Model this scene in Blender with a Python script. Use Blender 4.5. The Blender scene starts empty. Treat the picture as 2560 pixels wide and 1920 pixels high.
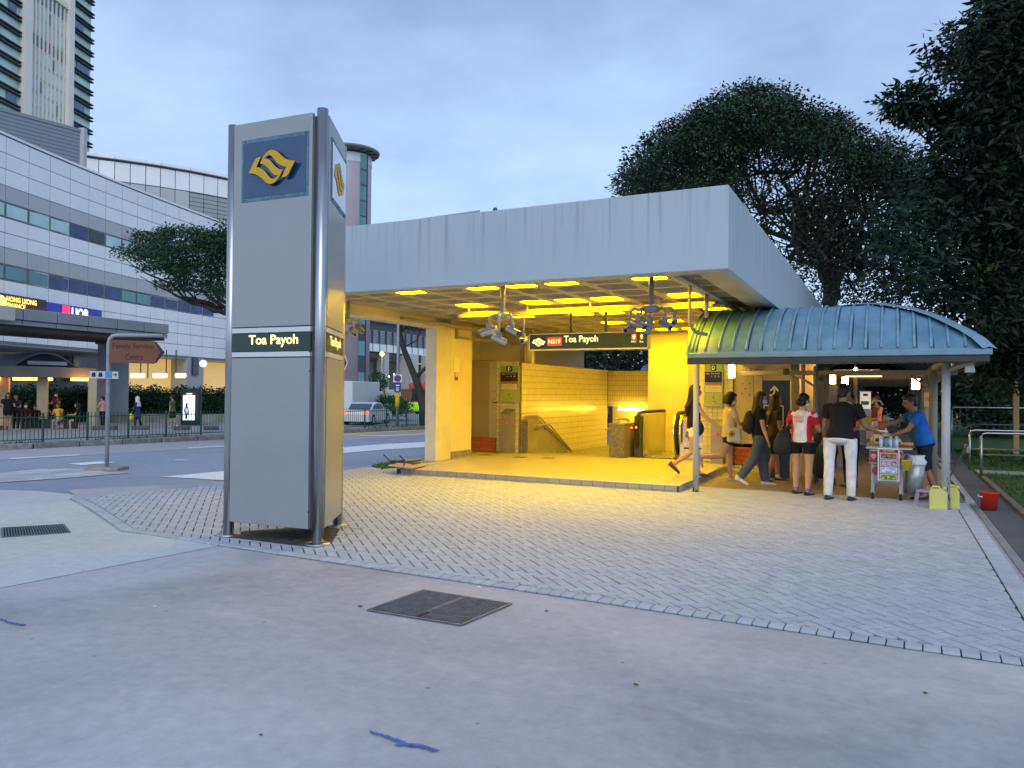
import bpy, bmesh, math, random
import numpy as np
from mathutils import Matrix, Vector
random.seed(11); rng = np.random.default_rng(11)
SC = bpy.context.scene; COL = SC.collection
R_ = math.radians
# ------------------------------------------------------------------ camera
# world frame: origin at the outer corner of the station step, X along the front of the station, Y going back, Z up
CAM = Vector((3.0419, -12.1731, 1.6)); FPX = 1910.0
CM = Matrix(((0.896044, 0.003254, -0.443954), (0.443875, 0.013634, 0.895985), (0.008969, -0.999902, 0.010773)))
cam = bpy.data.cameras.new('camera'); camo = bpy.data.objects.new('camera', cam); COL.objects.link(camo)
cam.sensor_width = 36; cam.lens = FPX / 2560 * 36; cam.clip_end = 3000; cam.clip_start = .05
m4 = Matrix.Identity(4)
for r in range(3):
    m4[r][0] = CM[r][0]; m4[r][1] = -CM[r][1]; m4[r][2] = -CM[r][2]; m4[r][3] = CAM[r]
camo.matrix_world = m4; SC.camera = camo
# ------------------------------------------------------------------ world (dusk, thin high cloud)
wd = bpy.data.worlds.new('World'); SC.world = wd; wd.use_nodes = True
nt = wd.node_tree; nt.nodes.clear()
def N(t, **k):
    n = nt.nodes.new(t)
    for a, b in k.items():
        if hasattr(n, a): setattr(n, a, b)
        else: n.inputs[a].default_value = b
    return n
out = N('ShaderNodeOutputWorld'); bg = N('ShaderNodeBackground'); bg.inputs[1].default_value = .10
sky = N('ShaderNodeTexSky', sky_type='NISHITA', sun_disc=False, sun_elevation=R_(24), sun_rotation=R_(200), air_density=1.3, dust_density=.6, ozone_density=2.0)
tc = N('ShaderNodeTexCoord'); mp = N('ShaderNodeMapping'); mp.inputs['Scale'].default_value = (1, 1, 2.4)
ns = N('ShaderNodeTexNoise'); ns.inputs['Scale'].default_value = 2.3; ns.inputs['Detail'].default_value = 6; ns.inputs['Roughness'].default_value = .55
cr = N('ShaderNodeValToRGB'); cr.color_ramp.elements[0].position = .36; cr.color_ramp.elements[1].position = .66
cr.color_ramp.elements[0].color = (4.45, 6.2, 9.25, 1); cr.color_ramp.elements[1].color = (2.75, 4.0, 6.2, 1)
sp = N('ShaderNodeSeparateXYZ'); rp = N('ShaderNodeValToRGB')
rp.color_ramp.elements[0].position = .0; rp.color_ramp.elements[1].position = .46
rp.color_ramp.elements[0].color = (1.36, 1.34, 1.26, 1); rp.color_ramp.elements[1].color = (.76, .76, .80, 1)
mu = N('ShaderNodeMixRGB', blend_type='MULTIPLY'); mu.inputs[0].default_value = 1
mx = N('ShaderNodeMixRGB'); mx.inputs[0].default_value = .86
L = nt.links.new
L(tc.outputs['Generated'], mp.inputs[0]); L(mp.outputs[0], ns.inputs['Vector']); L(ns.outputs[0], cr.inputs[0])
L(tc.outputs['Generated'], sp.inputs[0]); L(sp.outputs[2], rp.inputs[0])
L(cr.outputs[0], mu.inputs[1]); L(rp.outputs[0], mu.inputs[2])
L(sky.outputs[0], mx.inputs[1]); L(mu.outputs[0], mx.inputs[2]); L(mx.outputs[0], bg.inputs[0]); L(bg.outputs[0], out.inputs[0])
# soft sun behind thin cloud, low behind the photographer's left
sl = bpy.data.lights.new('sun', 'SUN'); sl.energy = .9; sl.angle = R_(50); sl.color = (1, .98, .96)
so = bpy.data.objects.new('sun', sl); COL.objects.link(so)
def aim(o, d): o.rotation_euler = Vector(d).to_track_quat('-Z', 'Y').to_euler()
aim(so, (-.42, .72, -.56))
SC.view_settings.view_transform = 'Standard'; SC.view_settings.look = 'None'; SC.view_settings.exposure = 0.5; SC.view_settings.gamma = 1
SC.render.engine = 'CYCLES'; cy = SC.cycles
cy.use_denoising = True; cy.max_bounces = 7; cy.diffuse_bounces = 4; cy.glossy_bounces = 3; cy.transmission_bounces = 4; cy.sample_clamp_indirect = 6
try: cy.use_light_tree = True
except Exception: pass
# ------------------------------------------------------------------ picture <-> place
def ray(px, py): return CM @ Vector((px - 1280, py - 960, FPX))
def G(px, py, z=0.):
    d = ray(px, py); return CAM + d * ((z - CAM.z) / d.z)
def at(px, py, depth):                       # depth measured horizontally along the view direction
    d = ray(px, py); f = Vector((CM[0][2], CM[1][2], 0)).normalized(); return CAM + d * (depth / (d.x * f.x + d.y * f.y))
def onY(px, py, Y): d = ray(px, py); return CAM + d * ((Y - CAM.y) / d.y)
def onX(px, py, X): d = ray(px, py); return CAM + d * ((X - CAM.x) / d.x)
RD = Vector((.18381, .98296, 0)); RN = Vector((-.98296, .18381, 0))      # along the road, across the road (away from the plaza)
def SL(X, Y): d = Vector((X - CAM.x, Y - CAM.y, 0)); return d.dot(RN), d.dot(RD)
def XY(s, l): p = CAM + RN * s + RD * l; return p.x, p.y
def smooth(t): t = max(0, min(1, t)); return t * t * (3 - 2 * t)
def zs(s): return -.45 * smooth((s - 10) / 10) - .05 * smooth((s - 28) / 4) - .9 * smooth((s - 46) / 16)
def zg(X, Y): return zs(SL(X, Y)[0])
def GR(px, py, dz=0.):                       # point of the sloping ground under a pixel
    z = 0
    for _ in range(14):
        p = G(px, py, z + dz); z = .5 * z + .5 * zg(p.x, p.y)
    p.z = zg(p.x, p.y) + dz; return p
# ------------------------------------------------------------------ materials
MATS = {}
def mat(name, col, rough=.6, metal=0, var=.12, scale=4., bump=0., bscale=None, emit=0, ecol=None, alpha=1, spec=.5, col2=None, objvar=0, coat=0, trans=0, detail=5, dist=.01, stretch=None):
    if name in MATS: return MATS[name]
    m = bpy.data.materials.new(name); m.use_nodes = True; t = m.node_tree; b = t.nodes['Principled BSDF']
    b.inputs['Roughness'].default_value = rough; b.inputs['Metallic'].default_value = metal
    b.inputs['Specular IOR Level'].default_value = spec; b.inputs['Coat Weight'].default_value = coat
    b.inputs['Transmission Weight'].default_value = trans
    c1 = [max(0, c * (1 - var)) for c in col]; c2 = [min(1, c * (1 + var)) for c in col] if col2 is None else col2
    tx = t.nodes.new('ShaderNodeTexCoord'); mpn = t.nodes.new('ShaderNodeMapping'); t.links.new(tx.outputs['Object'], mpn.inputs[0])
    if stretch: mpn.inputs['Scale'].default_value = stretch
    base = None
    if var > 0 or col2 is not None:
        n = t.nodes.new('ShaderNodeTexNoise'); n.inputs['Scale'].default_value = scale; n.inputs['Detail'].default_value = detail; n.inputs['Roughness'].default_value = .6
        r = t.nodes.new('ShaderNodeValToRGB'); r.color_ramp.elements[0].position = .35; r.color_ramp.elements[1].position = .65
        r.color_ramp.elements[0].color = (*c1, 1); r.color_ramp.elements[1].color = (*c2, 1)
        t.links.new(mpn.outputs[0], n.inputs['Vector']); t.links.new(n.outputs[0], r.inputs[0]); base = r.outputs[0]
        mr = t.nodes.new('ShaderNodeMapRange'); mr.inputs[3].default_value = max(.02, rough - .08); mr.inputs[4].default_value = min(1, rough + .1)
        t.links.new(n.outputs[0], mr.inputs[0]); t.links.new(mr.outputs[0], b.inputs['Roughness'])
    else: b.inputs['Base Color'].default_value = (*col, 1)
    if objvar and base:
        oi = t.nodes.new('ShaderNodeObjectInfo'); mr = t.nodes.new('ShaderNodeMapRange'); mr.inputs[3].default_value = 1 - objvar; mr.inputs[4].default_value = 1 + objvar
        t.links.new(oi.outputs['Random'], mr.inputs[0]); h = t.nodes.new('ShaderNodeMixRGB'); h.blend_type = 'MULTIPLY'; h.inputs[0].default_value = 1
        t.links.new(base, h.inputs[1]); t.links.new(mr.outputs[0], h.inputs[2]); base = h.outputs[0]
    if base: t.links.new(base, b.inputs['Base Color'])
    if bump:
        n2 = t.nodes.new('ShaderNodeTexNoise'); n2.inputs['Scale'].default_value = bscale or scale * 8; n2.inputs['Detail'].default_value = 4
        bp = t.nodes.new('ShaderNodeBump'); bp.inputs['Strength'].default_value = bump; bp.inputs['Distance'].default_value = dist
        t.links.new(mpn.outputs[0], n2.inputs['Vector']); t.links.new(n2.outputs[0], bp.inputs['Height']); t.links.new(bp.outputs[0], b.inputs['Normal'])
    if emit:
        b.inputs['Emission Color'].default_value = (*(ecol or col), 1); b.inputs['Emission Strength'].default_value = emit
    MATS[name] = m; return m
def rgb(h): return tuple(((int(h[i:i + 2], 16) / 255 + .055) / 1.055) ** 2.4 if int(h[i:i + 2], 16) > 10 else int(h[i:i + 2], 16) / 255 / 12.92 for i in (0, 2, 4))
# ------------------------------------------------------------------ objects
def tag(o, label=None, cat=None, group=None, kind=None):
    if label: o['label'] = label
    if cat: o['category'] = cat
    if group: o['group'] = group
    if kind: o['kind'] = kind
    return o
def T(name, label, cat, loc=(0, 0, 0), rz=0, group=None):
    o = bpy.data.objects.new(name, None); COL.objects.link(o); o.empty_display_size = .1
    o.matrix_world = Matrix.Translation(loc) @ Matrix.Rotation(rz, 4, 'Z'); return tag(o, label, cat, group)
def mesh(name, v, f, mats, mi=None, sm=None):
    me = bpy.data.meshes.new(name); me.from_pydata([tuple(p) for p in v], [], f)
    for m in (mats if isinstance(mats, (list, tuple)) else [mats]): me.materials.append(m)
    if mi is not None and any(mi): me.polygons.foreach_set('material_index', mi)
    if sm is not None and any(sm): me.polygons.foreach_set('use_smooth', sm)
    me.update(); return me
def link(name, me, parent=None, M=None, world=True):
    o = bpy.data.objects.new(name, me); COL.objects.link(o)
    M = M or Matrix.Identity(4)
    if parent is not None:
        o.parent = parent
        o.matrix_basis = (wm(parent).inverted() @ M) if world else M
    else: o.matrix_basis = M
    return o
def wm(o):
    m = o.matrix_basis.copy()
    while o.parent is not None:
        o = o.parent; m = o.matrix_basis @ m
    return m
LOCAL = False
class MB:
    def __init__(s): s.v = []; s.f = []; s.mi = []; s.sm = []
    def add(s, v, f, m=0, sm=False):
        k = len(s.v); s.v += [Vector(p) for p in v]; s.f += [tuple(i + k for i in q) for q in f]; s.mi += [m] * len(f); s.sm += [sm] * len(f); return s
    def frame(s, o, ax, ay, az, hx, hy, hz, m=0, b=0):   # box by centre, axes, half sizes, chamfer b
        o = Vector(o)
        if b <= 0:
            v = [o + ax * (hx * i) + ay * (hy * j) + az * (hz * k) for i in (-1, 1) for j in (-1, 1) for k in (-1, 1)]
            return s.add(v, [(0, 1, 3, 2), (4, 6, 7, 5), (0, 4, 5, 1), (2, 3, 7, 6), (0, 2, 6, 4), (1, 5, 7, 3)], m)
        b = min(b, hx * .9, hy * .9, hz * .9); v = []
        for i in (-1, 1):
            for j in (-1, 1):
                for k in (-1, 1):
                    v += [o + ax * (i * hx) + ay * (j * (hy - b)) + az * (k * (hz - b)), o + ax * (i * (hx - b)) + ay * (j * hy) + az * (k * (hz - b)), o + ax * (i * (hx - b)) + ay * (j * (hy - b)) + az * (k * hz)]
        I = lambda i, j, k, a: ((i > 0) * 4 + (j > 0) * 2 + (k > 0)) * 3 + a
        f = []
        for q in (-1, 1):
            a = [I(q, -1, -1, 0), I(q, 1, -1, 0), I(q, 1, 1, 0), I(q, -1, 1, 0)]; f.append(a if q > 0 else a[::-1])
            a = [I(-1, q, -1, 1), I(-1, q, 1, 1), I(1, q, 1, 1), I(1, q, -1, 1)]; f.append(a if q > 0 else a[::-1])
            a = [I(-1, -1, q, 2), I(1, -1, q, 2), I(1, 1, q, 2), I(-1, 1, q, 2)]; f.append(a if q > 0 else a[::-1])
        for p in (-1, 1):
            for q in (-1, 1):
                a = [I(p, q, -1, 0), I(p, q, -1, 1), I(p, q, 1, 1), I(p, q, 1, 0)]; f.append(a if p * q > 0 else a[::-1])
                a = [I(p, -1, q, 2), I(p, -1, q, 0), I(p, 1, q, 0), I(p, 1, q, 2)]; f.append(a if p * q < 0 else a[::-1])
                a = [I(-1, p, q, 1), I(-1, p, q, 2), I(1, p, q, 2), I(1, p, q, 1)]; f.append(a if p * q < 0 else a[::-1])
        for i in (-1, 1):
            for j in (-1, 1):
                for k in (-1, 1):
                    a = [I(i, j, k, 0), I(i, j, k, 1), I(i, j, k, 2)]; f.append(a if i * j * k > 0 else a[::-1])
        return s.add(v, f, m)
    def box(s, x0, x1, y0, y1, z0, z1, m=0, b=0):
        return s.frame(((x0 + x1) / 2, (y0 + y1) / 2, (z0 + z1) / 2), Vector((1, 0, 0)), Vector((0, 1, 0)), Vector((0, 0, 1)), abs(x1 - x0) / 2, abs(y1 - y0) / 2, abs(z1 - z0) / 2, m, b)
    def beam(s, p, q, w, h, m=0, b=0, up=(0, 0, 1)):      # box from p to q
        p, q = Vector(p), Vector(q); d = (q - p); L_ = d.length; d = d / L_; up = Vector(up)
        x = d.cross(up)
        if x.length < 1e-4: x = d.cross(Vector((0, 1, 0)))
        x.normalize(); u = x.cross(d); return s.frame((p + q) / 2, d, x, u, L_ / 2, w / 2, h / 2, m, b)
    def tube(s, pts, r, n=8, m=0, cap=True, sm=True, rs=None, sx=1, sy=1, up=None):
        pts = [Vector(p) for p in pts]; rs = rs or [r] * len(pts); V = []; prev = None
        for i, p in enumerate(pts):
            a = pts[max(i - 1, 0)]; c = pts[min(i + 1, len(pts) - 1)]; d = (c - a).normalized()
            if prev is None:
                u = Vector(up) if up else Vector((0, 0, 1)); x = d.cross(u)
                if x.length < .05: x = d.cross(Vector((0, 1, 0)))
            else: x = prev - d * prev.dot(d)
            x.normalize(); prev = x; y = x.cross(d).normalized()
            V += [p + (x * math.cos(t) * sx + y * math.sin(t) * sy) * rs[i] for t in (2 * math.pi * k / n for k in range(n))]
        F = [(i * n + k, (i + 1) * n + k, (i + 1) * n + (k + 1) % n, i * n + (k + 1) % n) for i in range(len(pts) - 1) for k in range(n)]
        s.add(V, F, m, sm)
        if cap:
            k = len(s.v) - len(V); e = len(s.v) - n
            s.f += [tuple(k + i for i in range(n)), tuple(e + i for i in reversed(range(n)))]; s.mi += [m, m]; s.sm += [False, False]
        return s
    def cyl(s, p, q, r, r2=None, n=12, m=0, sm=True): return s.tube([p, q], r, n, m, True, sm, [r, r if r2 is None else r2])
    def lathe(s, prof, c=(0, 0, 0), n=16, m=0, sm=True, a0=0, a1=2 * math.pi):
        c = Vector(c); full = abs(a1 - a0 - 2 * math.pi) < 1e-6; k = n if full else n + 1
        V = [c + Vector((r * math.cos(a0 + (a1 - a0) * i / n), r * math.sin(a0 + (a1 - a0) * i / n), z)) for r, z in prof for i in range(k)]
        F = [(j * k + i, j * k + (i + 1) % k, (j + 1) * k + (i + 1) % k, (j + 1) * k + i) for j in range(len(prof) - 1) for i in range(n)]
        return s.add(V, F, m, sm)
    def ball(s, c, rx, ry=None, rz=None, n=12, k=8, m=0, M=None):
        c = Vector(c); ry = ry or rx; rz = rz or rx; V = []; F = []
        for j in range(1, k):
            t = math.pi * j / k
            for i in range(n):
                a = 2 * math.pi * i / n; p = Vector((rx * math.sin(t) * math.cos(a), ry * math.sin(t) * math.sin(a), rz * math.cos(t))); V.append(c + (M @ p if M else p))
        p = Vector((0, 0, rz)); V += [c + (M @ p if M else p), c - (M @ p if M else p)]
        for j in range(k - 2):
            for i in range(n): F.append((j * n + i, (j + 1) * n + i, (j + 1) * n + (i + 1) % n, j * n + (i + 1) % n))
        t_, b_ = len(V) - 2, len(V) - 1
        for i in range(n): F += [(t_, i, (i + 1) % n), (b_, (k - 2) * n + (i + 1) % n, (k - 2) * n + i)]
        return s.add(V, F, m, True)
    def prism(s, poly, o, ux, uy, t, m=0, sm=False):     # polygon in plane (ux,uy) at o, extruded by vector t
        o, ux, uy, t = Vector(o), Vector(ux), Vector(uy), Vector(t); n = len(poly)
        a = [o + ux * x + uy * y for x, y in poly]; k = len(s.v)
        s.v += a + [p + t for p in a]
        fs = [tuple(range(n)), tuple(range(2 * n - 1, n - 1, -1))] + [(i, n + i, n + (i + 1) % n, (i + 1) % n) for i in range(n)]
        s.f += [tuple(i + k for i in q) for q in fs]; s.mi += [m] * len(fs); s.sm += [False] * 2 + [sm] * n; return s
    def build(s, name, mats, parent=None, label=None, kind=None, cat=None, group=None, fix=True):
        M = wm(parent) if parent is not None and not LOCAL else Matrix.Identity(4)
        Mi = M.inverted(); v = [Mi @ p for p in s.v] if parent is not None else s.v
        me = mesh(name, v, s.f, mats, s.mi, s.sm)
        if fix:
            bm = bmesh.new(); bm.from_mesh(me); bmesh.ops.recalc_face_normals(bm, faces=bm.faces); bm.to_mesh(me); bm.free()
        o = bpy.data.objects.new(name, me); COL.objects.link(o); o.parent = parent
        return tag(o, label, cat, group, kind)
X_, Y_, Z_ = Vector((1, 0, 0)), Vector((0, 1, 0)), Vector((0, 0, 1))
def solo(name, mb, mats, label, cat, group=None): return mb.build(name, mats, None, label, None, cat, group)
def copy_tree(o, parent=None, M=None):
    c = o.copy(); COL.objects.link(c)
    if parent is not None: c.parent = parent
    if M is not None: c.matrix_basis = M
    for ch in list(o.children): copy_tree(ch, c)
    return c
def text(name, s, m, parent, o, ux, uy, size=None, width=None, height=None, depth=.004, align='LEFT', bold=0, sx=1):
    """flat lettering in the plane (ux, uy) with its lower left corner at o"""
    cu = bpy.data.curves.new(name, 'FONT'); cu.body = s; cu.size = 1; cu.extrude = 0; cu.offset = bold; cu.resolution_u = 3
    ob = bpy.data.objects.new(name, cu); COL.objects.link(ob)
    dg = bpy.context.evaluated_depsgraph_get(); me = bpy.data.meshes.new_from_object(ob.evaluated_get(dg))
    bpy.data.objects.remove(ob); bpy.data.curves.remove(cu)
    co = np.zeros(len(me.vertices) * 3); me.vertices.foreach_get('co', co); co = co.reshape(-1, 3)
    mn, mxx = co.min(0), co.max(0); w, h = mxx[0] - mn[0], mxx[1] - mn[1]
    ky = (height / h) if height else size; kx = (width / w) if width else ky * sx
    if height is None and size is None: ky = kx / sx
    ux, uy = Vector(ux).normalized(), Vector(uy).normalized(); nrm = ux.cross(uy); o = Vector(o)
    off = {'LEFT': 0, 'CENTER': -w * kx / 2, 'RIGHT': -w * kx}[align]
    Mi = wm(parent).inverted() if parent is not None else Matrix.Identity(4)
    P = [Mi @ (o + ux * ((p[0] - mn[0]) * kx + off) + uy * ((p[1] - mn[1]) * ky) + nrm * depth) for p in co]
    me.vertices.foreach_set('co', [c for p in P for c in p]); me.materials.clear(); me.materials.append(m); me.update()
    t = bpy.data.objects.new(name, me); COL.objects.link(t); t.parent = parent; return t
# ------------------------------------------------------------------ shared materials
def ground_mat(name, c1, c2, c3, rough=.8, spec=.3, big=.35, fine=9, speck=1, bump=.25):
    m = bpy.data.materials.new(name); m.use_nodes = True; t = m.node_tree; b = t.nodes['Principled BSDF']; lk = t.links.new
    b.inputs['Specular IOR Level'].default_value = spec
    tx = t.nodes.new('ShaderNodeTexCoord')
    def nz(sc, de=6, ro=.6, di=0):
        n = t.nodes.new('ShaderNodeTexNoise'); n.inputs['Scale'].default_value = sc; n.inputs['Detail'].default_value = de; n.inputs['Roughness'].default_value = ro; n.inputs['Distortion'].default_value = di
        lk(tx.outputs['Object'], n.inputs['Vector']); return n
    def ramp(src, p0, p1, a, bb):
        r = t.nodes.new('ShaderNodeValToRGB'); r.color_ramp.elements[0].position = p0; r.color_ramp.elements[1].position = p1; r.color_ramp.elements[0].color = (*a, 1); r.color_ramp.elements[1].color = (*bb, 1); lk(src, r.inputs[0]); return r.outputs[0]
    def mix(bt, f, a, bb):
        x = t.nodes.new('ShaderNodeMixRGB'); x.blend_type = bt
        if isinstance(f, float): x.inputs[0].default_value = f
        else: lk(f, x.inputs[0])
        lk(a, x.inputs[1]); lk(bb, x.inputs[2]); return x.outputs[0]
    A = ramp(nz(big, 5, .55, .6).outputs[0], .38, .62, c1, c2)
    B = ramp(nz(big * 4.2, 6, .65, 1).outputs[0], .4, .72, (0, 0, 0), (1, 1, 1))
    c3n = t.nodes.new('ShaderNodeRGB'); c3n.outputs[0].default_value = (*c3, 1)
    x = t.nodes.new('ShaderNodeMath'); x.operation = 'MULTIPLY'; x.inputs[1].default_value = .5; lk(B, x.inputs[0])
    C = mix('MIX', x.outputs[0], A, c3n.outputs[0])
    D = mix('MULTIPLY', .9, C, ramp(nz(fine, 8, .7).outputs[0], .3, .7, (.84, .84, .84), (1.12, 1.12, 1.12)))
    if speck:
        vo = t.nodes.new('ShaderNodeTexVoronoi'); vo.inputs['Scale'].default_value = 3.1; lk(tx.outputs['Object'], vo.inputs['Vector'])
        s1 = ramp(vo.outputs['Distance'], .02, .05, (.35, .34, .33), (1, 1, 1)); D = mix('MULTIPLY', .8, D, s1)
        vo2 = t.nodes.new('ShaderNodeTexVoronoi'); vo2.inputs['Scale'].default_value = 2.3; vo2.feature = 'F1'; lk(nz(1.1).outputs['Color'], vo2.inputs['Vector'])
    lk(D, b.inputs['Base Color'])
    rr = t.nodes.new('ShaderNodeMapRange'); rr.inputs[3].default_value = rough - .12; rr.inputs[4].default_value = rough + .1; lk(nz(big * 3).outputs[0], rr.inputs[0]); lk(rr.outputs[0], b.inputs['Roughness'])
    if bump:
        bp = t.nodes.new('ShaderNodeBump'); bp.inputs['Strength'].default_value = bump; bp.inputs['Distance'].default_value = .006; lk(nz(60, 5, .8).outputs[0], bp.inputs['Height']); lk(bp.outputs[0], b.inputs['Normal'])
    return m
m_conc = ground_mat('plaza_concrete', (.31, .308, .33), (.48, .46, .48), (.50, .475, .48))
m_conc2 = ground_mat('pale_slab_concrete', (.44, .47, .48), (.52, .55, .56), (.55, .54, .53))
m_asph = ground_mat('asphalt', (.25, .29, .36), (.32, .36, .43), (.33, .35, .38), rough=.75, big=.12, fine=5, speck=0)
m_asph2 = ground_mat('asphalt_pale', (.34, .34, .37), (.40, .40, .43), (.43, .43, .45), rough=.8, big=.12, speck=0)
m_earth = ground_mat('earth', (.06, .065, .05), (.09, .09, .06), (.10, .09, .07), big=.2, speck=0)
m_pave = ground_mat('far_paving', (.24, .24, .25), (.32, .32, .32), (.3, .3, .3), big=.3, speck=0)
m_dirt = ground_mat('kerb_verge', (.13, .13, .12), (.26, .25, .24), (.36, .35, .33), big=1.2, speck=0)
m_brick = mat('paver_brick', (.39, .42, .475), rough=.75, var=.08, scale=7, bump=.35, bscale=90, objvar=.09, spec=.35, dist=.004)
m_pit = None
m_joint = mat('paver_joint', (.022, .022, .025), rough=.95, var=.3, scale=20)
m_mark = mat('road_paint', (.80, .80, .80), rough=.7, var=.14, scale=9)
m_ymark = mat('road_paint_yellow', (.78, .62, .22), rough=.7, var=.12, scale=9)
m_blue = mat('blue_chalk', (.06, .16, .40), rough=.9, var=.35, scale=14)
m_white = mat('white_paint', (.74, .75, .76), rough=.6, var=.05, scale=2, bump=.05, bscale=40)
m_steel = mat('brushed_steel', (.46, .47, .48), rough=.3, metal=1, var=.06, scale=3, stretch=(40, 40, .6))
m_gal = mat('galvanised_steel', (.42, .43, .45), rough=.5, metal=.7, var=.15, scale=9)
m_panel = mat('silver_panel', (.32, .34, .35), rough=.34, metal=.4, var=.03, scale=1.5)
m_black = mat('black_rubber', (.012, .012, .013), rough=.6, var=.2)
m_dark = mat('dark_metal', (.05, .052, .055), rough=.5, var=.2)
m_grass = mat('grass_blade', (.045, .10, .018), rough=.8, var=.5, scale=1.3, spec=.2)
m_lawn = ground_mat('lawn', (.03, .065, .015), (.05, .10, .02), (.07, .12, .03), big=.4, fine=30, speck=0, bump=.8)
# ------------------------------------------------------------------ ground
def strip(name, s0, s1, l0, l1, nl, nsn, dz, m, kind='structure', parent=None, label=None):
    V = []; F = []
    for i in range(nl + 1):
        l = l0 + (l1 - l0) * i / nl; a = s0(l) if callable(s0) else s0; b = s1(l) if callable(s1) else s1
        for j in range(nsn + 1):
            s = a + (b - a) * j / nsn; x, y = XY(s, l); V.append((x, y, zs(s) + dz))
    for i in range(nl):
        for j in range(nsn):
            k = i * (nsn + 1) + j; F.append((k, k + nsn + 1, k + nsn + 2, k + 1))
    me = mesh(name, V, F, m, sm=[True] * len(F)); o = link(name, me, parent, world=False); tag(o, label, None, None, kind); return o
_gs = [-900, -400, -200, -100, -50, -20, 0, 5] + list(range(8, 82)) + [100, 200, 400, 900]; _gl = [-400, -200, -100] + list(range(-50, 200, 25)) + [300, 600, 1500]; V = []; F = []
for l in _gl:
    for s_ in _gs: x, y = XY(s_, l); V.append((x, y, zs(s_) - .14))
n_ = len(_gs)
for i in range(len(_gl) - 1):
    for j in range(n_ - 1): k = i * n_ + j; F.append((k, k + n_, k + n_ + 1, k + 1))
tag(link('ground', mesh('ground', V, F, m_earth)), 'dark earth sheet running to the horizon', None, None, 'structure')
_e = [SL(*GR(px, py)[:2]) for px, py in ((0, 1224), (100, 1228), (190, 1238), (563, 1205), (870, 1175), (926, 1164), (1083, 1141))]
_e.sort(key=lambda q: q[1]); _el = [q[1] for q in _e]; _es = [q[0] for q in _e]
def s_edge(l): return float(np.interp(l, [-60] + _el + [120], [_es[0]] + _es + [_es[-1]]))
plaza = strip('plaza_pavement', -40, s_edge, -14, 60, 148, 40, 0, m_conc, label='worn grey concrete plaza')
road = strip('road', lambda l: s_edge(l) - 2.5, 28.55, -60, 140, 200, 40, -.012, m_asph, label='grey asphalt road past the station')
strip('bus_lane', 24.6, 28.5, -60, 140, 100, 6, -.006, m_asph2, label='paler concrete lane along the far kerb')
farp = strip('far_pavement', 28.8, 80, -60, 160, 110, 50, .11, m_pave, label='pavement and yard across the road')
strip('verge', 28.82, 30.6, -60, 140, 100, 3, .125, m_dirt, label='rough verge under the roadside railing')
kb = MB()
for i in range(80):
    l = -40 + i * 1.5
    a, b = XY(28.66, l), XY(28.66, l + 1.46); z = zs(28.66)
    kb = MB(); kb.beam((a[0], a[1], z + .04), (b[0], b[1], z + .04), .28, .3, b=.03)
    if i == 0: kroot = T('far_kerb', 'long worn concrete kerb below the green railing', 'kerb')
    kb.build('kerb_stone', mat('kerb_concrete', (.2, .19, .18), var=.3, scale=6, objvar=.2, bump=.4, bscale=30), kroot)
def patch(name, pxs, m, parent, dz=.004, seg=1, label=None):
    pts = [GR(*p) for p in pxs]; P = []
    for i, p in enumerate(pts):
        q = pts[(i + 1) % len(pts)]
        for k in range(seg): t = k / seg; w = p.lerp(q, t); w.z = zg(w.x, w.y) + dz; P.append(w)
    me = mesh(name, P, [tuple(range(len(P)))], m); bm = bmesh.new(); bm.from_mesh(me); bmesh.ops.triangulate(bm, faces=bm.faces); bm.to_mesh(me); bm.free()
    o = link(name, me, parent, world=False); tag(o, label); return o
for pxs in ([(23, 1147.6), (23, 1145.4), (199, 1136), (199, 1138)], [(471, 1120.4), (471, 1118.4), (562, 1114.4), (562, 1116.2)], [(168, 1159), (203, 1162.7), (289, 1156.7), (249, 1153.3)],
            [(406, 1191), (560, 1177), (640, 1170), (700, 1176), (640, 1203), (548, 1200)], [(740, 1127), (860, 1117.8), (960, 1110), (1083, 1104), (1110, 1103), (1110, 1114), (1083, 1116.5), (960, 1124), (860, 1132.4), (740, 1142)],
            [(1056, 1127.7), (1095, 1123.5), (1095, 1130)], [(434, 1150), (440, 1148.6), (474, 1150), (466, 1151.5)]):
    patch('marking', pxs, m_mark, road, .0, 3)
for pxs in ([(840, 1086.5), (840, 1084), (1083, 1073), (1083, 1074.6)], [(850, 1087), (958, 1091), (1083, 1084.5), (1083, 1082.6), (958, 1088.4), (860, 1085.5)]):
    patch('yellow_marking', pxs, m_ymark, road, .0, 4, 'yellow painted kerbside line')
wp = [(-60, 1186), (0, 1183), (60, 1176), (95, 1173), (150, 1172), (200, 1171), (235, 1175), (272, 1180), (330, 1182), (270, 1186), (190, 1193), (130, 1197), (60, 1202), (0, 1206), (-60, 1210)]
patch('worn_patch', wp, ground_mat('worn_pale_concrete', (.40, .40, .42), (.62, .62, .64), (.3, .3, .3), big=1.3, speck=0), road, .002, 2, 'pale worn concrete patch beside the sign pole')
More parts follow.
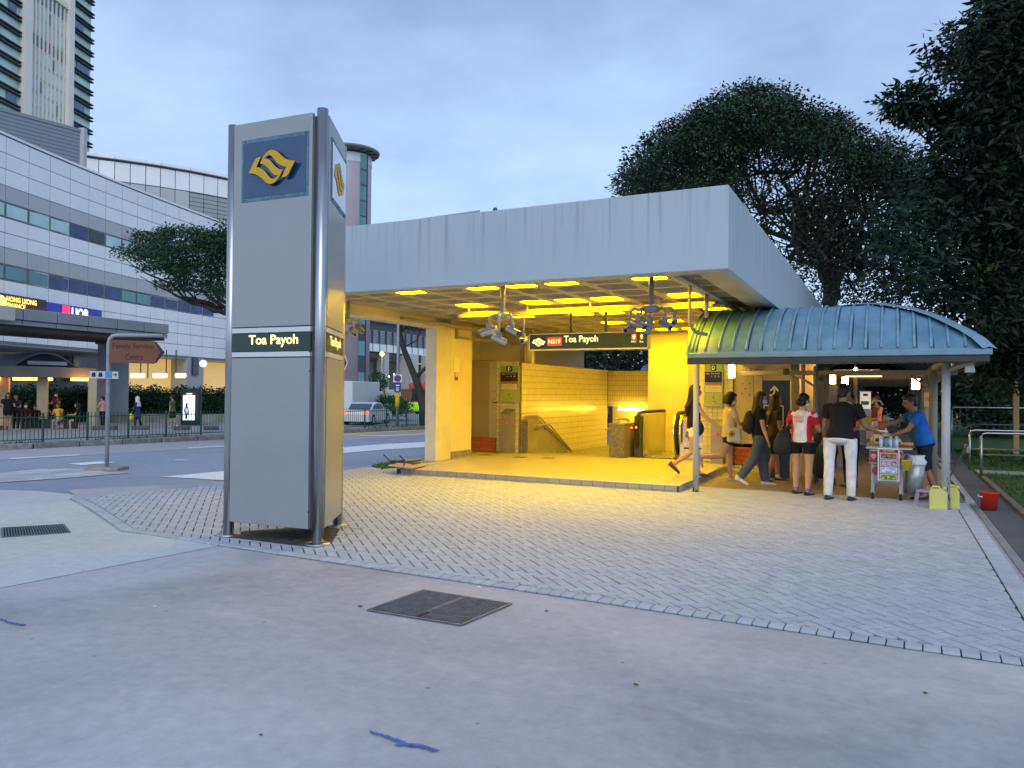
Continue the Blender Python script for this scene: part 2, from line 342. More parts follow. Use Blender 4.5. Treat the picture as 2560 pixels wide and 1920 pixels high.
# paler slab left of the pylon, its edge a straight joint
_sp = [XY(s_edge(l) - .02, l) for l in (_el[0], _el[0] - .6, _el[0] - 2, _el[0] - 5, -13.5)]; _q = GR(190, 1238); _q2 = GR(100, 1228); _q3 = GR(0, 1224)
sv = [(-3.1, -6.42), (-4.7, -6.44), (-7.85, -4.93), (_q.x, _q.y), (_q2.x, _q2.y), (_q3.x, _q3.y), (_q3.x - 1.2, _q3.y - 3), (-13, -12), (-3.45, -9.9)]
bm = bmesh.new(); bm.faces.new([bm.verts.new((x, y, 0)) for x, y in sv]); bmesh.ops.triangulate(bm, faces=bm.faces)
for _ in range(4): bmesh.ops.subdivide_edges(bm, edges=[e for e in bm.edges if e.calc_length() > .5], cuts=1, use_grid_fill=True); bmesh.ops.triangulate(bm, faces=[f for f in bm.faces if len(f.verts) > 3])
for v in bm.verts: v.co.z = zg(v.co.x, v.co.y) + .004
me = bpy.data.meshes.new('paler_slab'); bm.to_mesh(me); bm.free(); me.materials.append(m_conc2); link('paler_slab', me, plaza, Matrix.Identity(4))['label'] = 'paler concrete slab in the left foreground'
# ------------------------------------------------------------------ herringbone paving
pav = T('brick_paving', 'pale herringbone brick paving around the station step', None, (0, -3, 0)); del pav['label']; tag(pav, 'pale herringbone brick paving around the station step', None, None, 'structure')
PA = [(-7.95, -4.85), (-4.68, -6.42), (4.06, -6.76), (4.06, .95), (-6.5, .95), (-7.28, -2.47)]
INS = [(-7.80, -4.76), (-4.645, -6.285), (3.89, -6.62), (3.89, .95), (-6.5, .95), (-7.22, -2.45)]
jb = MB(); nn = 24
bm = bmesh.new(); vs = [bm.verts.new((x, y, 0)) for x, y in [(-7.74, -4.76)] + PA[1:5] + [(-7.2, -2.5)]]; bm.faces.new(vs); bmesh.ops.triangulate(bm, faces=bm.faces); bmesh.ops.subdivide_edges(bm, edges=bm.edges, cuts=14, use_grid_fill=True)
for v in bm.verts: v.co.z = zg(v.co.x, v.co.y) + .004
me = bpy.data.meshes.new('paving_bed'); bm.to_mesh(me); bm.free(); me.materials.append(m_joint); link('paving_bed', me, pav, Matrix.Identity(4))
def clip(poly, conv):
    out = poly
    for i in range(len(conv)):
        a, b = conv[i], conv[(i + 1) % len(conv)]; inp = out; out = []
        side = lambda p: (b[0] - a[0]) * (p[1] - a[1]) - (b[1] - a[1]) * (p[0] - a[0])
        for j in range(len(inp)):
            p, q = inp[j], inp[(j + 1) % len(inp)]; sp_, sq = side(p), side(q)
            if sp_ >= 0: out.append(p)
            if (sp_ >= 0) != (sq >= 0): t = sp_ / (sp_ - sq); out.append((p[0] + (q[0] - p[0]) * t, p[1] + (q[1] - p[1]) * t))
        if len(out) < 3: return []
    return out
W_ = .1; ga = .0062; th = math.radians(-44.5); ct, st = math.cos(th), math.sin(th)
def area(p): return .5 * abs(sum(p[i][0] * p[(i + 1) % len(p)][1] - p[(i + 1) % len(p)][0] * p[i][1] for i in range(len(p))))
cand = []
for i in range(-150, 150):
    for j in range(-150, 150):
        k = (i - j) % 4
        if k == 0: r = (i * W_, j * W_, (i + 2) * W_, (j + 1) * W_)
        elif k == 3: r = (i * W_, j * W_, (i + 1) * W_, (j + 2) * W_)
        else: continue
        x0, y0, x1, y1 = r; cx_, cy_ = (x0 + x1) / 2, (y0 + y1) / 2; wx, wy = ct * cx_ - st * cy_, st * cx_ + ct * cy_
        if not (-8.2 < wx < 4.3 and -7 < wy < 1.2) or (-5.35 < wx < -.15 and wy > .15): continue
        q = [(x0 + ga, y0 + ga), (x1 - ga, y0 + ga), (x1 - ga, y1 - ga), (x0 + ga, y1 - ga)]
        w = [(ct * x - st * y, st * x + ct * y) for x, y in q]; c = clip(w, INS)
        if c and area(c) > .0012: cand.append((area(c) > .0172, math.hypot(wx - CAM.x, wy - CAM.y), (wx, wy), k, c))
def brick_mesh(lx, ly, h=.016, c=.003):
    return MB().frame((0, 0, -h / 2 + .001), X_, Y_, Z_, lx / 2, ly / 2, h / 2 + .001, b=c)
bms = {}
for k, (lx, ly) in {0: (.2 - 2 * ga, .1 - 2 * ga), 3: (.1 - 2 * ga, .2 - 2 * ga)}.items():
    b = brick_mesh(lx, ly); me = mesh('brick', b.v, b.f, m_brick); bms[k] = me
full = sorted([c for c in cand if c[0]], key=lambda c: c[1]); ind = full[:300]; ids = {id(c) for c in ind}
def hj(x, y): return .0012 * math.sin(x * 7.1 + y * 13.7) + rng.uniform(-.0012, .0012)
for c in ind:
    x, y = c[2]; M = Matrix.Translation((x, y, zg(x, y) + .018 + hj(x, y))) @ Matrix.Rotation(th, 4, 'Z') @ Matrix.Rotation(rng.uniform(-.006, .006), 4, 'X') @ Matrix.Rotation(rng.uniform(-.006, .006), 4, 'Y'); link('brick', bms[c[3]], pav, M)
rest = MB()
for c in cand:
    if id(c) in ids: continue
    h = .018 + hj(*c[2]); n = len(c[4]); tx_, ty_ = rng.uniform(-.007, .007, 2); cx_, cy_ = c[2]
    top = [(x, y, zg(x, y) + h + (x - cx_) * tx_ + (y - cy_) * ty_) for x, y in c[4]]; bot = [(x, y, z - .014) for x, y, z in top]
    ins = [(cx_ + (x - cx_) * .96, cy_ + (y - cy_) * .96, z) for x, y, z in top]; top = [(x, y, z - .003) for x, y, z in top]
    rest.add(ins + top + bot, [tuple(range(n))] + [(i, n + i, n + (i + 1) % n, (i + 1) % n) for i in range(n)] + [(n + i, 2 * n + i, 2 * n + (i + 1) % n, n + (i + 1) % n) for i in range(n)])
rest.build('paver_bricks', mat('paver_brick_far', (.39, .42, .475), rough=.75, var=.1, scale=5.5, bump=.35, bscale=90, spec=.35, dist=.004), pav, None, 'stuff', fix=False)
# edge tiles along the front, the left run and the right border
def edge_row(p, q, wd_, pitch, name, side=1, cap=300):
    p, q = Vector((*p, 0)), Vector((*q, 0)); d = (q - p).normalized(); n = Vector((-d.y, d.x, 0)) * side; L_ = (q - p).length; k = int(L_ / pitch)
    b = MB().frame((0, 0, 0), X_, Y_, Z_, pitch / 2 - .004, wd_ / 2 - .004, .009, b=.003); me = mesh(name, b.v, b.f, m_brick)
    for i in range(k):
        c = p + d * ((i + .5) * L_ / k) + n * (wd_ / 2); M = Matrix.Translation((c.x, c.y, zg(c.x, c.y) + .010 + rng.uniform(-.002, .002))) @ Matrix.Rotation(math.atan2(d.y, d.x) + rng.uniform(-.01, .01), 4, 'Z'); link(name, me, pav, M)
edge_row(PA[1], PA[2], .125, .104, 'edge_tile'); edge_row((PA[0][0] + .1, PA[0][1] - .05), PA[1], .13, .2, 'edge_tile'); edge_row((PA[2][0], PA[2][1] + .02), PA[3], .16, .104, 'border_tile')
# kerb of the pavement on the right and the drain edge beyond
MB().frame((4.14, -2.9, .0), X_, Y_, Z_, .035, 3.9, .02).build('border_strip', mat('border_concrete', (.23, .23, .25), var=.2), pav)
# ------------------------------------------------------------------ drain grates
def grate(label, corners, nb, split=True):
    P = [Vector((x, y, .006)) for x, y in corners]; c = sum(P, Vector()) / 4; g = T('drain_grate', label, 'drain grate', (c.x, c.y, .006))
    pit_shade = MB(); k = len(pit_shade.v); pit_shade.add([p for p in P] + [p - Z_ * .002 for p in P], [(0, 1, 2, 3)]); pit_shade.build('pit_shade', mat('drain_shade', (.02, .022, .025), rough=.9, var=.2), g)  # flat near-black sheet, the shade inside the drain put into its colour
    fr = MB()
    for i in range(4): fr.beam(P[i] + Z_ * .003, P[(i + 1) % 4] + Z_ * .003, .02, .008, b=.002)
    fr.build('frame', mat('grate_frame', (.16, .17, .18), metal=.3, rough=.6, var=.3, scale=10), g)
    mb_ = mat('grate_bar', (.10, .125, .155), metal=0, rough=.65, var=.3, scale=12)
    for i in range(nb):                     # bars run along edge 0-1
        t = (i + .5) / nb; a = P[0].lerp(P[3], t); b = P[1].lerp(P[2], t); a, b = a.lerp(b, .03), b.lerp(a, .03); w = .42 * (P[3] - P[0]).length / nb
        if split and abs(t - .5) < .6 / nb: w = .03
        MB().beam(a + Z_ * .004, b + Z_ * .004, w, .008).build('bar', mb_, g)
    if split:
        a = P[0].lerp(P[3], .53); b = P[1].lerp(P[2], .53); MB().beam(a.lerp(b, .02) + Z_ * .012, a.lerp(b, .2) + Z_ * .012, .035, .004).build('rusty_hinge', mat('rust', (.10, .035, .02), rough=.9, var=.4, scale=30), g, 'rusty hinge plate')
    return g
grate('steel bar drain grate in two halves in the middle of the plaza', [(-.36, -7.64), (-.31, -6.98), (.49, -7.0), (.42, -7.63)], 27)
grate('drain grate at the left edge on the pale slab', [(-6.0, -6.95), (-5.42, -7.28), (-5.07, -6.76), (-5.62, -6.47)], 24, False)
for (lab, l_, s2_, r_) in (('round iron manhole cover in the near lane of the road', 21.5, 16.5, .33), ('round iron manhole cover further along the road beyond the pylon', 34, 20, .33)):
    X, Y = XY(s2_, l_); t = T('manhole_cover', lab, 'manhole cover', (X, Y, zs(s2_)), 0, 'round manhole covers in the road'); MB().lathe([(0, .004), (r_, .004), (r_, -.02)], (X, Y, zs(s2_) - .008), 28).build('lid', mat('iron_lid', (.07, .07, .075), rough=.7, var=.3, scale=20), t); MB().lathe([(r_ + .01, .003), (r_ + .07, .003)], (X, Y, zs(s2_) - .006), 28).build('ring', m_dirt, t)
# blue paint streaks, small litter
def streak(label, pts, w):
    b = MB(); P = [G(*p, .005) for p in pts]; P = [Vector((p.x, p.y, .0055)) for p in P]
    for i in range(110):
        t = rng.uniform(0, .999) * (len(P) - 1); k = int(t); p = P[k].lerp(P[k + 1], t - k); d = (P[k + 1] - P[k]).normalized(); nn_ = Vector((-d.y, d.x, 0)); c = p + nn_ * rng.normal(0, w * .45); a_, e_ = rng.uniform(.008, .03), rng.uniform(.0015, .0045); dd = (d + nn_ * rng.uniform(-.25, .25)).normalized(); n2 = Vector((-dd.y, dd.x, 0)); z = Z_ * (i * 1e-5)
        b.add([c - dd * a_ + z, c - dd * a_ * .2 + n2 * e_ + z, c + dd * a_ + z, c + dd * a_ * .1 - n2 * e_ + z], [(0, 1, 2, 3)])
    solo('paint_mark', b, m_blue, label, 'paint mark', 'blue paint streaks on the plaza')
streak('long blue paint streak in the foreground below the big grate', [(928, 1829), (985, 1848), (1010, 1857)], .011)
streak('thicker blue paint streak touching the end of the long one', [(995, 1861), (1040, 1864), (1090, 1876)], .020)
streak('faint blue paint streak at the left edge of the plaza', [(0, 1547), (30, 1558), (62, 1562)], .013)
def speck(label, px, py, r, m, name='leaf_litter', cat='litter', n=5):
    p = G(px, py, .006); b = MB(); b.prism([(r * math.cos(a) * rng.uniform(.6, 1.2), r * .55 * math.sin(a) * rng.uniform(.6, 1.2)) for a in np.linspace(0, 2 * math.pi, 7)[:-1]], (p.x, p.y, .006), X_, Y_, (0, 0, .006)); solo(name, b, m, label, cat, 'bits of litter on the plaza')
m_lit = mat('dry_leaf', (.10, .06, .03), var=.4); m_lit2 = mat('paper_scrap', (.7, .66, .6), var=.1)
speck('curled dry leaf on the plaza right of the big grate', 1197, 1468, .022, m_lit2)
speck('round dark gum spot left of the big grate', 901, 1516, .022, m_dark)
speck('small dark gum spot right of the big grate', 1366, 1528, .014, m_dark)
speck('dark twig scrap at the right of the foreground', 2312, 1733, .014, m_lit)
speck('thin pale straw on the left foreground', 388, 1517, .018, m_lit2)
speck('dark leaf scrap below the grate on the concrete', 1590, 1712, .013, m_lit)
speck('tiny dark scrap left of the long blue streak', 652, 1838, .010, m_lit)

for i in range(16):
    x, y = rng.uniform(-6, 3.8), rng.uniform(-6.2, -.4)
    if i < 8: x, y = rng.uniform(2.2, 3.9), rng.uniform(-3, .5)
    b = MB(); a_ = rng.uniform(0, 6.28); r_ = rng.uniform(.015, .032); ux, uy = Vector((math.cos(a_), math.sin(a_), 0)), Vector((-math.sin(a_), math.cos(a_), 0)); c = Vector((x, y, zg(x, y) + .024))
    b.add([c - ux * r_, c + uy * r_ * .45 + Z_ * .006, c + ux * r_ + Z_ * .002, c - uy * r_ * .4 + Z_ * .005], [(0, 1, 2, 3)]); solo('fallen_leaf', b, m_lit, 'small dry brown leaf lying loose on the pale brick paving', 'leaf', 'dry leaves on the brick paving')
# ------------------------------------------------------------------ sign pylon
P1, P2, P3 = Vector((-3.417, -6.06, 0)), Vector((-2.229, -6.0, 0)), Vector((-2.79, -5.0, 0))
py_ = T('sign_pylon', 'tall three sided silver station sign pylon on round steel posts', 'sign pylon', ((P1 + P2 + P3) / 3))
m_yl = mat('logo_yellow', (.62, .36, .01), rough=.45, var=.05, scale=20)
m_green = mat('sign_green', (.012, .045, .035), rough=.25, var=.05)
m_txt = mat('lit_lettering', (.95, .78, .35), rough=.5, var=0, emit=1.15, ecol=(1, .74, .27))
m_lblue = mat('logo_blue', (.008, .05, .125), rough=.14, var=.12, scale=3, coat=1)
m_frame = mat('logo_frame', (.10, .20, .27), rough=.5, metal=.3, var=.3, scale=14)
m_strip = mat('strip_silver', (.62, .63, .66), rough=.3, metal=.3, var=.03)
for i, (p, h) in enumerate(((P1, 4.49), (P2, 4.51), (P3, 4.49))):
    b = MB(); b.tube([(p.x, p.y, .012), (p.x, p.y, h)], .058, 28); b.build('post', m_steel, py_)
    MB().lathe([(0, .0), (.125, .0), (.125, .014), (.118, .022), (.0, .022)], (p.x, p.y, .012), 28).build('base_flange', m_steel, py_)
def outline(lst, sc=10.37): return [(600 + x / sc, 340 + y / sc) for x, y in lst]
LOGO = [outline([(525, 712), (560, 640), (600, 560), (640, 490), (700, 420), (760, 378), (830, 355), (890, 362), (950, 392), (1010, 440), (1080, 510), (1160, 575), (1240, 610), (1330, 635), (1432, 635), (1380, 740), (1320, 860), (1260, 985), (1210, 1035), (1150, 1065), (1082, 1072), (1140, 950), (1210, 798), (1120, 780), (1040, 745), (970, 690), (900, 610), (860, 560), (810, 512), (750, 492), (690, 515), (620, 590), (680, 585), (740, 600), (800, 650), (860, 725), (930, 800), (1010, 855), (1110, 880), (1060, 990), (1000, 1090), (940, 1170), (870, 1225), (780, 1250), (700, 1225), (640, 1170), (560, 1090), (480, 1030), (400, 990), (310, 972), (225, 970), (290, 850), (350, 700), (400, 610), (460, 560), (545, 540), (490, 660), (430, 808), (510, 825), (590, 870), (660, 930), (720, 1010), (780, 1080), (830, 1108), (890, 1108), (940, 1080), (1005, 1018), (940, 1020), (880, 1000), (820, 940), (750, 850), (680, 780), (610, 735)])]
# same outline in panel units (u to the right 0..1, v up 0..1)
PL = Vector((-3.417, -6.12, 0)); 
def face(A, B, C, full=True):
    """one side of the pylon between posts A and B"""
    d = (B - A).normalized(); n = Vector((d.y, -d.x, 0)); n = n if n.dot(A - C) > 0 else -n; w = (B - A).length; g0, g1 = .062, .085; o = A + n * .035
    ctr = lambda u, z: A + d * u + Z_ * z
    def pan(name, z0, z1, m, th=.05, out=.06, bb=.004, u0=g0, u1=None):
        u1 = w - g1 if u1 is None else u1; c = A + d * ((u0 + u1) / 2) + n * (out - th / 2) + Z_ * ((z0 + z1) / 2)
        return MB().frame(c, d, n, Z_, (u1 - u0) / 2, th / 2, (z1 - z0) / 2, b=bb).build(name, m, py_)
    pan('core_panel', .17, 4.44, m_dark, .03, .02, 0, .05, w - .05)
    pan('upper_panel', 2.272, 4.47, m_panel); pan('upper_strip', 2.208, 2.262, m_strip, .05, .058)
    pan('name_band', 2.008, 2.205, m_green, .05, .052); pan('lower_strip', 1.95, 2.004, m_strip, .05, .058); pan('lower_panel', .175, 1.94, m_panel)
    fu0, fu1 = onY(601, 430, -6.13).x + 3.417, onY(761, 400, -6.13).x + 3.417; pan('logo_frame', 3.615, 4.285, m_frame, .008, .067, .002, fu0, fu1); pan('logo_plate', 3.655, 4.245, m_lblue, .008, .071, .002, fu0 + .025, fu1 - .025)
    for u, z in ((fu0 + .05, 4.265), (fu1 - .04, 4.265), (fu0 + .05, 3.635), (fu1 - .04, 3.635), (w / 2, 3.635)): MB().ball(A + d * u + n * .069 + Z_ * z, .007, n=6, k=4).build('screw', m_dark, py_)
    for z in (2.2, 2.0, 1.8, .35): MB().ball(A + d * (w - .09) + n * .05 + Z_ * z, .012, n=8, k=5).build('bolt', m_dark, py_)
    return d, n, o, w
d, n, o, w = face(P1, P2, P3)
Yf = P1.y - .073
pl = [onY(x, y, Yf) for x, y in LOGO[0]]
b = MB(); cc = sum(pl, Vector()) / len(pl)
b.prism([(p.x, p.z) for p in pl], (0, Yf + .002, 0), X_, Z_, (0, -.006, 0)); o_ = b.build('logo', m_yl, py_)
bm = bmesh.new(); bm.from_mesh(o_.data); bmesh.ops.triangulate(bm, faces=[f for f in bm.faces if len(f.verts) > 4]); bm.to_mesh(o_.data); bm.free()
b = MB(); ctr_ = cc; b.prism([((p.x - cc.x) * 1.03 + cc.x, (p.z - cc.z) * 1.035 + cc.z) for p in pl], (0, Yf + .0028, 0), X_, Z_, (0, -.0015, 0)); ob = b.build('logo_shadow_edge', m_black, py_)
bm = bmesh.new(); bm.from_mesh(ob.data); bmesh.ops.triangulate(bm, faces=[f for f in bm.faces if len(f.verts) > 4]); bm.to_mesh(ob.data); bm.free()
rel = [((p.x - P1.x) / w, p.z) for p in pl]
a0 = onY(619, 864, P1.y - .055); a1 = onY(737, 864, P1.y - .055)
text('lettering', 'Toa Payoh', m_txt, py_, P1 + d * (a0.x - P1.x) + n * .056 + Z_ * 2.052, d, Z_, width=a1.x - a0.x, height=.132, depth=.002, bold=.02)
for A, B, C in ((P2, P3, P1), (P3, P1, P2)):
    d2, n2, o2, w2 = face(A, B, C)
    b = MB(); b.prism([(u * w2, z) for u, z in rel], A + n2 * .071, d2, Z_, n2 * .006); o_ = b.build('logo', m_yl, py_)
    bm = bmesh.new(); bm.from_mesh(o_.data); bmesh.ops.triangulate(bm, faces=[f for f in bm.faces if len(f.verts) > 4]); bm.to_mesh(o_.data); bm.free()
    text('lettering', 'Toa Payoh', m_txt, py_, A + d2 * (w2 * .22) + n2 * .056 + Z_ * 2.052, d2, Z_, width=a1.x - a0.x, height=.132, depth=.002, bold=.02)
MB().prism([((p - P1).x, (p - P1).y) for p in (P1, P2, P3)], P1 + Z_ * 4.40, X_, Y_, (0, 0, .03)).build('top_cap', m_dark, py_)
# dark mottled patch beneath the pylon, following its footprint
MB().add([(P1.x - .1, P1.y - .12, .0215), (P2.x + .12, P2.y - .15, .0215), (P2.x + .1, P2.y + .1, .0215), (P3.x + .2, P3.y - .2, .0215), (P3.x - .1, P3.y - .1, .0215), (P1.x, P1.y + .25, .0215)], [tuple(range(6))]).build('dark_patch', mat('dark_patch', (.05, .05, .045), rough=.95, var=.6, scale=9), pav, 'dark dirt stain on the paving under the pylon')
# ------------------------------------------------------------------ station entrance
m_fasc = bpy.data.materials.new('fascia_paint'); m_fasc.use_nodes = True
def streaky(m, c1, c2, dark, rough=.65, zt=4.05, amt=.6):
    t = m.node_tree; b = t.nodes['Principled BSDF']; lk = t.links.new; tx = t.nodes.new('ShaderNodeTexCoord'); g = t.nodes.new('ShaderNodeNewGeometry')
    mp_ = t.nodes.new('ShaderNodeMapping'); mp_.inputs['Scale'].default_value = (1.2, 1.2, .35); lk(g.outputs['Position'], mp_.inputs[0])
    n1 = t.nodes.new('ShaderNodeTexNoise'); n1.inputs['Scale'].default_value = 1; n1.inputs['Detail'].default_value = 7; n1.inputs['Roughness'].default_value = .62; lk(mp_.outputs[0], n1.inputs['Vector'])
    r1 = t.nodes.new('ShaderNodeValToRGB'); r1.color_ramp.elements[0].position = .35; r1.color_ramp.elements[1].position = .65; r1.color_ramp.elements[0].color = (*c1, 1); r1.color_ramp.elements[1].color = (*c2, 1); lk(n1.outputs[0], r1.inputs[0])
    mp2 = t.nodes.new('ShaderNodeMapping'); mp2.inputs['Scale'].default_value = (14, 14, .5); lk(g.outputs['Position'], mp2.inputs[0])
    n2 = t.nodes.new('ShaderNodeTexNoise'); n2.inputs['Detail'].default_value = 5; n2.inputs['Scale'].default_value = 1; lk(mp2.outputs[0], n2.inputs['Vector'])
    sx = t.nodes.new('ShaderNodeSeparateXYZ'); lk(g.outputs['Position'], sx.inputs[0])
    mr = t.nodes.new('ShaderNodeMapRange'); mr.inputs[1].default_value = zt - .9; mr.inputs[2].default_value = zt; lk(sx.outputs[2], mr.inputs[0])
    r2 = t.nodes.new('ShaderNodeMapRange'); r2.inputs[1].default_value = .52; r2.inputs[2].default_value = .74; lk(n2.outputs[0], r2.inputs[0])
    mm = t.nodes.new('ShaderNodeMath'); mm.operation = 'MULTIPLY'; lk(mr.outputs[0], mm.inputs[0]); lk(r2.outputs[0], mm.inputs[1])
    m2 = t.nodes.new('ShaderNodeMath'); m2.operation = 'MULTIPLY'; m2.inputs[1].default_value = amt; lk(mm.outputs[0], m2.inputs[0])
    x = t.nodes.new('ShaderNodeMixRGB'); x.inputs[2].default_value = (*dark, 1); lk(m2.outputs[0], x.inputs[0]); lk(r1.outputs[0], x.inputs[1]); lk(x.outputs[0], b.inputs['Base Color']); b.inputs['Roughness'].default_value = rough
    n3 = t.nodes.new('ShaderNodeTexNoise'); n3.inputs['Scale'].default_value = 45; lk(g.outputs['Position'], n3.inputs['Vector']); bp = t.nodes.new('ShaderNodeBump'); bp.inputs['Strength'].default_value = .12; bp.inputs['Distance'].default_value = .004; lk(n3.outputs[0], bp.inputs['Height']); lk(bp.outputs[0], b.inputs['Normal'])
streaky(m_fasc, (.385, .47, .53), (.40, .485, .545), (.10, .11, .11), amt=.6)
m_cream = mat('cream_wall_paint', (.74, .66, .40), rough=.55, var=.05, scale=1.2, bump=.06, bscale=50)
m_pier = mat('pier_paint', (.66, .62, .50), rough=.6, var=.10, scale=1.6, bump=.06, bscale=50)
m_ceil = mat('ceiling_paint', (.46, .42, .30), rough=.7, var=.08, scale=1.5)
m_roof = mat('roof_felt', (.2, .2, .2), rough=.9)
YF, XR, XL, YB = -3.14, 1.35, -5.95, 13.0
st_ = T('station_canopy', 'flat white station entrance canopy with deep pale blue fascia over yellow lit walls', 'station building', ((XL + XR) / 2, 5, 0))
def bp_(name, *a, m=m_cream, b=0, parent=None, label=None): return MB().box(*a, b=b).build(name, m, parent or st_, label)
bp_('front_fascia', XL, XR, YF, YF + .16, 3.055, 4.035, m=m_fasc, b=.008, label='long front fascia with rain streaks')
bp_('side_fascia', XR - .16, XR, YF + .162, YB, 3.055, 4.035, m=m_fasc, b=.006, label='right side fascia with dark streaks')
bp_('left_fascia', XL, XL + .16, YF + .162, YB, 3.055, 4.035, m=m_fasc, b=.006)
bp_('rear_fascia', XL + .16, XR - .16, YB - .16, YB, 3.055, 4.035, m=m_fasc)
bp_('roof_slab', XL + .16, XR - .16, YF + .16, YB - .16, 3.5, 3.62, m=m_roof)
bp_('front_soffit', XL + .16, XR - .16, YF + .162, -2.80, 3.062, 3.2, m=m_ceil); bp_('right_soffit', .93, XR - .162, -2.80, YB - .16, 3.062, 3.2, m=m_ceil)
for x, y in ((-3.1, -2.2), (-2.62, -2.15)): pass
MB().tube([(-2.9, YF + .06, 4.04), (-2.0, YF + .1, 4.075)], .012, 6).build('rooftop_rod', m_gal, st_); MB().ball((-1.75, YF + .08, 4.06), .035, n=8, k=6).build('roof_drain_cap', m_dark, st_)
# coffered ceiling, one coffer per cell
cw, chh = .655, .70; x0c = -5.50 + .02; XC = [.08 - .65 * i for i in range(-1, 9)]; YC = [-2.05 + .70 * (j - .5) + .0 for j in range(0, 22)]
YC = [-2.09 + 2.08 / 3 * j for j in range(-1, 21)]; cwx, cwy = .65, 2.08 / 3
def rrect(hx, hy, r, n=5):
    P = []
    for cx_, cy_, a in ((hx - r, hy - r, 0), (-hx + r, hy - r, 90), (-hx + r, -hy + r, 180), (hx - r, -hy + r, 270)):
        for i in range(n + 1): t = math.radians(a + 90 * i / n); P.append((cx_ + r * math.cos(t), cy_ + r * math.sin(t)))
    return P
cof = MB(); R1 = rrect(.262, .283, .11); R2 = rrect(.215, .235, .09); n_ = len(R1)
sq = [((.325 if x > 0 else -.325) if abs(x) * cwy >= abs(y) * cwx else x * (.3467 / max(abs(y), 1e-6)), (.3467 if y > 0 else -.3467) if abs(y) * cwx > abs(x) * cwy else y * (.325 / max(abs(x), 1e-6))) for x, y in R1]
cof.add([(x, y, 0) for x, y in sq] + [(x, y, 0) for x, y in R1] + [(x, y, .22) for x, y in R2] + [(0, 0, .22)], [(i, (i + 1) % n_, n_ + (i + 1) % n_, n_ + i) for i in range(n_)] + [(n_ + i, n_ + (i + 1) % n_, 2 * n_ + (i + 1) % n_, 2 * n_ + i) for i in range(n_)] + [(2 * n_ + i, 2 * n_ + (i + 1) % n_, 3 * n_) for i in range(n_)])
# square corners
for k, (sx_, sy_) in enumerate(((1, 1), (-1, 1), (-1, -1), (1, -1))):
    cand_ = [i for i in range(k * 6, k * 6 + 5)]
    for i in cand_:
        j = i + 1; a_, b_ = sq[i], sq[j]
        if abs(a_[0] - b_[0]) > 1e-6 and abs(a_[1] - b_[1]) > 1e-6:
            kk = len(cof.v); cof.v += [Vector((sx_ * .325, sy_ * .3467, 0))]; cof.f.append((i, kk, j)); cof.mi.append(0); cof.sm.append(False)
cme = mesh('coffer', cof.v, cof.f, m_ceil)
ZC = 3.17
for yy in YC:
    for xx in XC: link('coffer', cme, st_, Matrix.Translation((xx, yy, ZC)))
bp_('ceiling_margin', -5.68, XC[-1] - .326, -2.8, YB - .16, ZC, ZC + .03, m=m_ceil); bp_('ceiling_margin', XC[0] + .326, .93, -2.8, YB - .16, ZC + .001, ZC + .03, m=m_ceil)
# lit ceiling panels
m_lamp = mat('sodium_panel', (1, .80, .1), var=0, emit=30, ecol=(1, .61, .0))
lr = rrect(.235, .255, .09); lb = MB(); lb.prism(lr, (0, 0, 0), X_, Y_, (0, 0, .02)); lme = mesh('light_panel', lb.v, lb.f, m_lamp)
lf = MB(); ro_ = rrect(.25, .27, .1); n_ = len(ro_)
lf.add([(x, y, -.008) for x, y in ro_] + [(x, y, -.008) for x, y in lr] + [(x, y, .02) for x, y in ro_] + [(x, y, .0) for x, y in lr], [(i, (i + 1) % n_, n_ + (i + 1) % n_, n_ + i) for i in range(n_)] + [(i, 2 * n_ + i, 2 * n_ + (i + 1) % n_, (i + 1) % n_) for i in range(n_)] + [(n_ + i, n_ + (i + 1) % n_, 3 * n_ + (i + 1) % n_, 3 * n_ + i) for i in range(n_)])
lfm = mesh('frame', lf.v, lf.f, m_ceil)
ords = ['first', 'second', 'third', 'fourth', 'fifth', 'sixth']
k = 0
for row, (yi, cols) in enumerate(((1, (6, 4, 3, 2, 0)), (4, (6, 4, 3, 2, 0)), (7, (6, 4, 3, 2, 0)), (10, (4, 3, 2, 0)), (13, (4, 3, 2)), (16, (3, 2)))):
    for q, ci in enumerate(cols):
        x, y = XC[ci + 1], YC[yi] if yi < len(YC) else 10
        l_ = T('ceiling_light', 'yellow coffer light, %s from left in the %s row behind the front fascia' % (ords[q], ords[row]), 'ceiling light', (x, y, ZC + .012), 0, 'yellow lights set in the coffered ceiling')
        link('light_panel', lme, l_, world=False); link('frame', lfm, l_, world=False)
# left wall with its big opening
m_skirt = mat('grey_skirting_tile', (.24, .235, .22), rough=.5, var=.12, scale=5, objvar=.08)
bp_('left_wall_front_pier', XL + .02, -5.67, YF + .17, -1.62, -.4, 3.17, m=m_pier, b=.01)
bp_('left_wall_beam', XL + .02, -5.67, -1.62, 1.74, 2.99, 3.17, m=m_cream)
bp_('opening_frame_beam', XL + .01, -5.655, -1.62, 1.74, 2.96, 3.05, m=m_pier, b=.005)
bp_('white_pier', XL + .01, -5.655, 1.74, 2.36, -.4, 3.06, m=m_pier, b=.01, label='pale daylit pier beside the yellow wall')
bp_('left_wall', XL + .02, -5.67, 2.36, 3.3, -.4, 3.17)
bp_('left_wall_return', -6.6, XL + .02, 3.1, 3.3, -.4, 3.17)
for i in range(4): bp_('skirting_tile', -5.669, -5.655, 2.365 + .236 * i, 2.365 + .236 * i + .23, .13, .27, m=m_skirt, b=.002)
bp_('left_wall_rear', -6.75, -6.55, 3.3, YB - .16, -.4, 3.17); bp_('upper_rear_wall', -6.55, -5.06, 5.3, 5.45, 2.30, 3.17, label='upper wall above the recessed door')
bp_('end_roof', XL - .7, XL, 3.1, YB, 3.06, 3.25, m=m_fasc)
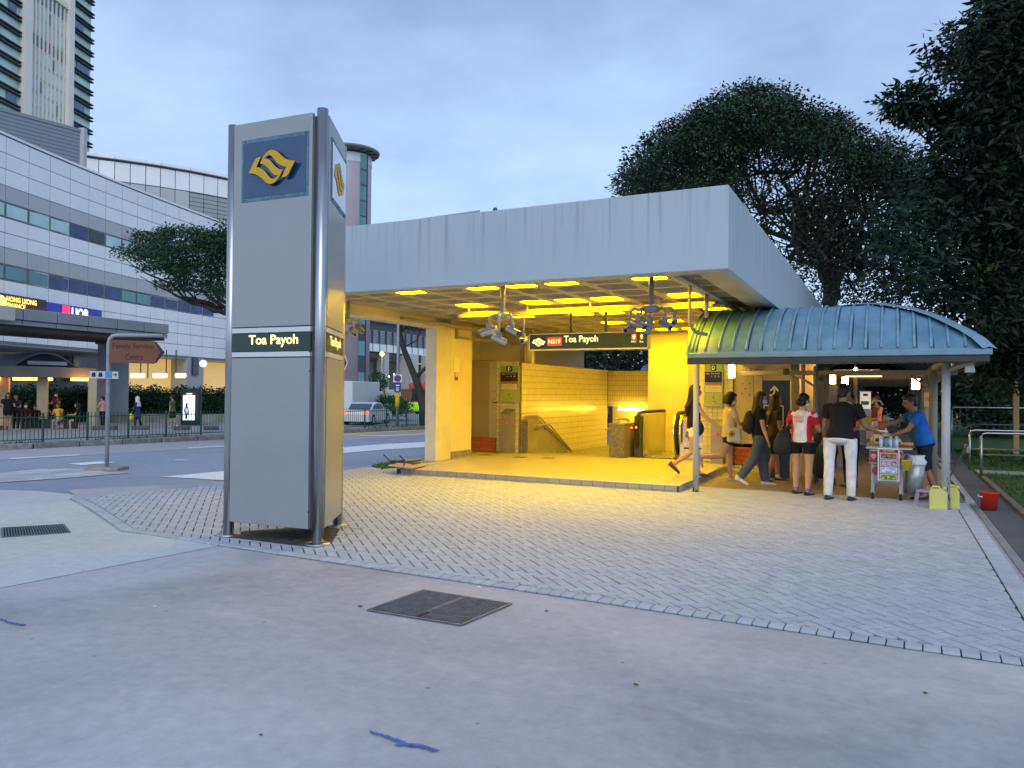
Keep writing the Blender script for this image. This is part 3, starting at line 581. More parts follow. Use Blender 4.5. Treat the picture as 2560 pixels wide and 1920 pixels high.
for x in (-5.22, -5.30): bp_('vertical_duct', x - .03, x + .03, 5.18, 5.30, 2.33, 3.17, m=mat('duct_paint', (.4, .33, .2), var=.1), b=.004)
# big yellow lit wall column on the right behind the escalator
yc0, yc1 = onY(1621, 840, 7.2), onY(1720, 840, 7.2)
bp_('wall_column', yc0.x, yc1.x + .02, 7.2, 7.9, -2.5, 3.17, label='broad bright yellow column behind the escalator', b=.01)
# cable trays, pipes and brackets under the ceiling
m_tray = mat('tray_paint', (.30, .28, .20), rough=.5, var=.08)
tr = T('cable_tray', 'boxed cable tray running across under the lit ceiling', 'cable tray', (-2, .2, 3.05))
MB().box(-4.2, .5, .16, .28, 2.98, 3.04, b=.004).build('long_tray', m_tray, tr); MB().box(-4.2, .5, .30, .36, 3.05, 3.10, b=.004).build('upper_tray', m_tray, tr)
MB().box(.10, .20, .29, 6.5, 2.99, 3.04, b=.004).build('rear_tray', m_tray, tr); MB().box(-5.55, -5.45, .2, 5.2, 3.0, 3.06, b=.004).build('wall_tray', m_tray, tr)
for x in (-4, -2.8, -1.6, -.4): MB().box(x - .01, x + .01, .2, .22, 3.04, 3.17).build('hanger', m_gal, tr)
pp = T('conduit_pipe', 'pair of grey conduit pipes running back along the ceiling near the right edge', 'pipes', (.55, 0, 3.1))
MB().tube([(.53, -2.79, 3.13), (.53, 6, 3.13)], .028, 10).build('pipe', m_gal, pp); MB().tube([(.62, -2.79, 3.10), (.62, 6, 3.10)], .022, 10).build('pipe', m_gal, pp)
MB().tube([(.53, -1.55, 3.12), (.53, -1.55, 2.62), (.545, -1.5, 2.52), (.60, -1.42, 2.46), (.72, -1.3, 2.44)], .025, 10).build('bent_pipe', m_tray, pp)
MB().tube([(.56, -.6, 3.12), (.56, -.6, 2.75)], .03, 10).build('drop_pipe', m_gal, pp)
MB().tube([(-.9, 2.4, 3.10), (.9, 2.4, 3.10)], .014, 8).build('pipe', m_gal, pp); MB().tube([(-5.5, 1.4, 3.12), (.9, 1.4, 3.12)], .012, 8).build('pipe', m_gal, pp)
fr_ = T('pipe_bracket', 'boxed bracket frame fixed high on the left yellow wall', 'bracket', (-5.6, 2.6, 3.0))
for a in ((-5.66, -5.6, 2.5, 2.58, 2.78, 3.1), (-5.66, -4.2, 4.9, 4.98, 3.0, 3.08)): MB().box(*a, b=.004).build('channel', m_tray, fr_)
MB().beam((-5.62, 2.6, 3.05), (-5.62, 5.2, 3.05), .06, .06).build('channel', m_tray, fr_); MB().beam((-5.62, 2.6, 2.82), (-5.62, 5.2, 2.82), .05, .05).build('channel', m_tray, fr_); MB().beam((-5.6, 5.15, 2.82), (-5.2, 5.2, 2.80), .05, .05).build('channel', m_tray, fr_)
# ------------------------------------------------------------------ raised platform
m_plat = ground_mat('platform_floor', (.40, .36, .24), (.48, .43, .28), (.42, .37, .26), rough=.55, big=.6, fine=14, speck=0, bump=.1)
pt = T('station_platform', 'low raised tiled floor of the station entrance', None, (-2.7, 3, 0)); tag(pt, 'low raised tiled floor of the station entrance', None, None, 'structure')
HZ = .13
def slab(x0, x1, y0, y1, nm='floor_slab'): return MB().box(x0, x1, y0, y1, -.3, HZ - .012).build(nm, m_plat, pt)
slab(-5.44, 0, .012, 4.62); slab(-6.6, -5.44, 1.65, 5.3); slab(-5.44, -5.05, 4.62, 5.3); slab(-2.45, 0, 4.62, 4.95); slab(-.75, 0, 4.95, 12.9); slab(-2.62, -2.45, 4.62, 7)
m_ftile = mat('floor_tile', (.46, .41, .26), rough=.42, var=.07, scale=6, objvar=.05, bump=.05, bscale=60)
tw = .3; fb = MB().frame((0, 0, 0), X_, Y_, Z_, tw / 2 - .0015, tw / 2 - .0015, .006, b=.0015); fme = mesh('floor_tile', fb.v, fb.f, m_ftile); fl = []
for i in range(19):
    for j in range(16):
        x, y = -.02 - tw * (i + .5), .02 + tw * (j + .5)
        if x < -5.42 or (-5.05 < x < -2.45 and y > 4.5) or y > 4.9: continue
        fl.append((math.hypot(x - CAM.x, y - CAM.y), x, y))
for _, x, y in sorted(fl)[:285]: link('floor_tile', fme, pt, Matrix.Translation((x, y, HZ - .0065 + rng.uniform(-.0006, .0006))))
m_nose = mat('step_nosing', (.62, .60, .52), rough=.5, var=.08); m_riser = mat('riser_tile', (.28, .28, .28), rough=.55, var=.12, scale=5, objvar=.1)
bp_('nosing', -5.44, .014, .0, .03, HZ - .012, HZ + .002, m=m_nose, b=.003, parent=pt); bp_('nosing', -.016, .014, .032, 2.9, HZ - .012, HZ + .002, m=m_nose, b=.003, parent=pt); bp_('nosing', -5.456, -5.442, .0, 1.7, HZ - .012, HZ + .002, m=m_nose, parent=pt)
rb = [(.09, .052, .112), (.046, .0, .044)]
m_bed = mat('riser_bed', (.05, .045, .04), rough=.9)
bp_('riser_bed', -5.44, -.002, .004, .0115, -.1, HZ - .0125, m=m_bed, parent=pt); bp_('riser_bed', .0001, .004, .012, 2.9, -.1, HZ - .0125, m=m_bed, parent=pt)
for z0, z1, in ((.045, .116), (-.02, .041)):
    pw = .205; me = mesh('riser_tile', *(lambda q: (q.v, q.f))(MB().frame((0, 0, 0), X_, Y_, Z_, pw / 2 - .004, .008, (z1 - z0) / 2, b=.002)), m_riser)
    for i in range(26): link('riser_tile', me, pt, Matrix.Translation((.0 - pw * (i + .5) - .02, .006, (z0 + z1) / 2)))
    for i in range(14): link('riser_tile', me, pt, Matrix.Translation((.006, .02 + pw * (i + .5), (z0 + z1) / 2)) @ Matrix.Rotation(math.pi / 2, 4, 'Z'))
    for i in range(8): link('riser_tile', me, pt, Matrix.Translation((-5.45, .02 + pw * (i + .5), (z0 + z1) / 2 - .0)) @ Matrix.Rotation(math.pi / 2, 4, 'Z'))
# second low step behind the corner, right of the platform
bp_('rear_step', .02, .9, 4.25, 4.6, -.1, .10, m=mat('concrete_step', (.36, .35, .32), var=.12), parent=pt, b=.01); bp_('rear_step', .02, .9, 3.95, 4.24, -.1, .05, m=mat('concrete_step', (.36, .35, .32)), parent=pt, b=.01)
# ------------------------------------------------------------------ tiled walls
def tile_wall(root, o, ux, wid, z0, z1, tw, thh, nrm, m, grout, name='wall_tile', cap=300, skip=(), z_ref=None):
    o = Vector(o); ux = Vector(ux).normalized(); nrm = Vector(nrm).normalized(); nx = max(1, round(wid / tw)); tw = wid / nx; nz = math.ceil((z1 - z0) / thh); me = {}
    L_ = []
    for j in range(nz):
        zt = z1 - j * thh; zb = max(z0, zt - thh); h = zt - zb
        for i in range(nx):
            c = o + ux * ((i + .5) * tw) + nrm * .004; c.z = (zt + zb) / 2
            if any(a <= (i + .5) * tw <= b_ and c_ <= c.z <= d_ for a, b_, c_, d_ in skip): continue
            L_.append(((c - CAM).length, c, h))
    L_.sort(key=lambda q: q[0]); R = MB()
    for q, (dd, c, h) in enumerate(L_):
        if q < cap:
            key = round(h, 3)
            if key not in me: b = MB().frame((0, 0, 0), ux, nrm, Z_, tw / 2 - .003, .006, h / 2 - .003, b=.0025); me[key] = mesh(name, b.v, b.f, m)
            link(name, me[key], root, Matrix.Translation(c + nrm * rng.uniform(0, .0012)))
        else: R.frame(c, ux, nrm, Z_, tw / 2 - .003, .006, h / 2 - .003, b=.0025)
    if R.v: R.build(name + 's', m, root, None, 'stuff', fix=False)
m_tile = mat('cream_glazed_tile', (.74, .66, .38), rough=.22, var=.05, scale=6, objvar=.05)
m_tile_g = mat('cream_glazed_tile_daylit', (.58, .54, .33), rough=.25, var=.06, scale=6, objvar=.07)  # same tile in a duller tone, its daylight put into the colour
m_grout = mat('brown_grout', (.16, .11, .06), rough=.9, var=.2)
w1 = T('stair_wall', 'long cream tiled wall along the left of the stairwell', 'tiled wall', (-5.06, 7.5, 0))
bp_('wall_core', -5.06, -5.036, 4.66, 11.0, -2.6, 2.325, m=m_grout, parent=w1); tile_wall(w1, (-5.036, 4.66, 0), (0, 1, 0), 6.3, -2.3, 2.325, .075, .155, (1, 0, 0), m_tile, m_grout)
w2 = T('stair_end_wall', 'cream tiled wall across the far end of the stairwell', 'tiled wall', (-4, 11.1, 0))
bp_('wall_core', -5.03, -2.6, 11.02, 11.2, 1.25, 2.31, m=m_grout, parent=w2); tile_wall(w2, (-5.03, 11.02, 0), (1, 0, 0), 2.4, 1.25, 2.31, .078, .155, (0, -1, 0), m_tile, m_grout)
bp_('lower_wall', -5.03, -.8, 12.2, 12.3, -3, 3.17, m=m_cream, parent=w2) if False else None
bp_('lintel', -5.03, -2.6, 11.0, 11.25, 1.18, 1.245, m=m_nose, parent=w2, b=.004); bp_('lower_back_wall', -5.03, -2.4, 11.5, 11.6, -3, 1.18, m=m_cream, parent=w2)
w3 = T('tiled_pillar', 'narrow cream tiled pillar carrying the exit board beside the grey door', 'tiled wall', (-5.33, 4.5, .13))
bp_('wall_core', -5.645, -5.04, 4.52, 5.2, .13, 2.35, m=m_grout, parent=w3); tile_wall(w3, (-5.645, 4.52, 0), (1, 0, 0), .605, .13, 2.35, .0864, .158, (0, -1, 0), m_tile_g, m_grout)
w4 = T('tiled_panel', 'cream tiled wall right of the escalator with green exit board', 'tiled wall', (-.1, 4.5, .13))
xr0 = onY(1757, 1100, 4.42).x; xr1 = onY(1832, 1100, 4.42).x
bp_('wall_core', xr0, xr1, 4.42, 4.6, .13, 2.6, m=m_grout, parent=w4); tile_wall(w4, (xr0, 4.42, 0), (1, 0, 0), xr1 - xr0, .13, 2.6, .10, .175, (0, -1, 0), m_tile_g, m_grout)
w5 = T('escalator_side_wall', 'cream tiled strip of wall between escalator and right tiled panel', 'tiled wall', (-.66, 7.9, .13))
q0, q1 = onY(1722, 900, 6.2), onY(1756, 900, 6.2)
bp_('wall_core', q0.x, q1.x + .05, 6.2, 6.3, -2, 3.16, m=m_cream, parent=w5); tile_wall(w5, (q0.x + .18, 6.2, 0), (1, 0, 0), q1.x - q0.x - .14, 1.1, 2.6, .11, .16, (0, -1, 0), m_tile, m_grout)
bp_('side_wall', -.56, -.5, 4.6, 12.8, -2, 3.16, m=m_cream, parent=w5)
# stairs going down
m_stair = mat('stair_granite', (.38, .36, .30), rough=.6, var=.15, scale=20)
sr = T('stairs', 'stairs descending inside the yellow lit stairwell', 'stairs', (-3.8, 6, 0))
for i in range(16): MB().box(-5.03, -2.62, 5.0 + .3 * i, 5.0 + .3 * (i + 1) + .03, HZ - .155 * (i + 1) - .16, HZ - .155 * (i + 1), b=.006).build('step', m_stair, sr)
MB().box(-5.03, -2.62, 4.63, 5.0, -.1, HZ - .001).build('landing', m_stair, sr)
m_stl = mat('stair_lamp', (1, .8, .3), var=0, emit=34, ecol=(1, .66, .06))
for i, (x, y, z) in enumerate(((-3.0, 10.8, 1.1), (-4.2, 10.8, 1.1), (-3.6, 8.6, -1.1))):
    l_ = T('stair_lamp', ['glowing tube lamp under the far lintel at the right of the stairs', 'glowing tube lamp under the far lintel at the left of the stairs', 'glowing lamp low down in the stairwell'][i], 'lamp', (x, y, z)); MB().tube([(x - .4, y, z), (x + .4, y, z)], .04, 10).build('tube', m_stl, l_); MB().box(x - .42, x + .42, y - .05, y + .05, z + .045, z + .08, b=.01).build('housing', m_nose, l_)
# granite parapets with handrails
m_gran = mat('granite', (.17, .15, .10), rough=.55, var=.45, scale=28, bump=.3, bscale=60)
m_granp = mat('granite_polished', (.28, .25, .18), rough=.3, var=.14, scale=3)
def parapet(root, x0, x1, y0, yflat, yend, zt, name='block'):
    b = MB(); b.prism([(y0, HZ - .9), (y0, zt), (yflat, zt), (yend, HZ - .1), (yend, HZ - .9)], (x0, 0, 0), Y_, Z_, (x1 - x0, 0, 0)); b.build(name, m_granp, root)
    MB().box(x0 + .002, x1 - .002, y0 - .02, y0 - .001, HZ, zt - .003, b=.003).build('rough_end_face', m_gran, root)
    MB().prism([(y0 - .022, zt), (y0 - .022, zt + .03), (yflat + .02, zt + .03), (yend + .1, HZ - .07), (yend + .1, HZ - .1), (yflat, zt)], (x0 - .008, 0, 0), Y_, Z_, (x1 - x0 + .016, 0, 0)).build('coping', m_granp, root)
def rail(root, pts, r=.022, name='handrail'):
    MB().tube(pts, r, 10).build(name, m_steel, root)
ye = onX(1425, 1131, -4.8).y
pa = T('stair_parapet', 'low granite parapet at the left of the stairs with two steel handrails', 'parapet', (-4.92, 4.7, .13))
parapet(pa, -5.03, -4.86, 4.68, 5.3, ye, .90)
rail(pa, [(-4.95, 4.75, 1.0), (-4.95, 4.95, 1.01), (-4.95, 5.5, 1.0), (-4.95, 5.62, .95), (-4.95, ye + .35, .0)])
for y in (4.9, 5.4): MB().tube([(-4.95, y, .92), (-4.95, y, 1.0)], .012, 8).build('rail_post', m_steel, pa)
rail(pa, [(-4.76, 4.95, .79), (-4.76, 5.15, .79), (-4.76, 5.75, .79), (-4.76, 5.9, .72), (-4.76, ye + .3, -.15)])
for y in (5.1, 5.65): MB().tube([(-4.76, y, .78), (-4.76, y, .68), (-4.86, y, .68)], .012, 8).build('rail_bracket', m_steel, pa)
pb = T('stair_parapet', 'granite parapet block between the stairs and the escalator', 'parapet', (-2.6, 4.5, .13))
parapet(pb, -2.72, -2.36, 4.5, 5.25, 6.3, .885)
rail(pb, [(-2.62, 4.6, 1.0), (-2.62, 4.9, 1.0), (-2.62, 5.5, .98), (-2.62, 7.0, .2)]); MB().tube([(-2.62, 4.85, .9), (-2.62, 4.85, 1.0)], .012, 8).build('rail_post', m_steel, pb)
rail(pb, [(-2.86, 4.62, .76), (-2.86, 5.4, .76), (-2.86, 6.8, .05)]); MB().tube([(-2.86, 4.72, .76), (-2.72, 4.72, .72)], .014, 8).build('rail_bracket', m_steel, pb)
m_red = mat('red_lamp', (1, .15, .1), emit=6, ecol=(1, .12, .06), var=0)
MB().ball((-2.352, 5.0, .80), .018, .03, .014).build('red_indicator', m_red, pb, 'small glowing red indicator')
# escalator
es = T('escalator', 'escalator top with steel balustrade and curved black handrails', 'escalator', (-1.5, 5, .13))
m_es = mat('escalator_steel', (.62, .60, .54), rough=.22, metal=.85, var=.05, scale=2)
def balus(x0, x1, name):
    b = MB(); y0 = 4.85; P = [(y0 + .28, HZ), (y0 + .1, HZ + .3), (y0 + .02, HZ + .55), (y0 + .06, HZ + .8), (y0 + .18, HZ + .97), (y0 + 3.2, HZ + .97), (y0 + 6, HZ - .7), (y0 + 6, HZ - 1.7), (y0 + 3, HZ)]
    b.prism(P, (x0, 0, 0), Y_, Z_, (x1 - x0, 0, 0)); b.build(name, m_es, es)
    H = [(y0 + .42, HZ + .18), (y0 + .2, HZ + .12), (y0 + .06, HZ + .25), (y0 - .03, HZ + .5), (y0 - .02, HZ + .78), (y0 + .08, HZ + .96), (y0 + .25, HZ + 1.03), (y0 + 3.2, HZ + 1.03), (y0 + 6, HZ - .62)]
    MB().tube([((x0 + x1) / 2, y, z) for y, z in H], .042, 10).build('rubber_handrail', m_black, es)
balus(-2.22, -2.14, 'balustrade'); balus(-1.36, -1.18, 'balustrade')
MB().box(-1.18, -.62, 4.95, 5.6, HZ, HZ + .92, b=.04).build('newel_cabinet', m_es, es, 'pale curved steel cabinet at the escalator end')
MB().box(-1.02, -.9, 4.943, 4.95, HZ + .42, HZ + .72, b=.002).build('notice_plate', mat('plate_brown', (.2, .15, .1)), es)
MB().box(-1.20, -.60, 4.90, 4.94, HZ, HZ + .36, b=.004).build('kick_plate', m_es, es); MB().box(-1.1, -.72, 4.86, 4.9, HZ + .24, HZ + .27, b=.003).build('black_bar', m_black, es)
MB().box(-2.36, -2.22, 5.3, 5.6, HZ, HZ + .35, b=.01).build('low_box', mat('dark_steel_box', (.10, .09, .07), metal=.5), es); MB().box(-2.10, -1.40, 5.1, 7, HZ - .01, HZ + .012).build('comb_plate', m_es, es)
MB().ball((-2.18, 4.80, .82), .022, .02, .03).build('red_indicator', m_red, es, 'small glowing red indicator'); MB().box(-2.26, -2.1, 4.9, 5.1, HZ, HZ + .95, b=.01).build('end_post', m_dark, es)
# ------------------------------------------------------------------ door recess, boards, bins
dr = T('plant_room_door', 'tall grey brown metal door above an orange brick sill', 'door', (-6, 4.5, .47))
d0 = onY(1178, 1000, 4.5).x; d1 = onY(1241, 1000, 4.5).x
m_door = mat('door_paint', (.30, .26, .19), rough=.5, var=.08, scale=1.5); m_door2 = mat('door_leaf_paint', (.42, .38, .28), rough=.5, var=.06)
ds = d0 + (d1 - d0) * .70
MB().box(d0, ds - .003, 4.52, 4.56, .475, 2.34, b=.004).build('door_leaf', m_door, dr); MB().box(ds, d1, 4.515, 4.56, .475, 2.34, b=.004).build('door_leaf', m_door2, dr, 'narrow lighter side leaf')
MB().box(d0 - .04, d1, 4.50, 4.58, 2.342, 2.39, b=.004).build('frame', m_door, dr); MB().tube([(d1 - .10, 4.50, 1.34), (d1 + .05, 4.47, 1.35)], .012, 8).build('bolt_bar', m_dark, dr); MB().ball((d1 - .03, 4.49, 1.27), .03, .015, .04).build('padlock', m_gal, dr)
for z in (1.62, 2.05, 1.42): MB().ball((d1 - .06, 4.51, z), .012).build('screw', m_dark, dr)
m_or = mat('orange_brick', (.42, .10, .025), rough=.7, var=.15, scale=9, objvar=.12, bump=.3, bscale=60)
def brickwall(label, x0, x1, y, z0, z1, rows, bl):
    r = T('orange_brick_base', label, 'brick base', ((x0 + x1) / 2, y, z0)); MB().box(x0, x1, y + .012, y + .2, z0, z1).build('core', mat('brick_mortar', (.14, .05, .02), rough=.9), r)
    h = (z1 - z0) / rows
    for j in range(rows):
        x = x0 - (bl / 2 if j % 2 else 0)
        while x < x1 - .01:
            a, c = max(x, x0), min(x + bl, x1)
            if c - a > .03: MB().box(a + .003, c - .003, y, y + .03, z0 + j * h + .003, z0 + (j + 1) * h - .003, b=.003).build('brick', m_or, r)
            x += bl
brickwall('orange brick sill below the grey plant door', d0 - .03, d1, 4.48, .13, .47, 4, .62)
xo0, xo1 = onY(1828, 1100, 4.5).x, onY(1905, 1100, 4.5).x
brickwall('orange brick base below the beige cabinet doors on the right', xo0, xo1, 4.5, .12, .56, 5, .23)
m_bg, m_bk, m_by = mat('board_green', (.20, .33, .09), rough=.3, var=.04), mat('board_black', (.01, .011, .012), rough=.15, var=0, coat=.5), mat('board_lime', (.40, .42, .10), rough=.35, var=.12, scale=12, col2=(.30, .40, .12))
m_bred, m_bw, m_wt = mat('board_red', (.42, .03, .02), rough=.4), mat('board_cream', (.62, .60, .38), rough=.4), mat('white_print', (.75, .75, .72), rough=.5, var=0)
def board(label, x0, x1, z0, z1, Y, far=False):
    r = T('exit_board', label, 'information board', ((x0 + x1) / 2, Y, z0), 0, 'green information boards marked D'); w, h = x1 - x0, z1 - z0
    MB().box(x0 - .01, x1 + .025, Y, Y + .05, z0 - .01, z1 + .005, b=.004).build('backing', mat('board_case', (.28, .32, .16), rough=.4, metal=.2), r)
    def pl(nm, a, b_, c, d_, m, t=.006): return MB().box(x0 + w * a, x0 + w * b_, Y - t, Y, z0 + h * c, z0 + h * d_, b=.0015).build(nm, m, r)
    pl('header', 0, 1, .825, 1, m_bg); pl('letter_plate', .34, .68, .85, .985, m_bk, .009); pl('station_plate', 0, 1, .57, .818, m_bk); pl('red_strip', .03, .98, .515, .552, m_bred)
    for i, q in enumerate((.46, .42, .38, .345)): pl('notice_line', .03, .97, q, q + .028, m_bw, .005)
    pl('area_map', 0, 1, .0, .32, m_by); pl('line_badge', .06, .27, .755, .79, mat('badge_red', (.6, .09, .05)), .009)
    for a, b_, c, d_ in ((.48, .51, .17, .24), (.52, .6, .10, .125), (.16, .2, .10, .12), (.64, .68, .07, .10), (.5, .56, .2, .215)): pl('map_mark', a, b_, c, d_, m_dark, .0075)
    text('letter_D', 'D', m_wt, r, (x0 + w * .51, Y - .010, z0 + h * .872), X_, Z_, height=h * .09, align='CENTER', bold=.03, depth=.001)
    text('station_name', 'Toa Payoh', m_wt, r, (x0 + w * .34, Y - .007, z0 + h * .757), X_, Z_, height=h * .038, width=w * .55, depth=.001)
    for i, s_ in enumerate('大巴窑'):
        text('station_name', s_, m_wt, r, (x0 + w * (.36 + .2 * i), Y - .007, z0 + h * .69), X_, Z_, height=h * .038, width=w * .1, depth=.001)
    return r
bL = onY(1253, 915, 4.46), onY(1295, 1005, 4.46); board('exit D information board on the narrow tiled pillar by the grey door', bL[0].x, bL[1].x, bL[1].z, bL[0].z, 4.44)
bR = onY(1763, 911, 4.36), onY(1805, 1016, 4.36); board('exit D information board on the tiled wall behind the walking women', bR[0].x, bR[1].x, bR[1].z, bR[0].z, 4.34)
# steel bins / ticket posts
def post_bin(label, x0, x1, y0, y1, z1, g):
    r = T('steel_bin', label, 'bin', ((x0 + x1) / 2, y0, HZ), 0, g)
    MB().prism([(y0, HZ), (y0, z1 - .12), (y1, z1), (y1, HZ)], (x0, 0, 0), Y_, Z_, (x1 - x0, 0, 0)).build('body', mat('bin_steel', (.33, .32, .29), rough=.4, metal=.7, var=.08, scale=3), r)
    MB().box(x0 + .02, x1 - .02, y0 - .006, y0, z1 - .36, z1 - .24, b=.002).build('label_plate', mat('bin_label', (.45, .22, .18), rough=.3, metal=.4, var=.3, scale=12), r)
    return r
e0 = onY(1251, 1130, 4.25); e1 = onY(1276, 1130, 4.25); post_bin('slim steel bin with slanted lid against the tiled pillar', e0.x, e1.x, 4.25, 4.50, 1.20, 'slim steel bins by the tiled walls')
e0 = onY(1776, 1158, 4.2); e1 = onY(1806, 1158, 4.2); post_bin('slim steel bin against the right tiled wall behind the woman in yellow', e0.x, e1.x, 4.2, 4.40, 1.06, 'slim steel bins by the tiled walls')
# notice plate and sticker on left wall
pn = T('wall_notice', 'blank yellow notice plate with a red warning sticker below on the left wall', 'notice', (-5.66, 2.6, 2.2))
g0, g1 = onX(1135, 893, -5.66), onX(1149, 931, -5.66)
MB().box(-5.669, -5.66, g0.y, g1.y, g1.z, g0.z, b=.002).build('plate', mat('notice_cream', (.8, .76, .6), var=.03), pn)
g0, g1 = onX(1138, 930, -5.655), onX(1146, 949, -5.655); MB().box(-5.669, -5.664, g0.y, g1.y, g1.z - .02, g0.z, b=.001).build('sticker', mat('sticker_red', (.35, .05, .03)), pn)
mbx = MB(); mbx.lathe([(0, 0), (.06, 0)], (0, 0, 0), 14); Mx = Matrix.Translation((-5.662, (g0.y + g1.y) / 2, g0.z - .05)) @ Matrix.Rotation(math.pi / 2, 4, 'Y'); mbx.v = [Mx @ p for p in mbx.v]; mbx.build('pictogram', mat('picto_cream', (.75, .6, .3)), pn)
for (px, py) in ((1300, 1143), (1372, 1145), (1215, 1137)):
    p = G(px, py, HZ + .003); solo('floor_hatch', MB().box(p.x - .14, p.x + .14, p.y - .14, p.y + .14, HZ, HZ + .004, b=.001), mat('hatch_dark', (.16, .14, .10), rough=.7, var=.3, scale=20), {1300: 'middle small dark floor hatch near the left parapet', 1372: 'small dark floor hatch in front of the stairs', 1215: 'small dark floor hatch in front of the orange brick sill'}[px], 'floor hatch', 'small dark hatches in the yellow lit floor')
# ------------------------------------------------------------------ hanging station sign
YS = 1.0; s0, s1 = onY(1322, 877, YS), onY(1622, 833, YS); zs0, zs1 = onY(1322, 877, YS).z, onY(1322, 836, YS).z
hs = T('station_sign', 'long dark green hanging sign reading NS19 Toa Payoh', 'sign', ((s0.x + s1.x) / 2, YS, zs0))
m_hg = mat('hanging_sign_green', (.012, .035, .012), rough=.3, var=.05)
MB().box(s0.x + .02, s1.x - .02, YS, YS + .12, zs0 + .025, zs1 - .012, b=.004).build('sign_face', m_hg, hs)
m_al = mat('sign_frame', (.60, .56, .42), rough=.35, metal=.4, var=.04)
for nm, a in (('frame_top', (s0.x, s1.x, YS - .012, YS + .13, zs1 - .012, zs1 + .006)), ('frame_bottom', (s0.x, s1.x, YS - .012, YS + .13, zs0, zs0 + .026)), ('frame_left', (s0.x, s0.x + .022, YS - .01, YS + .13, zs0 + .027, zs1 - .013)), ('frame_right', (s1.x - .022, s1.x, YS - .01, YS + .13, zs0 + .027, zs1 - .013))): MB().box(*a, b=.003).build(nm, m_al, hs)
for px in (1428, 1515): p = onY(px, 800, YS + .06); MB().box(p.x - .026, p.x + .026, YS + .04, YS + .09, zs1, 3.17, b=.005).build('hanger_post', m_dark, hs)
m_stx = mat('sign_lettering', (.95, .85, .45), var=0, emit=.9, ecol=(1, .84, .40))
def sx_(px): return onY(px, 856, YS).x
hh = zs1 - zs0
text('lettering', 'Toa Payoh', m_stx, hs, (sx_(1410), YS - .001, zs0 + hh * .335), X_, Z_, width=sx_(1495) - sx_(1410), height=hh * .52, depth=.003, bold=.015)
MB().box(sx_(1368), sx_(1405), YS - .008, YS, zs0 + hh * .27, zs0 + hh * .80, b=.006).build('line_badge', mat('badge_lit_red', (.6, .04, .02), emit=.35, ecol=(.9, .1, .04)), hs)
text('badge_lettering', 'NS19', m_stx, hs, (sx_(1371.5), YS - .010, zs0 + hh * .40), X_, Z_, width=sx_(1401.5) - sx_(1371.5), height=hh * .27, depth=.002, bold=.01)
lx0, lx1 = sx_(1330), sx_(1363.5); us = [p[0] for p in rel]; zs_ = [p[1] for p in rel]; u0, u1, v0, v1 = min(us), max(us), min(zs_), max(zs_)
b = MB(); b.prism([(lx0 + (u - u0) / (u1 - u0) * (lx1 - lx0), zs0 + hh * (.26 + .5 * (z - v0) / (v1 - v0))) for u, z in rel], (0, YS - .001, 0), X_, Z_, (0, -.004, 0)); o_ = b.build('logo', m_stx, hs)
bm = bmesh.new(); bm.from_mesh(o_.data); bmesh.ops.triangulate(bm, faces=[f for f in bm.faces if len(f.verts) > 4]); bm.to_mesh(o_.data); bm.free()
for px, w_, m, tx in ((1585, 13, m_red if 0 else mat('picto_red', (.7, .05, .03), emit=.5, ecol=(1, .1, .05)), 'MRT'), (1604, 9, m_bg, 'Bus')):
    xa, xb = sx_(px - w_ / 2), sx_(px + w_ / 2); wd_ = xb - xa
    MB().box(xa, xb, YS - .006, YS, zs0 + hh * .52, zs0 + hh * .86, b=.003).build('pictogram', m, hs)
    MB().prism([(xa + wd_ * .3, zs0 + hh * .57), (xa + wd_ * .25, zs0 + hh * .76), (xa + wd_ * .38, zs0 + hh * .82), (xa + wd_ * .62, zs0 + hh * .82), (xa + wd_ * .75, zs0 + hh * .76), (xa + wd_ * .7, zs0 + hh * .57)], (0, YS - .006, 0), X_, Z_, (0, -.003, 0)).build('vehicle_symbol', m_stx, hs)
    text('caption', tx, m_stx, hs, ((xa + xb) / 2, YS - .002, zs0 + hh * .36), X_, Z_, height=hh * .11, align='CENTER', depth=.002)
# ------------------------------------------------------------------ clusters of surveillance cameras
m_cam = mat('camera_housing', (.36, .35, .32), rough=.45, var=.08, scale=6); m_cam2 = mat('camera_housing_grey', (.20, .20, .21), rough=.45, var=.08); m_lens = mat('camera_glass', (.005, .005, .008), rough=.05, var=0, coat=1)
def cctv_cam(root, p, d, m, L_=.24, r=.038):
    p = Vector(p); d = Vector(d).normalized(); sd = d.cross(Z_).normalized(); u = sd.cross(d)
    b = MB(); b.tube([p - d * L_ / 2, p - d * L_ * .46, p + d * L_ * .48, p + d * L_ / 2], r, 12, rs=[r * .7, r, r, r * .93]); o = b.build('camera_body', m, root)
    MB().frame(p + u * (r + .004) + d * .02, d, sd, u, L_ * .56, r * 1.02, .004, b=.002).build('sun_hood', m, o); MB().tube([p + d * (L_ / 2 + .001), p + d * (L_ / 2 + .006)], r * .62, 12).build('lens', m_lens, o)
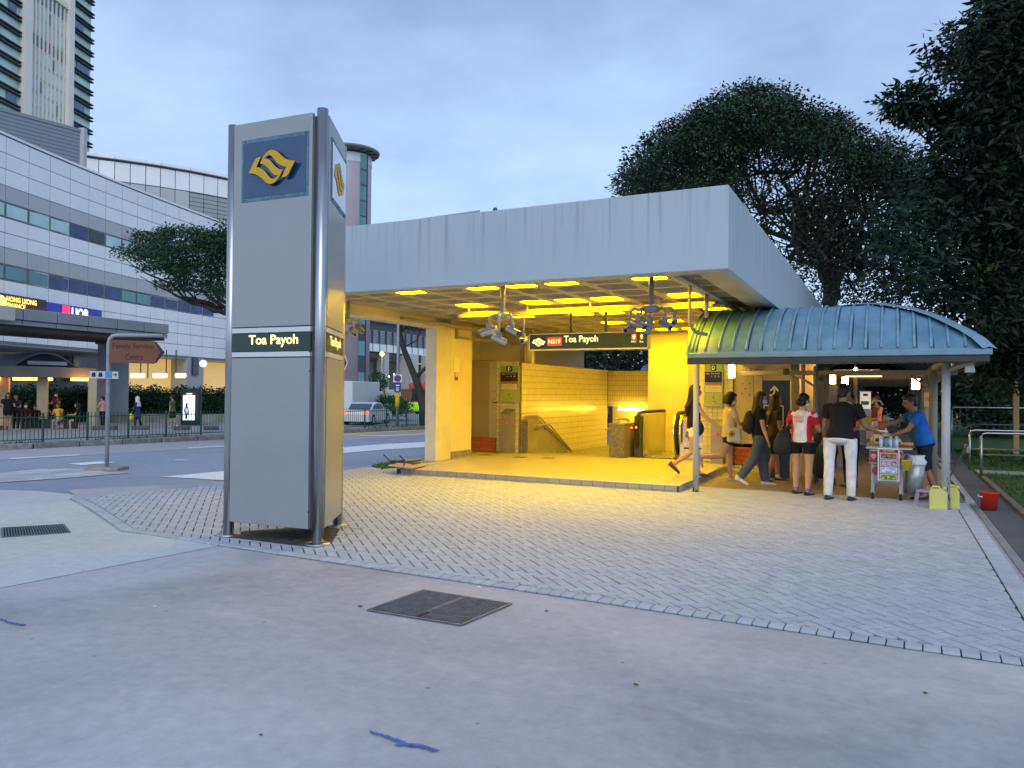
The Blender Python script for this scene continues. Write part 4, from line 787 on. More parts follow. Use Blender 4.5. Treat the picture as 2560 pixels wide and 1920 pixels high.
def cluster(label, cx, cy, zt, zb, cams, m, group='hanging clusters of surveillance cameras'):
    r = T('camera_cluster', label, 'surveillance cameras', (cx, cy, zb), 0, group)
    MB().tube([(cx, cy, zt), (cx, cy, zb)], .032, 14).build('drop_pole', m, r); MB().lathe([(0, .05), (.085, .045), (.105, .02), (.105, -.03), (.09, -.05), (0, -.05)], (cx, cy, zb), 18).build('hub', m, r)
    for a, rad, dz, da, tilt, in cams:
        a = R_(a); dx, dy = math.cos(a), math.sin(a); e = Vector((cx + dx * rad, cy + dy * rad, zb + dz))
        MB().tube([(cx + dx * .09, cy + dy * .09, zb - .0), (cx + dx * (rad - .05), cy + dy * (rad - .05), zb + .01), (cx + dx * rad, cy + dy * rad, zb - .04), e + Z_ * .075], .016, 8).build('arm', m, r)
        MB().frame(e + Z_ * .062, Vector((math.cos(R_(da)), math.sin(R_(da)), 0)), Vector((-math.sin(R_(da)), math.cos(R_(da)), 0)), Z_, .04, .02, .03, b=.006).build('bracket', m_cam2, r)
        cctv_cam(r, e - Z_ * .01, (math.cos(R_(da)) * math.cos(R_(tilt)), math.sin(R_(da)) * math.cos(R_(tilt)), -math.sin(R_(tilt))), m)
c1 = onY(1257, 790, -2.55); cluster('left hanging cluster of five cameras in front of the yellow walls', c1.x, -2.55, 3.17, c1.z, [(200, .20, -.22, 215, 18), (165, .26, -.18, 205, 15), (-30, .24, -.22, -20, 20), (-80, .17, -.34, 175, -22), (20, .30, -.34, -75, 10)], m_cam)
c2 = onY(1628, 772, -2.45); cluster('right hanging cluster of six cameras beside the station sign', c2.x, -2.45, 3.17, c2.z, [(190, .27, -.26, 258, 10), (215, .18, -.20, -25, 22), (150, .20, -.15, 140, 12), (-90, .06, -.22, -88, 55), (-20, .22, -.21, -38, 25), (15, .30, -.16, -80, 12)], m_cam2)
c3 = Vector((-5.45, -1.5, 2.86)); cluster('camera cluster beside the pylon at the left end of the canopy', c3.x, c3.y, 3.17, 2.82, [(-20, .14, -.2, -30, 25), (200, .12, -.25, 200, 15), (60, .2, -.12, -20, 30)], m_cam)
# ------------------------------------------------------------------ covered walkway
m_rf = mat('walkway_roof_paint', (.10, .22, .32), rough=.42, var=.16, scale=2.2, col2=(.15, .29, .40), bump=.1, bscale=14, spec=.5)
m_rib = mat('walkway_rib_paint', (.16, .30, .40), rough=.4, var=.2, scale=5)
m_flash = mat('walkway_flashing', (.17, .28, .36), rough=.4, var=.08)
m_gut = mat('gutter_dark', (.03, .034, .04), rough=.5, var=.2)
m_col = mat('flaking_post_paint', (.36, .37, .39), rough=.6, var=0, scale=10, col2=(.44, .45, .46), bump=.2, bscale=40)
def flaky(name, top, chip, thr=.62):
    m = bpy.data.materials.new(name); m.use_nodes = True; t = m.node_tree; b = t.nodes['Principled BSDF']; lk = t.links.new; g = t.nodes.new('ShaderNodeNewGeometry')
    mp_ = t.nodes.new('ShaderNodeMapping'); mp_.inputs['Scale'].default_value = (22, 22, 9); lk(g.outputs['Position'], mp_.inputs[0]); n = t.nodes.new('ShaderNodeTexNoise'); n.inputs['Detail'].default_value = 4; n.inputs['Scale'].default_value = 1; lk(mp_.outputs[0], n.inputs['Vector'])
    sx = t.nodes.new('ShaderNodeSeparateXYZ'); lk(g.outputs['Position'], sx.inputs[0]); mr = t.nodes.new('ShaderNodeMapRange'); mr.inputs[1].default_value = 0; mr.inputs[2].default_value = 1.3; mr.inputs[3].default_value = .0; mr.inputs[4].default_value = -.2; lk(sx.outputs[2], mr.inputs[0])
    ad = t.nodes.new('ShaderNodeMath'); ad.operation = 'ADD'; lk(n.outputs[0], ad.inputs[0]); lk(mr.outputs[0], ad.inputs[1])
    r = t.nodes.new('ShaderNodeValToRGB'); r.color_ramp.elements[0].position = thr - .02; r.color_ramp.elements[1].position = thr; r.color_ramp.elements[0].color = (*top, 1); r.color_ramp.elements[1].color = (*chip, 1); lk(ad.outputs[0], r.inputs[0]); lk(r.outputs[0], b.inputs['Base Color']); b.inputs['Roughness'].default_value = .55; return m
m_post = flaky('flaking_post', (.40, .42, .45), (.04, .07, .14), .60); m_post2 = flaky('worn_tan_post', (.26, .24, .19), (.08, .07, .05), .66)
wk = T('covered_walkway', 'covered walkway with ribbed blue barrel roof on round steel posts', 'covered walkway', (2.2, 1.7, 0))
YA, YZ_, RC = -.28, 3.72, 1.72; Z0, ZR = 2.22, .84
XA, XZ = .2, 4.22
def vz(u, w=2.0): return float(np.interp(2 - min(2, abs(u)), [0, .12, .25, .55, .83, 1.3, 1.62, 2.0], [2.22, 2.37, 2.485, 2.70, 2.853, 3.005, 3.045, 3.06]))
us_ = [math.sin(math.radians(a)) * 2.0 for a in np.linspace(-90, 90, 37)]
def vault_x():
    b = MB(); nx = 20
    for i, u in enumerate(us_):
        Y = RC + u; xe = 3.94 - Y + .0
        for j in range(nx + 1): b.v.append(Vector((XA + (xe - XA) * j / nx, Y, vz(u))))
    for i in range(len(us_) - 1):
        for j in range(nx): k = i * (nx + 1) + j; b.f.append((k, k + 1, k + nx + 2, k + nx + 1)); b.mi.append(0); b.sm.append(True)
    return b.build('roof_sheet', m_rf, wk)
def vault_y():
    b = MB(); ny = 30
    for i, u in enumerate(us_):
        X = 2.22 + u; ys = 3.94 - X
        for j in range(ny + 1): b.v.append(Vector((X, ys + (44 - ys) * j / ny, vz(u))))
    for i in range(len(us_) - 1):
        for j in range(ny): k = i * (ny + 1) + j; b.f.append((k, k + 1, k + ny + 2, k + ny + 1)); b.mi.append(0); b.sm.append(True)
    return b.build('roof_sheet', m_rf, wk)
for o in (vault_x(), vault_y()):
    md = o.modifiers.new('sol', 'SOLIDIFY'); md.thickness = .012
for k in range(20):
    x = XA + .06 + .205 * k; P = [(x, RC + u, vz(u) + .01) for u in us_ if RC + u < 3.94 - x and (x < 2.2 or RC + u < 3.94 - x) and u < 1.2 and u > -1.985]
    if len(P) > 2: MB().tube(P, .0, 6, rs=[.019] * len(P)).build('roof_rib', m_rib, wk)
    if k > 3: MB().tube([(p[0] + .032, p[1], p[2] - .012) for p in P], .0, 5, rs=[.0015 + .0085 * max(0, math.sin(i * .37 + k * 1.7)) ** .5 for i in range(len(P))]).build('seam_dirt', m_gut, wk)
    if k in (0,): P2 = [(p[0] + .07, p[1], p[2]) for p in P]; MB().tube(P2, .012, 6).build('roof_rib', m_dark, wk)
H_ = [((XZ - .0 - (u + 2.0)), RC + u, vz(u) + .012) for u in us_ if u <= 0.01]
hb = MB()
for i, p in enumerate(H_):
    p = Vector(p); hb.v += [p + Vector((-.085, -.085, .005)), p + Vector((0, 0, .03)), p + Vector((.10, .10, .005))]
for i in range(len(H_) - 1):
    k = i * 3
    for a in (0, 1): hb.f.append((k + a, k + a + 1, k + a + 4, k + a + 3)); hb.mi.append(0); hb.sm.append(True)
hb.build('hip_flashing', m_flash, wk)
MB().box(XA, XZ + .03, YA - .05, YA + .02, 2.155, 2.235, b=.01).build('eave_flashing', m_flash, wk); MB().box(XZ - .04, XZ + .03, YA + .03, 44, 2.155, 2.235, b=.01).build('eave_flashing', m_flash, wk)
MB().box(XA, XZ, YA - .03, YA + .1, 2.06, 2.153, b=.008).build('gutter', m_gut, wk); MB().box(XZ - .10, XZ + .01, YA + .11, 44, 2.06, 2.153).build('gutter', m_gut, wk)
# left end arch trim
MB().tube([(XA - .01, RC + u, vz(u)) for u in us_], .02, 8).build('end_trim', m_flash, wk)
m_fr = mat('walkway_frame_paint', (.34, .30, .23), rough=.55, var=.12, scale=3)
for x in [XA + .1 + .62 * i for i in range(7)]:
    MB().tube([(x, RC + u, vz(u) - .05) for u in us_[2:-2:3] if RC + u < 3.94 - x + .1], .018, 6).build('roof_hoop', m_fr, wk)
for y in [4.5 + 1.65 * i for i in range(22)]: MB().tube([(2.22 + u, y, vz(u) - .05) for u in us_[2:-2:4]], .02, 6).build('roof_hoop', m_fr, wk)
for y in [3.4] + [3.4 + 3.3 * i for i in range(1, 12)]: MB().beam((.35, y, 2.02), (4.1, y, 2.02), .07, .09, b=.01).build('tie_beam', m_fr, wk)
MB().beam((.25, .18, 2.13), (4.1, .16, 2.13), .05, .05, b=.01).build('eave_beam', m_fr, wk); MB().beam((3.74, .2, 2.09), (3.74, 43, 2.09), .08, .08).build('eave_beam', m_fr, wk); MB().beam((.5, 3.5, 2.09), (.5, 5, 2.09), .08, .08).build('eave_beam', m_fr, wk)
MB().tube([(.6, .5, 2.10), (3.9, .95, 2.12)], .025, 10).build('brace_pipe', m_fr, wk); MB().tube([(3.74, .16, 1.95), (4.12, -.1, 2.1)], .03, 8).build('brace_pipe', m_fr, wk)
def post(x, y, r, m, z=2.13, lab=None): o = MB().tube([(x, y, 0), (x, y, z)], r, 16).build('post', m, wk, lab); MB().lathe([(0, .02), (r + .02, .02), (r + .03, 0)], (x, y, .0), 14).build('post_foot', m_dark, wk); return o
post(.21, .29, .048, m_post, lab='pale post with flaking paint beside the step'); post(3.74, .16, .055, m_post, lab='right front post with blue chips in its white paint'); post(3.73, 3.41, .065, m_post2); post(1.80, 2.97, .042, m_post2); post(1.94, 3.75, .055, m_post2); post(2.33, 6.6, .045, m_post2)
for i in range(1, 12): post(3.73, 3.41 + 3.3 * i, .06, m_post2)
for i in range(2, 12): post(2.05 if i > 1 else 1.95, 3.75 + 3.3 * i, .06, m_post2)
for p_, q_ in (((3.74, 3.41, 1.7), (3.3, 3.41, 2.0)), ((3.74, 6.7, 1.7), (4.1, 6.7, 2.05)), ((1.8, 2.97, 1.75), (1.45, 2.97, 1.98)), ((3.74, 10, 1.7), (3.3, 10, 2.0))): MB().tube([p_, q_], .022, 8).build('brace', m_fr, wk)
m_pathf = ground_mat('walkway_floor', (.20, .16, .12), (.27, .22, .17), (.24, .2, .16), big=.5, speck=0, rough=.6)
o = MB().box(.0, 4.06, .96, 46, -.1, .012).build('walkway_floor', m_pathf, None, 'brown concrete floor under the covered walkway', 'structure')
# small dome camera at the right eave corner
dc = T('dome_camera', 'white dome camera under the right eave corner', 'surveillance camera', (4.02, .05, 1.98))
MB().tube([(4.02, .05, 2.06), (4.02, .05, 1.93)], .06, 14, rs=[.05, .065]).build('housing', m_white, dc); MB().ball((4.02, .05, 1.92), .045, n=12, k=8).build('dome', m_lens, dc)
# warm wall lamps
m_warm = mat('warm_lamp', (1, .8, .5), var=0, emit=55, ecol=(1, .52, .16))
def lamp(label, px, p0, p1, depthY, r=.05):
    a = onY(px, p0, depthY); c = onY(px, p1, depthY); l_ = T('wall_lamp', label, 'lamp', (a.x, depthY, c.z), 0, 'warm tube lamps under the covered walkway')
    MB().tube([(a.x, depthY, c.z), (a.x, depthY, a.z)], r, 12, rs=[r, r]).build('glass_tube', m_warm, l_); MB().box(a.x - .07, a.x + .07, depthY + .0 + r, depthY + r + .04, c.z - .02, a.z + .02, b=.008).build('back_plate', m_white, l_)
lamp('bright warm tube lamp between the D board and the beige cabinet', 1828, 912, 943, 3.2, .045); lamp('warm tube lamp high left of the customer in black', 2080, 930, 958, 4.4, .05); lamp('warm tube lamp just right of the other above the cream notice', 2112, 944, 968, 5.6, .05); lamp('squarish warm lamp above the vendor', 2289, 942, 972, 7.5, .08)
# fluorescent battens
for i, (x0, x1, px, py_s, Y) in enumerate(((2085, 2200, 0, 929, 5.0), (2112, 2205, 0, 941, 6.5))):
    a, c = onY(x0, py_s, Y), onY(x1, py_s - 2, Y); b_ = T('batten_light', ['upper', 'lower'][i] + ' long thin batten light under the walkway roof', 'lamp', (a.x, Y, a.z)); MB().box(a.x, c.x, Y - .02, Y + .02, a.z - .012, a.z + .012, b=.004).build('tube', mat('batten', (1, .8, .6), emit=2.2, ecol=(1, .55, .2), var=0), b_); MB().box(a.x, c.x, Y - .03, Y + .03, a.z + .012, a.z + .04).build('housing', m_white, b_)
sp_ = onY(2139, 924, 4.6); s_ = T('spot_bulb', 'small orange spotlight bulb under the walkway roof', 'lamp', sp_); MB().ball(sp_, .035).build('bulb', m_warm, s_); MB().tube([sp_ + Z_ * .03, sp_ + Z_ * .12], .02, 8).build('stem', m_dark, s_)
# ------------------------------------------------------------------ lift lobby wall, cabinet, lift sign
lb_ = T('lift_lobby', 'beige wall of the lift lobby behind the walkway', 'building', (.7, 4.6, 0))
m_bei = mat('beige_metal', (.44, .38, .27), rough=.5, var=.06, scale=1.5); m_tan = mat('tan_column', (.34, .29, .20), rough=.55, var=.08, scale=2)
MB().box(xr1 + .01, 1.62, 4.56, 5.2, 0, 2.9).build('wall', m_cream, lb_)
cx0, cx1 = onY(1833, 1000, 4.52).x, onY(1906, 1000, 4.52).x
cz = onY(1833, 1119, 4.52).z; ct_ = onY(1833, 928, 4.52).z
MB().box(cx0, (cx0 + cx1) / 2 + .12, 4.50, 4.555, cz, ct_, b=.004).build('cabinet_door', m_bei, lb_); MB().box((cx0 + cx1) / 2 + .125, cx1, 4.50, 4.555, cz, ct_, b=.004).build('cabinet_door', m_bei, lb_)
for px, py in ((1856, 959), (1874, 959), (1863, 972), (1874, 987), (1855, 984), (1892, 982)): p = onY(px, py, 4.49); MB().ball(p, .014, .006, .014, n=8, k=5).build('bolt_hole', m_dark, lb_)
a, c = onY(1977, 1192, 3.45), onY(1997, 1192, 3.45); MB().box(a.x, c.x, 3.45, 3.8, 0, 2.6, b=.01).build('tan_column', m_tan, lb_); a, c = onY(2003, 1190, 4.3), onY(2013, 1190, 4.3); MB().box(a.x, c.x, 4.3, 4.6, 0, 2.6, b=.01).build('tan_column', m_tan, lb_)
for z, w in ((2.44, .06), (2.30, .07)): a = onY(1825, 900, 3.3); MB().box(a.x, 1.40, 3.3, 3.42, z - w, z + w, b=.01).build('beam_casing', mat('casing', (.55, .47, .36), var=.06), lb_)
MB().box(1.12, 1.34, 3.24, 3.44, 2.12, 2.30, b=.008).build('junction_box', m_bei, lb_); MB().box(1.20, 1.30, 3.2, 3.3, 1.98, 2.1, b=.006).build('small_lamp', m_dark, lb_)
ls = T('lift_sign', 'tall dark blue sign with arrow, triangles and wheelchair lift symbol', 'sign', (1.1, 3.0, 0))
m_navy = mat('navy_board', (.018, .035, .07), rough=.35, var=.15, scale=2); a, c, e = onY(1904, 1196, 3.0), onY(1974, 1196, 3.0), onY(1904, 951, 3.0)
MB().box(a.x, c.x, 3.0, 3.05, .02, e.z, b=.004).build('board', m_navy, ls); lw = lambda px: onY(px, 1000, 2.992).x; lz = lambda py: onY(1935, py, 2.992).z
m_cw = mat('sign_cream_print', (.80, .70, .50), rough=.5, var=0)
def bar(pts, w, nm='symbol', m=None):
    P = [Vector((lw(x), 2.994, lz(y))) for x, y in pts]; w = w * (lw(1960) - lw(1950)) / 10
    b = MB()
    for i in range(len(P) - 1):
        b.beam(P[i], P[i + 1], w, .004, up=(0, 1, 0)); b.lathe([(0, 0), (w / 2, 0)], (0, 0, 0), 8) if False else None
    for p in P: b.prism([(w / 2 * math.cos(t), w / 2 * math.sin(t)) for t in np.linspace(0, 2 * math.pi, 9)[:-1]], p - Vector((0, .0025, 0)), X_, Z_, (0, .001, 0))
    return b.build(nm, m or m_cw, ls)
bar([(1925, 988), (1933, 986), (1936, 980), (1936, 968)], 4, 'arrow'); bar([(1927, 976), (1936, 966), (1945, 977)], 4, 'arrow')
for tri in ([(1923, 1008), (1933, 1008), (1928, 1000)], [(1938, 1000), (1951, 1000), (1944.5, 1009)]): MB().prism([(lw(x), lz(y)) for x, y in tri], (0, 2.996, 0), X_, Z_, (0, -.004, 0)).build('triangle', m_cw, ls)
bar([(1912, 1014), (1956, 1014), (1958, 1016), (1958, 1063), (1956, 1065), (1912, 1065), (1910, 1063), (1910, 1016), (1912, 1014)], 2.4, 'lift_frame')
for y in (1037, 1042, 1047): MB().box(lw(1948.5), lw(1952.5), 2.99, 2.997, lz(y + 1.8), lz(y - 1.8)).build('lift_button', m_cw, ls)
MB().prism([(lw(1934) + .018 * math.cos(t), lz(1036.5) + .018 * math.sin(t)) for t in np.linspace(0, 2 * math.pi, 13)[:-1]], (0, 2.996, 0), X_, Z_, (0, -.004, 0)).build('wheelchair_symbol', m_cw, ls)
bar([(1934, 1040), (1935, 1049), (1942, 1049), (1947, 1057)], 3, 'wheelchair_symbol'); bar([(1934, 1044), (1940, 1045)], 2, 'wheelchair_symbol'); bar([(1931, 1048), (1929, 1053), (1932, 1058), (1938, 1059), (1942, 1055)], 1.8, 'wheelchair_symbol')
bar([(1922, 1028), (1924, 1030), (1925, 1044)], 3, 'standing_symbol')
for x in (1928, 1936, 1944, 1951): bar([(x, 1076), (x + 1.5, 1080), (x, 1084)], 2.4, 'person_symbol')
text('lettering', 'Priority Use', m_cw, ls, (lw(1916), 2.996, lz(1094)), X_, Z_, width=lw(1954) - lw(1916), height=lz(1089) - lz(1094.5), depth=.002)
# blue hoarding, cream notice
hb_ = T('blue_hoarding', 'dull blue hoarding panels behind the queue', 'hoarding', (2.2, 5.6, 0)); m_hb = mat('hoarding_blue', (.055, .075, .17), rough=.5, var=.1, scale=1.5)
for x0, x1 in ((1996, 2032), (2034, 2062), (2064, 2092)): a, c, t_ = onY(x0, 1000, 5.8), onY(x1, 1000, 5.8), onY(x0, 952, 5.8); MB().box(a.x, c.x, 5.8, 5.85, 0, t_.z, b=.004).build('panel', m_hb, hb_)
cn = T('cream_cabinet', 'cream metal cabinet below the warm lamps', 'cabinet', (2.6, 6.3, 0)); a, c, t_ = onY(2092, 1000, 6.2), onY(2122, 1000, 6.2), onY(2100, 966, 6.2); MB().box(a.x, c.x, 6.2, 6.5, 0, t_.z, b=.01).build('body', mat('cream_cabinet', (.40, .36, .27), var=.06), cn); MB().box(a.x + .02, a.x + .05, 6.17, 6.2, t_.z - .5, t_.z - .2).build('hinge', m_dark, cn)
# paper notice taped to a post
nt_ = T('paper_notice', 'cream paper notice fixed to a walkway post behind the vendor', 'notice', (3.3, 6.8, 1.5)); a, c = onY(2310, 1016, 6.6), onY(2322, 981, 6.6); MB().box(a.x, c.x, 6.59, 6.6, a.z, c.z).build('sheet', mat('notice_tan', (.62, .48, .25), var=.05), nt_)
for i, y in enumerate((997, 1002)): q = onY(2313, y, 6.585); text('lettering', ['NO', 'ENTRY'][i] if 0 else '===', m_dark, nt_, q, X_, Z_, height=.03, width=.07, depth=.001)
# far covered walkway branch seen through the posts
fw = T('far_walkway', 'distant covered walkway with pale blue roof beyond the lawn', 'covered walkway', (3, 24, 0))
b = MB(); P = [(a_ * 2.0, 2.35 + .75 * math.sqrt(max(0, 1 - a_ * a_))) for a_ in np.linspace(-1, 1, 13)]; b.prism(P, (-8, 26, 0), Y_, Z_, (9.5, 0, 0)); b.build('roof', m_rf, fw)
for i in range(7): MB().tube([(-7.6 + 1.5 * i, 24.3, 0), (-7.6 + 1.5 * i, 24.3, 2.4)], .06, 8).build('post', m_post2, fw)
# ------------------------------------------------------------------ ice cream cart
ct2 = T('ice_cream_cart', 'steel ice cream push cart with hanging menu board', 'food cart', (3.0, 1.2, 0))
m_st2 = mat('cart_steel', (.42, .43, .44), rough=.35, metal=.6, var=.1, scale=5); CY = .75
x0, x1 = onY(2173, 1180, CY).x, onY(2258, 1180, CY).x; zt_ = onY(2210, 1118, CY).z
MB().box(x0, x1, CY, CY + 1.15, .55, zt_ - .03, b=.01).build('upper_body', m_st2, ct2); MB().box(x0 + .06, x1 - .02, CY + .02, CY + 1.1, .26, .545, b=.01).build('lower_tank', mat('tank_grey', (.30, .32, .35), rough=.4, metal=.4, var=.08), ct2)
MB().box(x0 - .05, x1 + .12, CY - .04, CY + 1.2, zt_ - .03, zt_, b=.008).build('counter_top', mat('counter_steel', (.6, .62, .62), rough=.25, metal=.5, var=.06), ct2)
for x in (x0 + .05, x1 - .03):
    for y in (CY + .06, CY + 1.05):
        MB().box(x - .025, x + .025, y - .025, y + .025, .12, .56, b=.004).build('leg', m_st2, ct2); q = MB().tube([(x - .02, y, .06), (x + .02, y, .06)], .06, 14).build('castor', m_black, ct2); MB().box(x - .03, x + .03, y - .02, y + .02, .1, .14).build('castor_fork', m_gal, ct2)
m_cr = mat('cart_red', (.32, .02, .025), rough=.4, var=.08)
for xa, xb in ((x0 + .01, x0 + .11), (x1 - .12, x1 - .01)):
    MB().box(xa, xb, CY - .006, CY, zt_ - .24, zt_ - .06, b=.001).build('red_label', m_cr, ct2)
    c_ = ((xa + xb) / 2, CY - .008, zt_ - .14); H1 = [(.036 * (16 * math.sin(t) ** 3) / 16, .036 * (13 * math.cos(t) - 5 * math.cos(2 * t) - 2 * math.cos(3 * t) - math.cos(4 * t)) / 16) for t in np.linspace(0, 2 * math.pi, 33)[:-1]]
    MB().tube([(c_[0] + x, c_[1], c_[2] + z) for x, z in H1 + H1[:1]], .004, 5).build('heart_logo', m_wt, ct2); MB().tube([(c_[0] + x * .5, c_[1], c_[2] + z * .5) for x, z in H1 + H1[:1]], .003, 5).build('heart_logo', m_wt, ct2)
MB().ball((x0 + .09, CY - .001, zt_ - .36), .05, .004, .065).build('red_splash', m_cr, ct2)
mbd = T('menu_board', 'red and white ice cream menu board hung on the cart front', 'menu board', (3, CY - .03, .8)); mx0, mx1 = onY(2194, 1180, CY - .04).x, onY(2249, 1180, CY - .04).x; mz0, mz1 = onY(2220, 1203, CY - .04).z, onY(2220, 1121, CY - .04).z
MB().box(mx0, mx1, CY - .045, CY - .02, mz0, mz1, b=.006).build('frame', m_white, mbd); mw, mh = mx1 - mx0, mz1 - mz0
MB().box(mx0 + mw * .07, mx1 - mw * .06, CY - .05, CY - .045, mz0 + mh * .04, mz1 - mh * .03, b=.001).build('red_sheet', m_cr, mbd)
cols = [((.02, .012, .01), (.35, .2, .08)), ((.12, .05, .2), (.6, .5, .65)), ((.10, .25, .55), (.7, .8, .9)), ((.03, .15, .03), (.5, .45, .1))]
for i, (cA, cB) in enumerate(cols):
    za = mz1 - mh * (.13 + .215 * i + .20); MB().box(mx0 + mw * .11, mx1 - mw * .1, CY - .055, CY - .05, za, za + mh * .19, b=.001).build('picture_row', m_white, mbd)
    MB().box(mx0 + mw * .14, mx1 - mw * .13, CY - .058, CY - .055, za + mh * .015, za + mh * .175, b=.001).build('ice_cream_picture', mat('menu_pic%d' % i, cA, rough=.4, var=0, col2=cB, scale=26), mbd)
    for j in range(3): MB().ball((mx0 + mw * (.25 + .24 * j), CY - .0585, za + mh * (.07 + .03 * (j % 2))), mw * .07, .002, mh * .035, n=8, k=6).build('scoop_picture', mat('menu_scoop%d' % i, cB, rough=.4, var=.2), mbd)
text('lettering', 'ICE CREAM', m_wt, mbd, (mx0 + mw * .25, CY - .0505, mz1 - mh * .09), X_, Z_, width=mw * .5, height=mh * .045, depth=.001)
yb_ = onY(2267, 1150, CY - .05); pl_ = T('small_pail', 'small yellow pail hanging on the right of the cart', 'bucket', (yb_.x, CY - .06, .75)); zb_, ztp = onY(2267, 1176, CY - .05).z, onY(2267, 1151, CY - .05).z
MB().lathe([(0, 0), (.055, 0), (.075, ztp - zb_), (.082, ztp - zb_ + .004), (.07, ztp - zb_), (.05, .01)], (yb_.x, CY - .09, zb_), 18).build('body', mat('yellow_plastic', (.65, .52, .03), rough=.4, var=.06), pl_); MB().tube([(yb_.x - .07, CY - .09, ztp), (yb_.x - .03, CY - .06, ztp + .09), (yb_.x + .04, CY - .06, ztp + .09), (yb_.x + .07, CY - .09, ztp)], .004, 6).build('wire_handle', m_gal, pl_)
# things standing on the counter
def onct(px, Y): return onY(px, 1118, Y).x
pt_ = T('ice_box_lid', 'white rounded cooler dome with knob on the cart counter', 'cooler', (onct(2215, 1.4), 1.4, zt_)); MB().lathe([(.0, .17), (.06, .165), (.17, .13), (.22, .07), (.235, 0), (0, 0)], (onct(2214, 1.4), 1.4, zt_ + .02), 24).build('dome', mat('pale_enamel', (.72, .66, .56), rough=.25, var=.06), pt_); MB().tube([(onct(2214, 1.4), 1.4, zt_ + .18), (onct(2214, 1.4), 1.4, zt_ + .26)], .014, 10, rs=[.014, .02]).build('knob', m_white, pt_); MB().tube([(onct(2185, 1.35), 1.3, zt_ + .12), (onct(2182, 1.35), 1.25, zt_ + .06), (onct(2188, 1.35), 1.25, zt_ + .01)], .012, 8).build('side_handle', mat('brass', (.5, .3, .08), metal=.7), pt_)
for i, (px, cA) in enumerate(((2202, (.7, .7, .72)), (2214, (.1, .3, .5)), (2226, (.6, .62, .6)), (2234, (.12, .35, .55)), (2241, (.65, .66, .7)))):
    x = onct(px, .85); s_ = T('sauce_bottle', ['white capped bottle at the left end of the row on the cart', 'blue labelled bottle second from the left on the cart', 'pale bottle in the middle of the row on the cart', 'blue bottle second from the right on the cart', 'white bottle at the right end of the row on the cart'][i], 'bottle', (x, .85, zt_), 0, 'bottles in a row on the cart counter')
    MB().lathe([(0, 0), (.028, 0), (.03, .09), (.022, .115), (.012, .12), (.012, .135), (0, .135)], (x, .85, zt_), 12).build('body', mat('bottle%d' % i, cA, rough=.2, var=.2, scale=30), s_); MB().tube([(x, .85, zt_ + .135), (x, .85, zt_ + .16)], .015, 10).build('cap', m_black if i % 2 else m_white, s_)
bd = T('bread_tray', 'brown tray of bread at the right end of the cart counter', 'tray', (x1 + .05, 1.0, zt_)); MB().box(x1 - .12, x1 + .16, .85, 1.15, zt_, zt_ + .02, b=.005).build('tray', mat('tray_red', (.20, .05, .04)), bd); MB().tube([(x1 - .08, .95, zt_ + .045), (x1 + .14, .95, zt_ + .045)], .03, 10).build('bread', mat('bread', (.45, .25, .10), var=.15), bd)
# bin, stool, jerrycans, chair, tub
tb = T('steel_drum_bin', 'tall steel drum bin lined with a white bag beside the cart', 'bin', (3.35, .9, 0)); x = onY(2286, 1200, 1.0).x; MB().tube([(x - .03, 1.0, .1), (x + .02, 1.0, .60)], .13, 18, rs=[.115, .135]).build('drum', mat('drum_steel', (.42, .44, .42), rough=.35, metal=.6, var=.08), tb)
MB().lathe([(.14, .56), (.15, .60), (.11, .66), (.13, .70), (.05, .62), (0, .6)], (x + .02, 1.0, .0), 11).build('bin_bag', mat('bag_white', (.7, .72, .76), rough=.4, var=.12, scale=20), tb)
so_ = T('plastic_stool', 'small lilac plastic stool beside the drum bin', 'stool', (3.5, .85, 0)); x = onY(2312, 1240, .75).x; MB().box(x - .12, x + .12, .65, .9, .17, .2, b=.012).build('seat', mat('lilac_plastic', (.42, .36, .55), rough=.4), so_)
for i in (-1, 1):
    for j in (-1, 1): MB().beam((x + i * .12, .775 + j * .115, 0), (x + i * .095, .775 + j * .095, .17), .045, .03).build('leg', mat('lilac_plastic', (.42, .36, .55)), so_)
m_jer = mat('jerrycan_yellow', (.62, .60, .17), rough=.35, var=.04, scale=5)
def jerry(label, xa, xb, Y, w, z1):
    r = T('jerrycan', label, 'jerrycan', ((xa + xb) / 2, Y + w / 2, 0), 0, 'yellow jerrycans at the foot of the post'); xm = xb - xa
    MB().prism([(xa, .0), (xa, z1 * .80), (xa + xm * .12, z1 * .88), (xa + xm * .75, z1 * .88), (xb, z1 * .74), (xb, 0)], (0, Y, .004), X_, Z_, (0, w, 0)).build('body', m_jer, r)
    for yy in (Y - .001, ): MB().box(xa + xm * .12, xb - xm * .12, Y - .006, Y, z1 * .1, z1 * .66, b=.004).build('raised_panel', m_jer, r)
    MB().tube([(xa + xm * .10, Y + w / 2, z1 * .86), (xa + xm * .2, Y + w / 2, z1 * .97), (xa + xm * .55, Y + w / 2, z1 * .97), (xa + xm * .62, Y + w / 2, z1 * .86)], .014, 8).build('handle', m_jer, r); MB().tube([(xb - xm * .18, Y + w / 2, z1 * .84), (xb - xm * .14, Y + w / 2, z1 * .98)], .026, 12).build('cap', mat('cap_yellow', (.6, .5, .05)), r)
xa, xb = onY(2323, 1270, .12).x, onY(2367, 1270, .12).x; jerry('larger yellow jerrycan in front of the flaking post', xa, xb, .02, .16, .34); xa, xb = onY(2371, 1268, .25).x, onY(2399, 1268, .25).x; jerry('narrower yellow jerrycan behind the right of the flaking post', xa + .01, xb, .26, .2, .34)
fc = T('folding_chair', 'black metal folding chair leaning open right of the post', 'folding chair', (4.1, 1.3, 0)); kx = lambda px, py, Y: onY(px, py, Y)
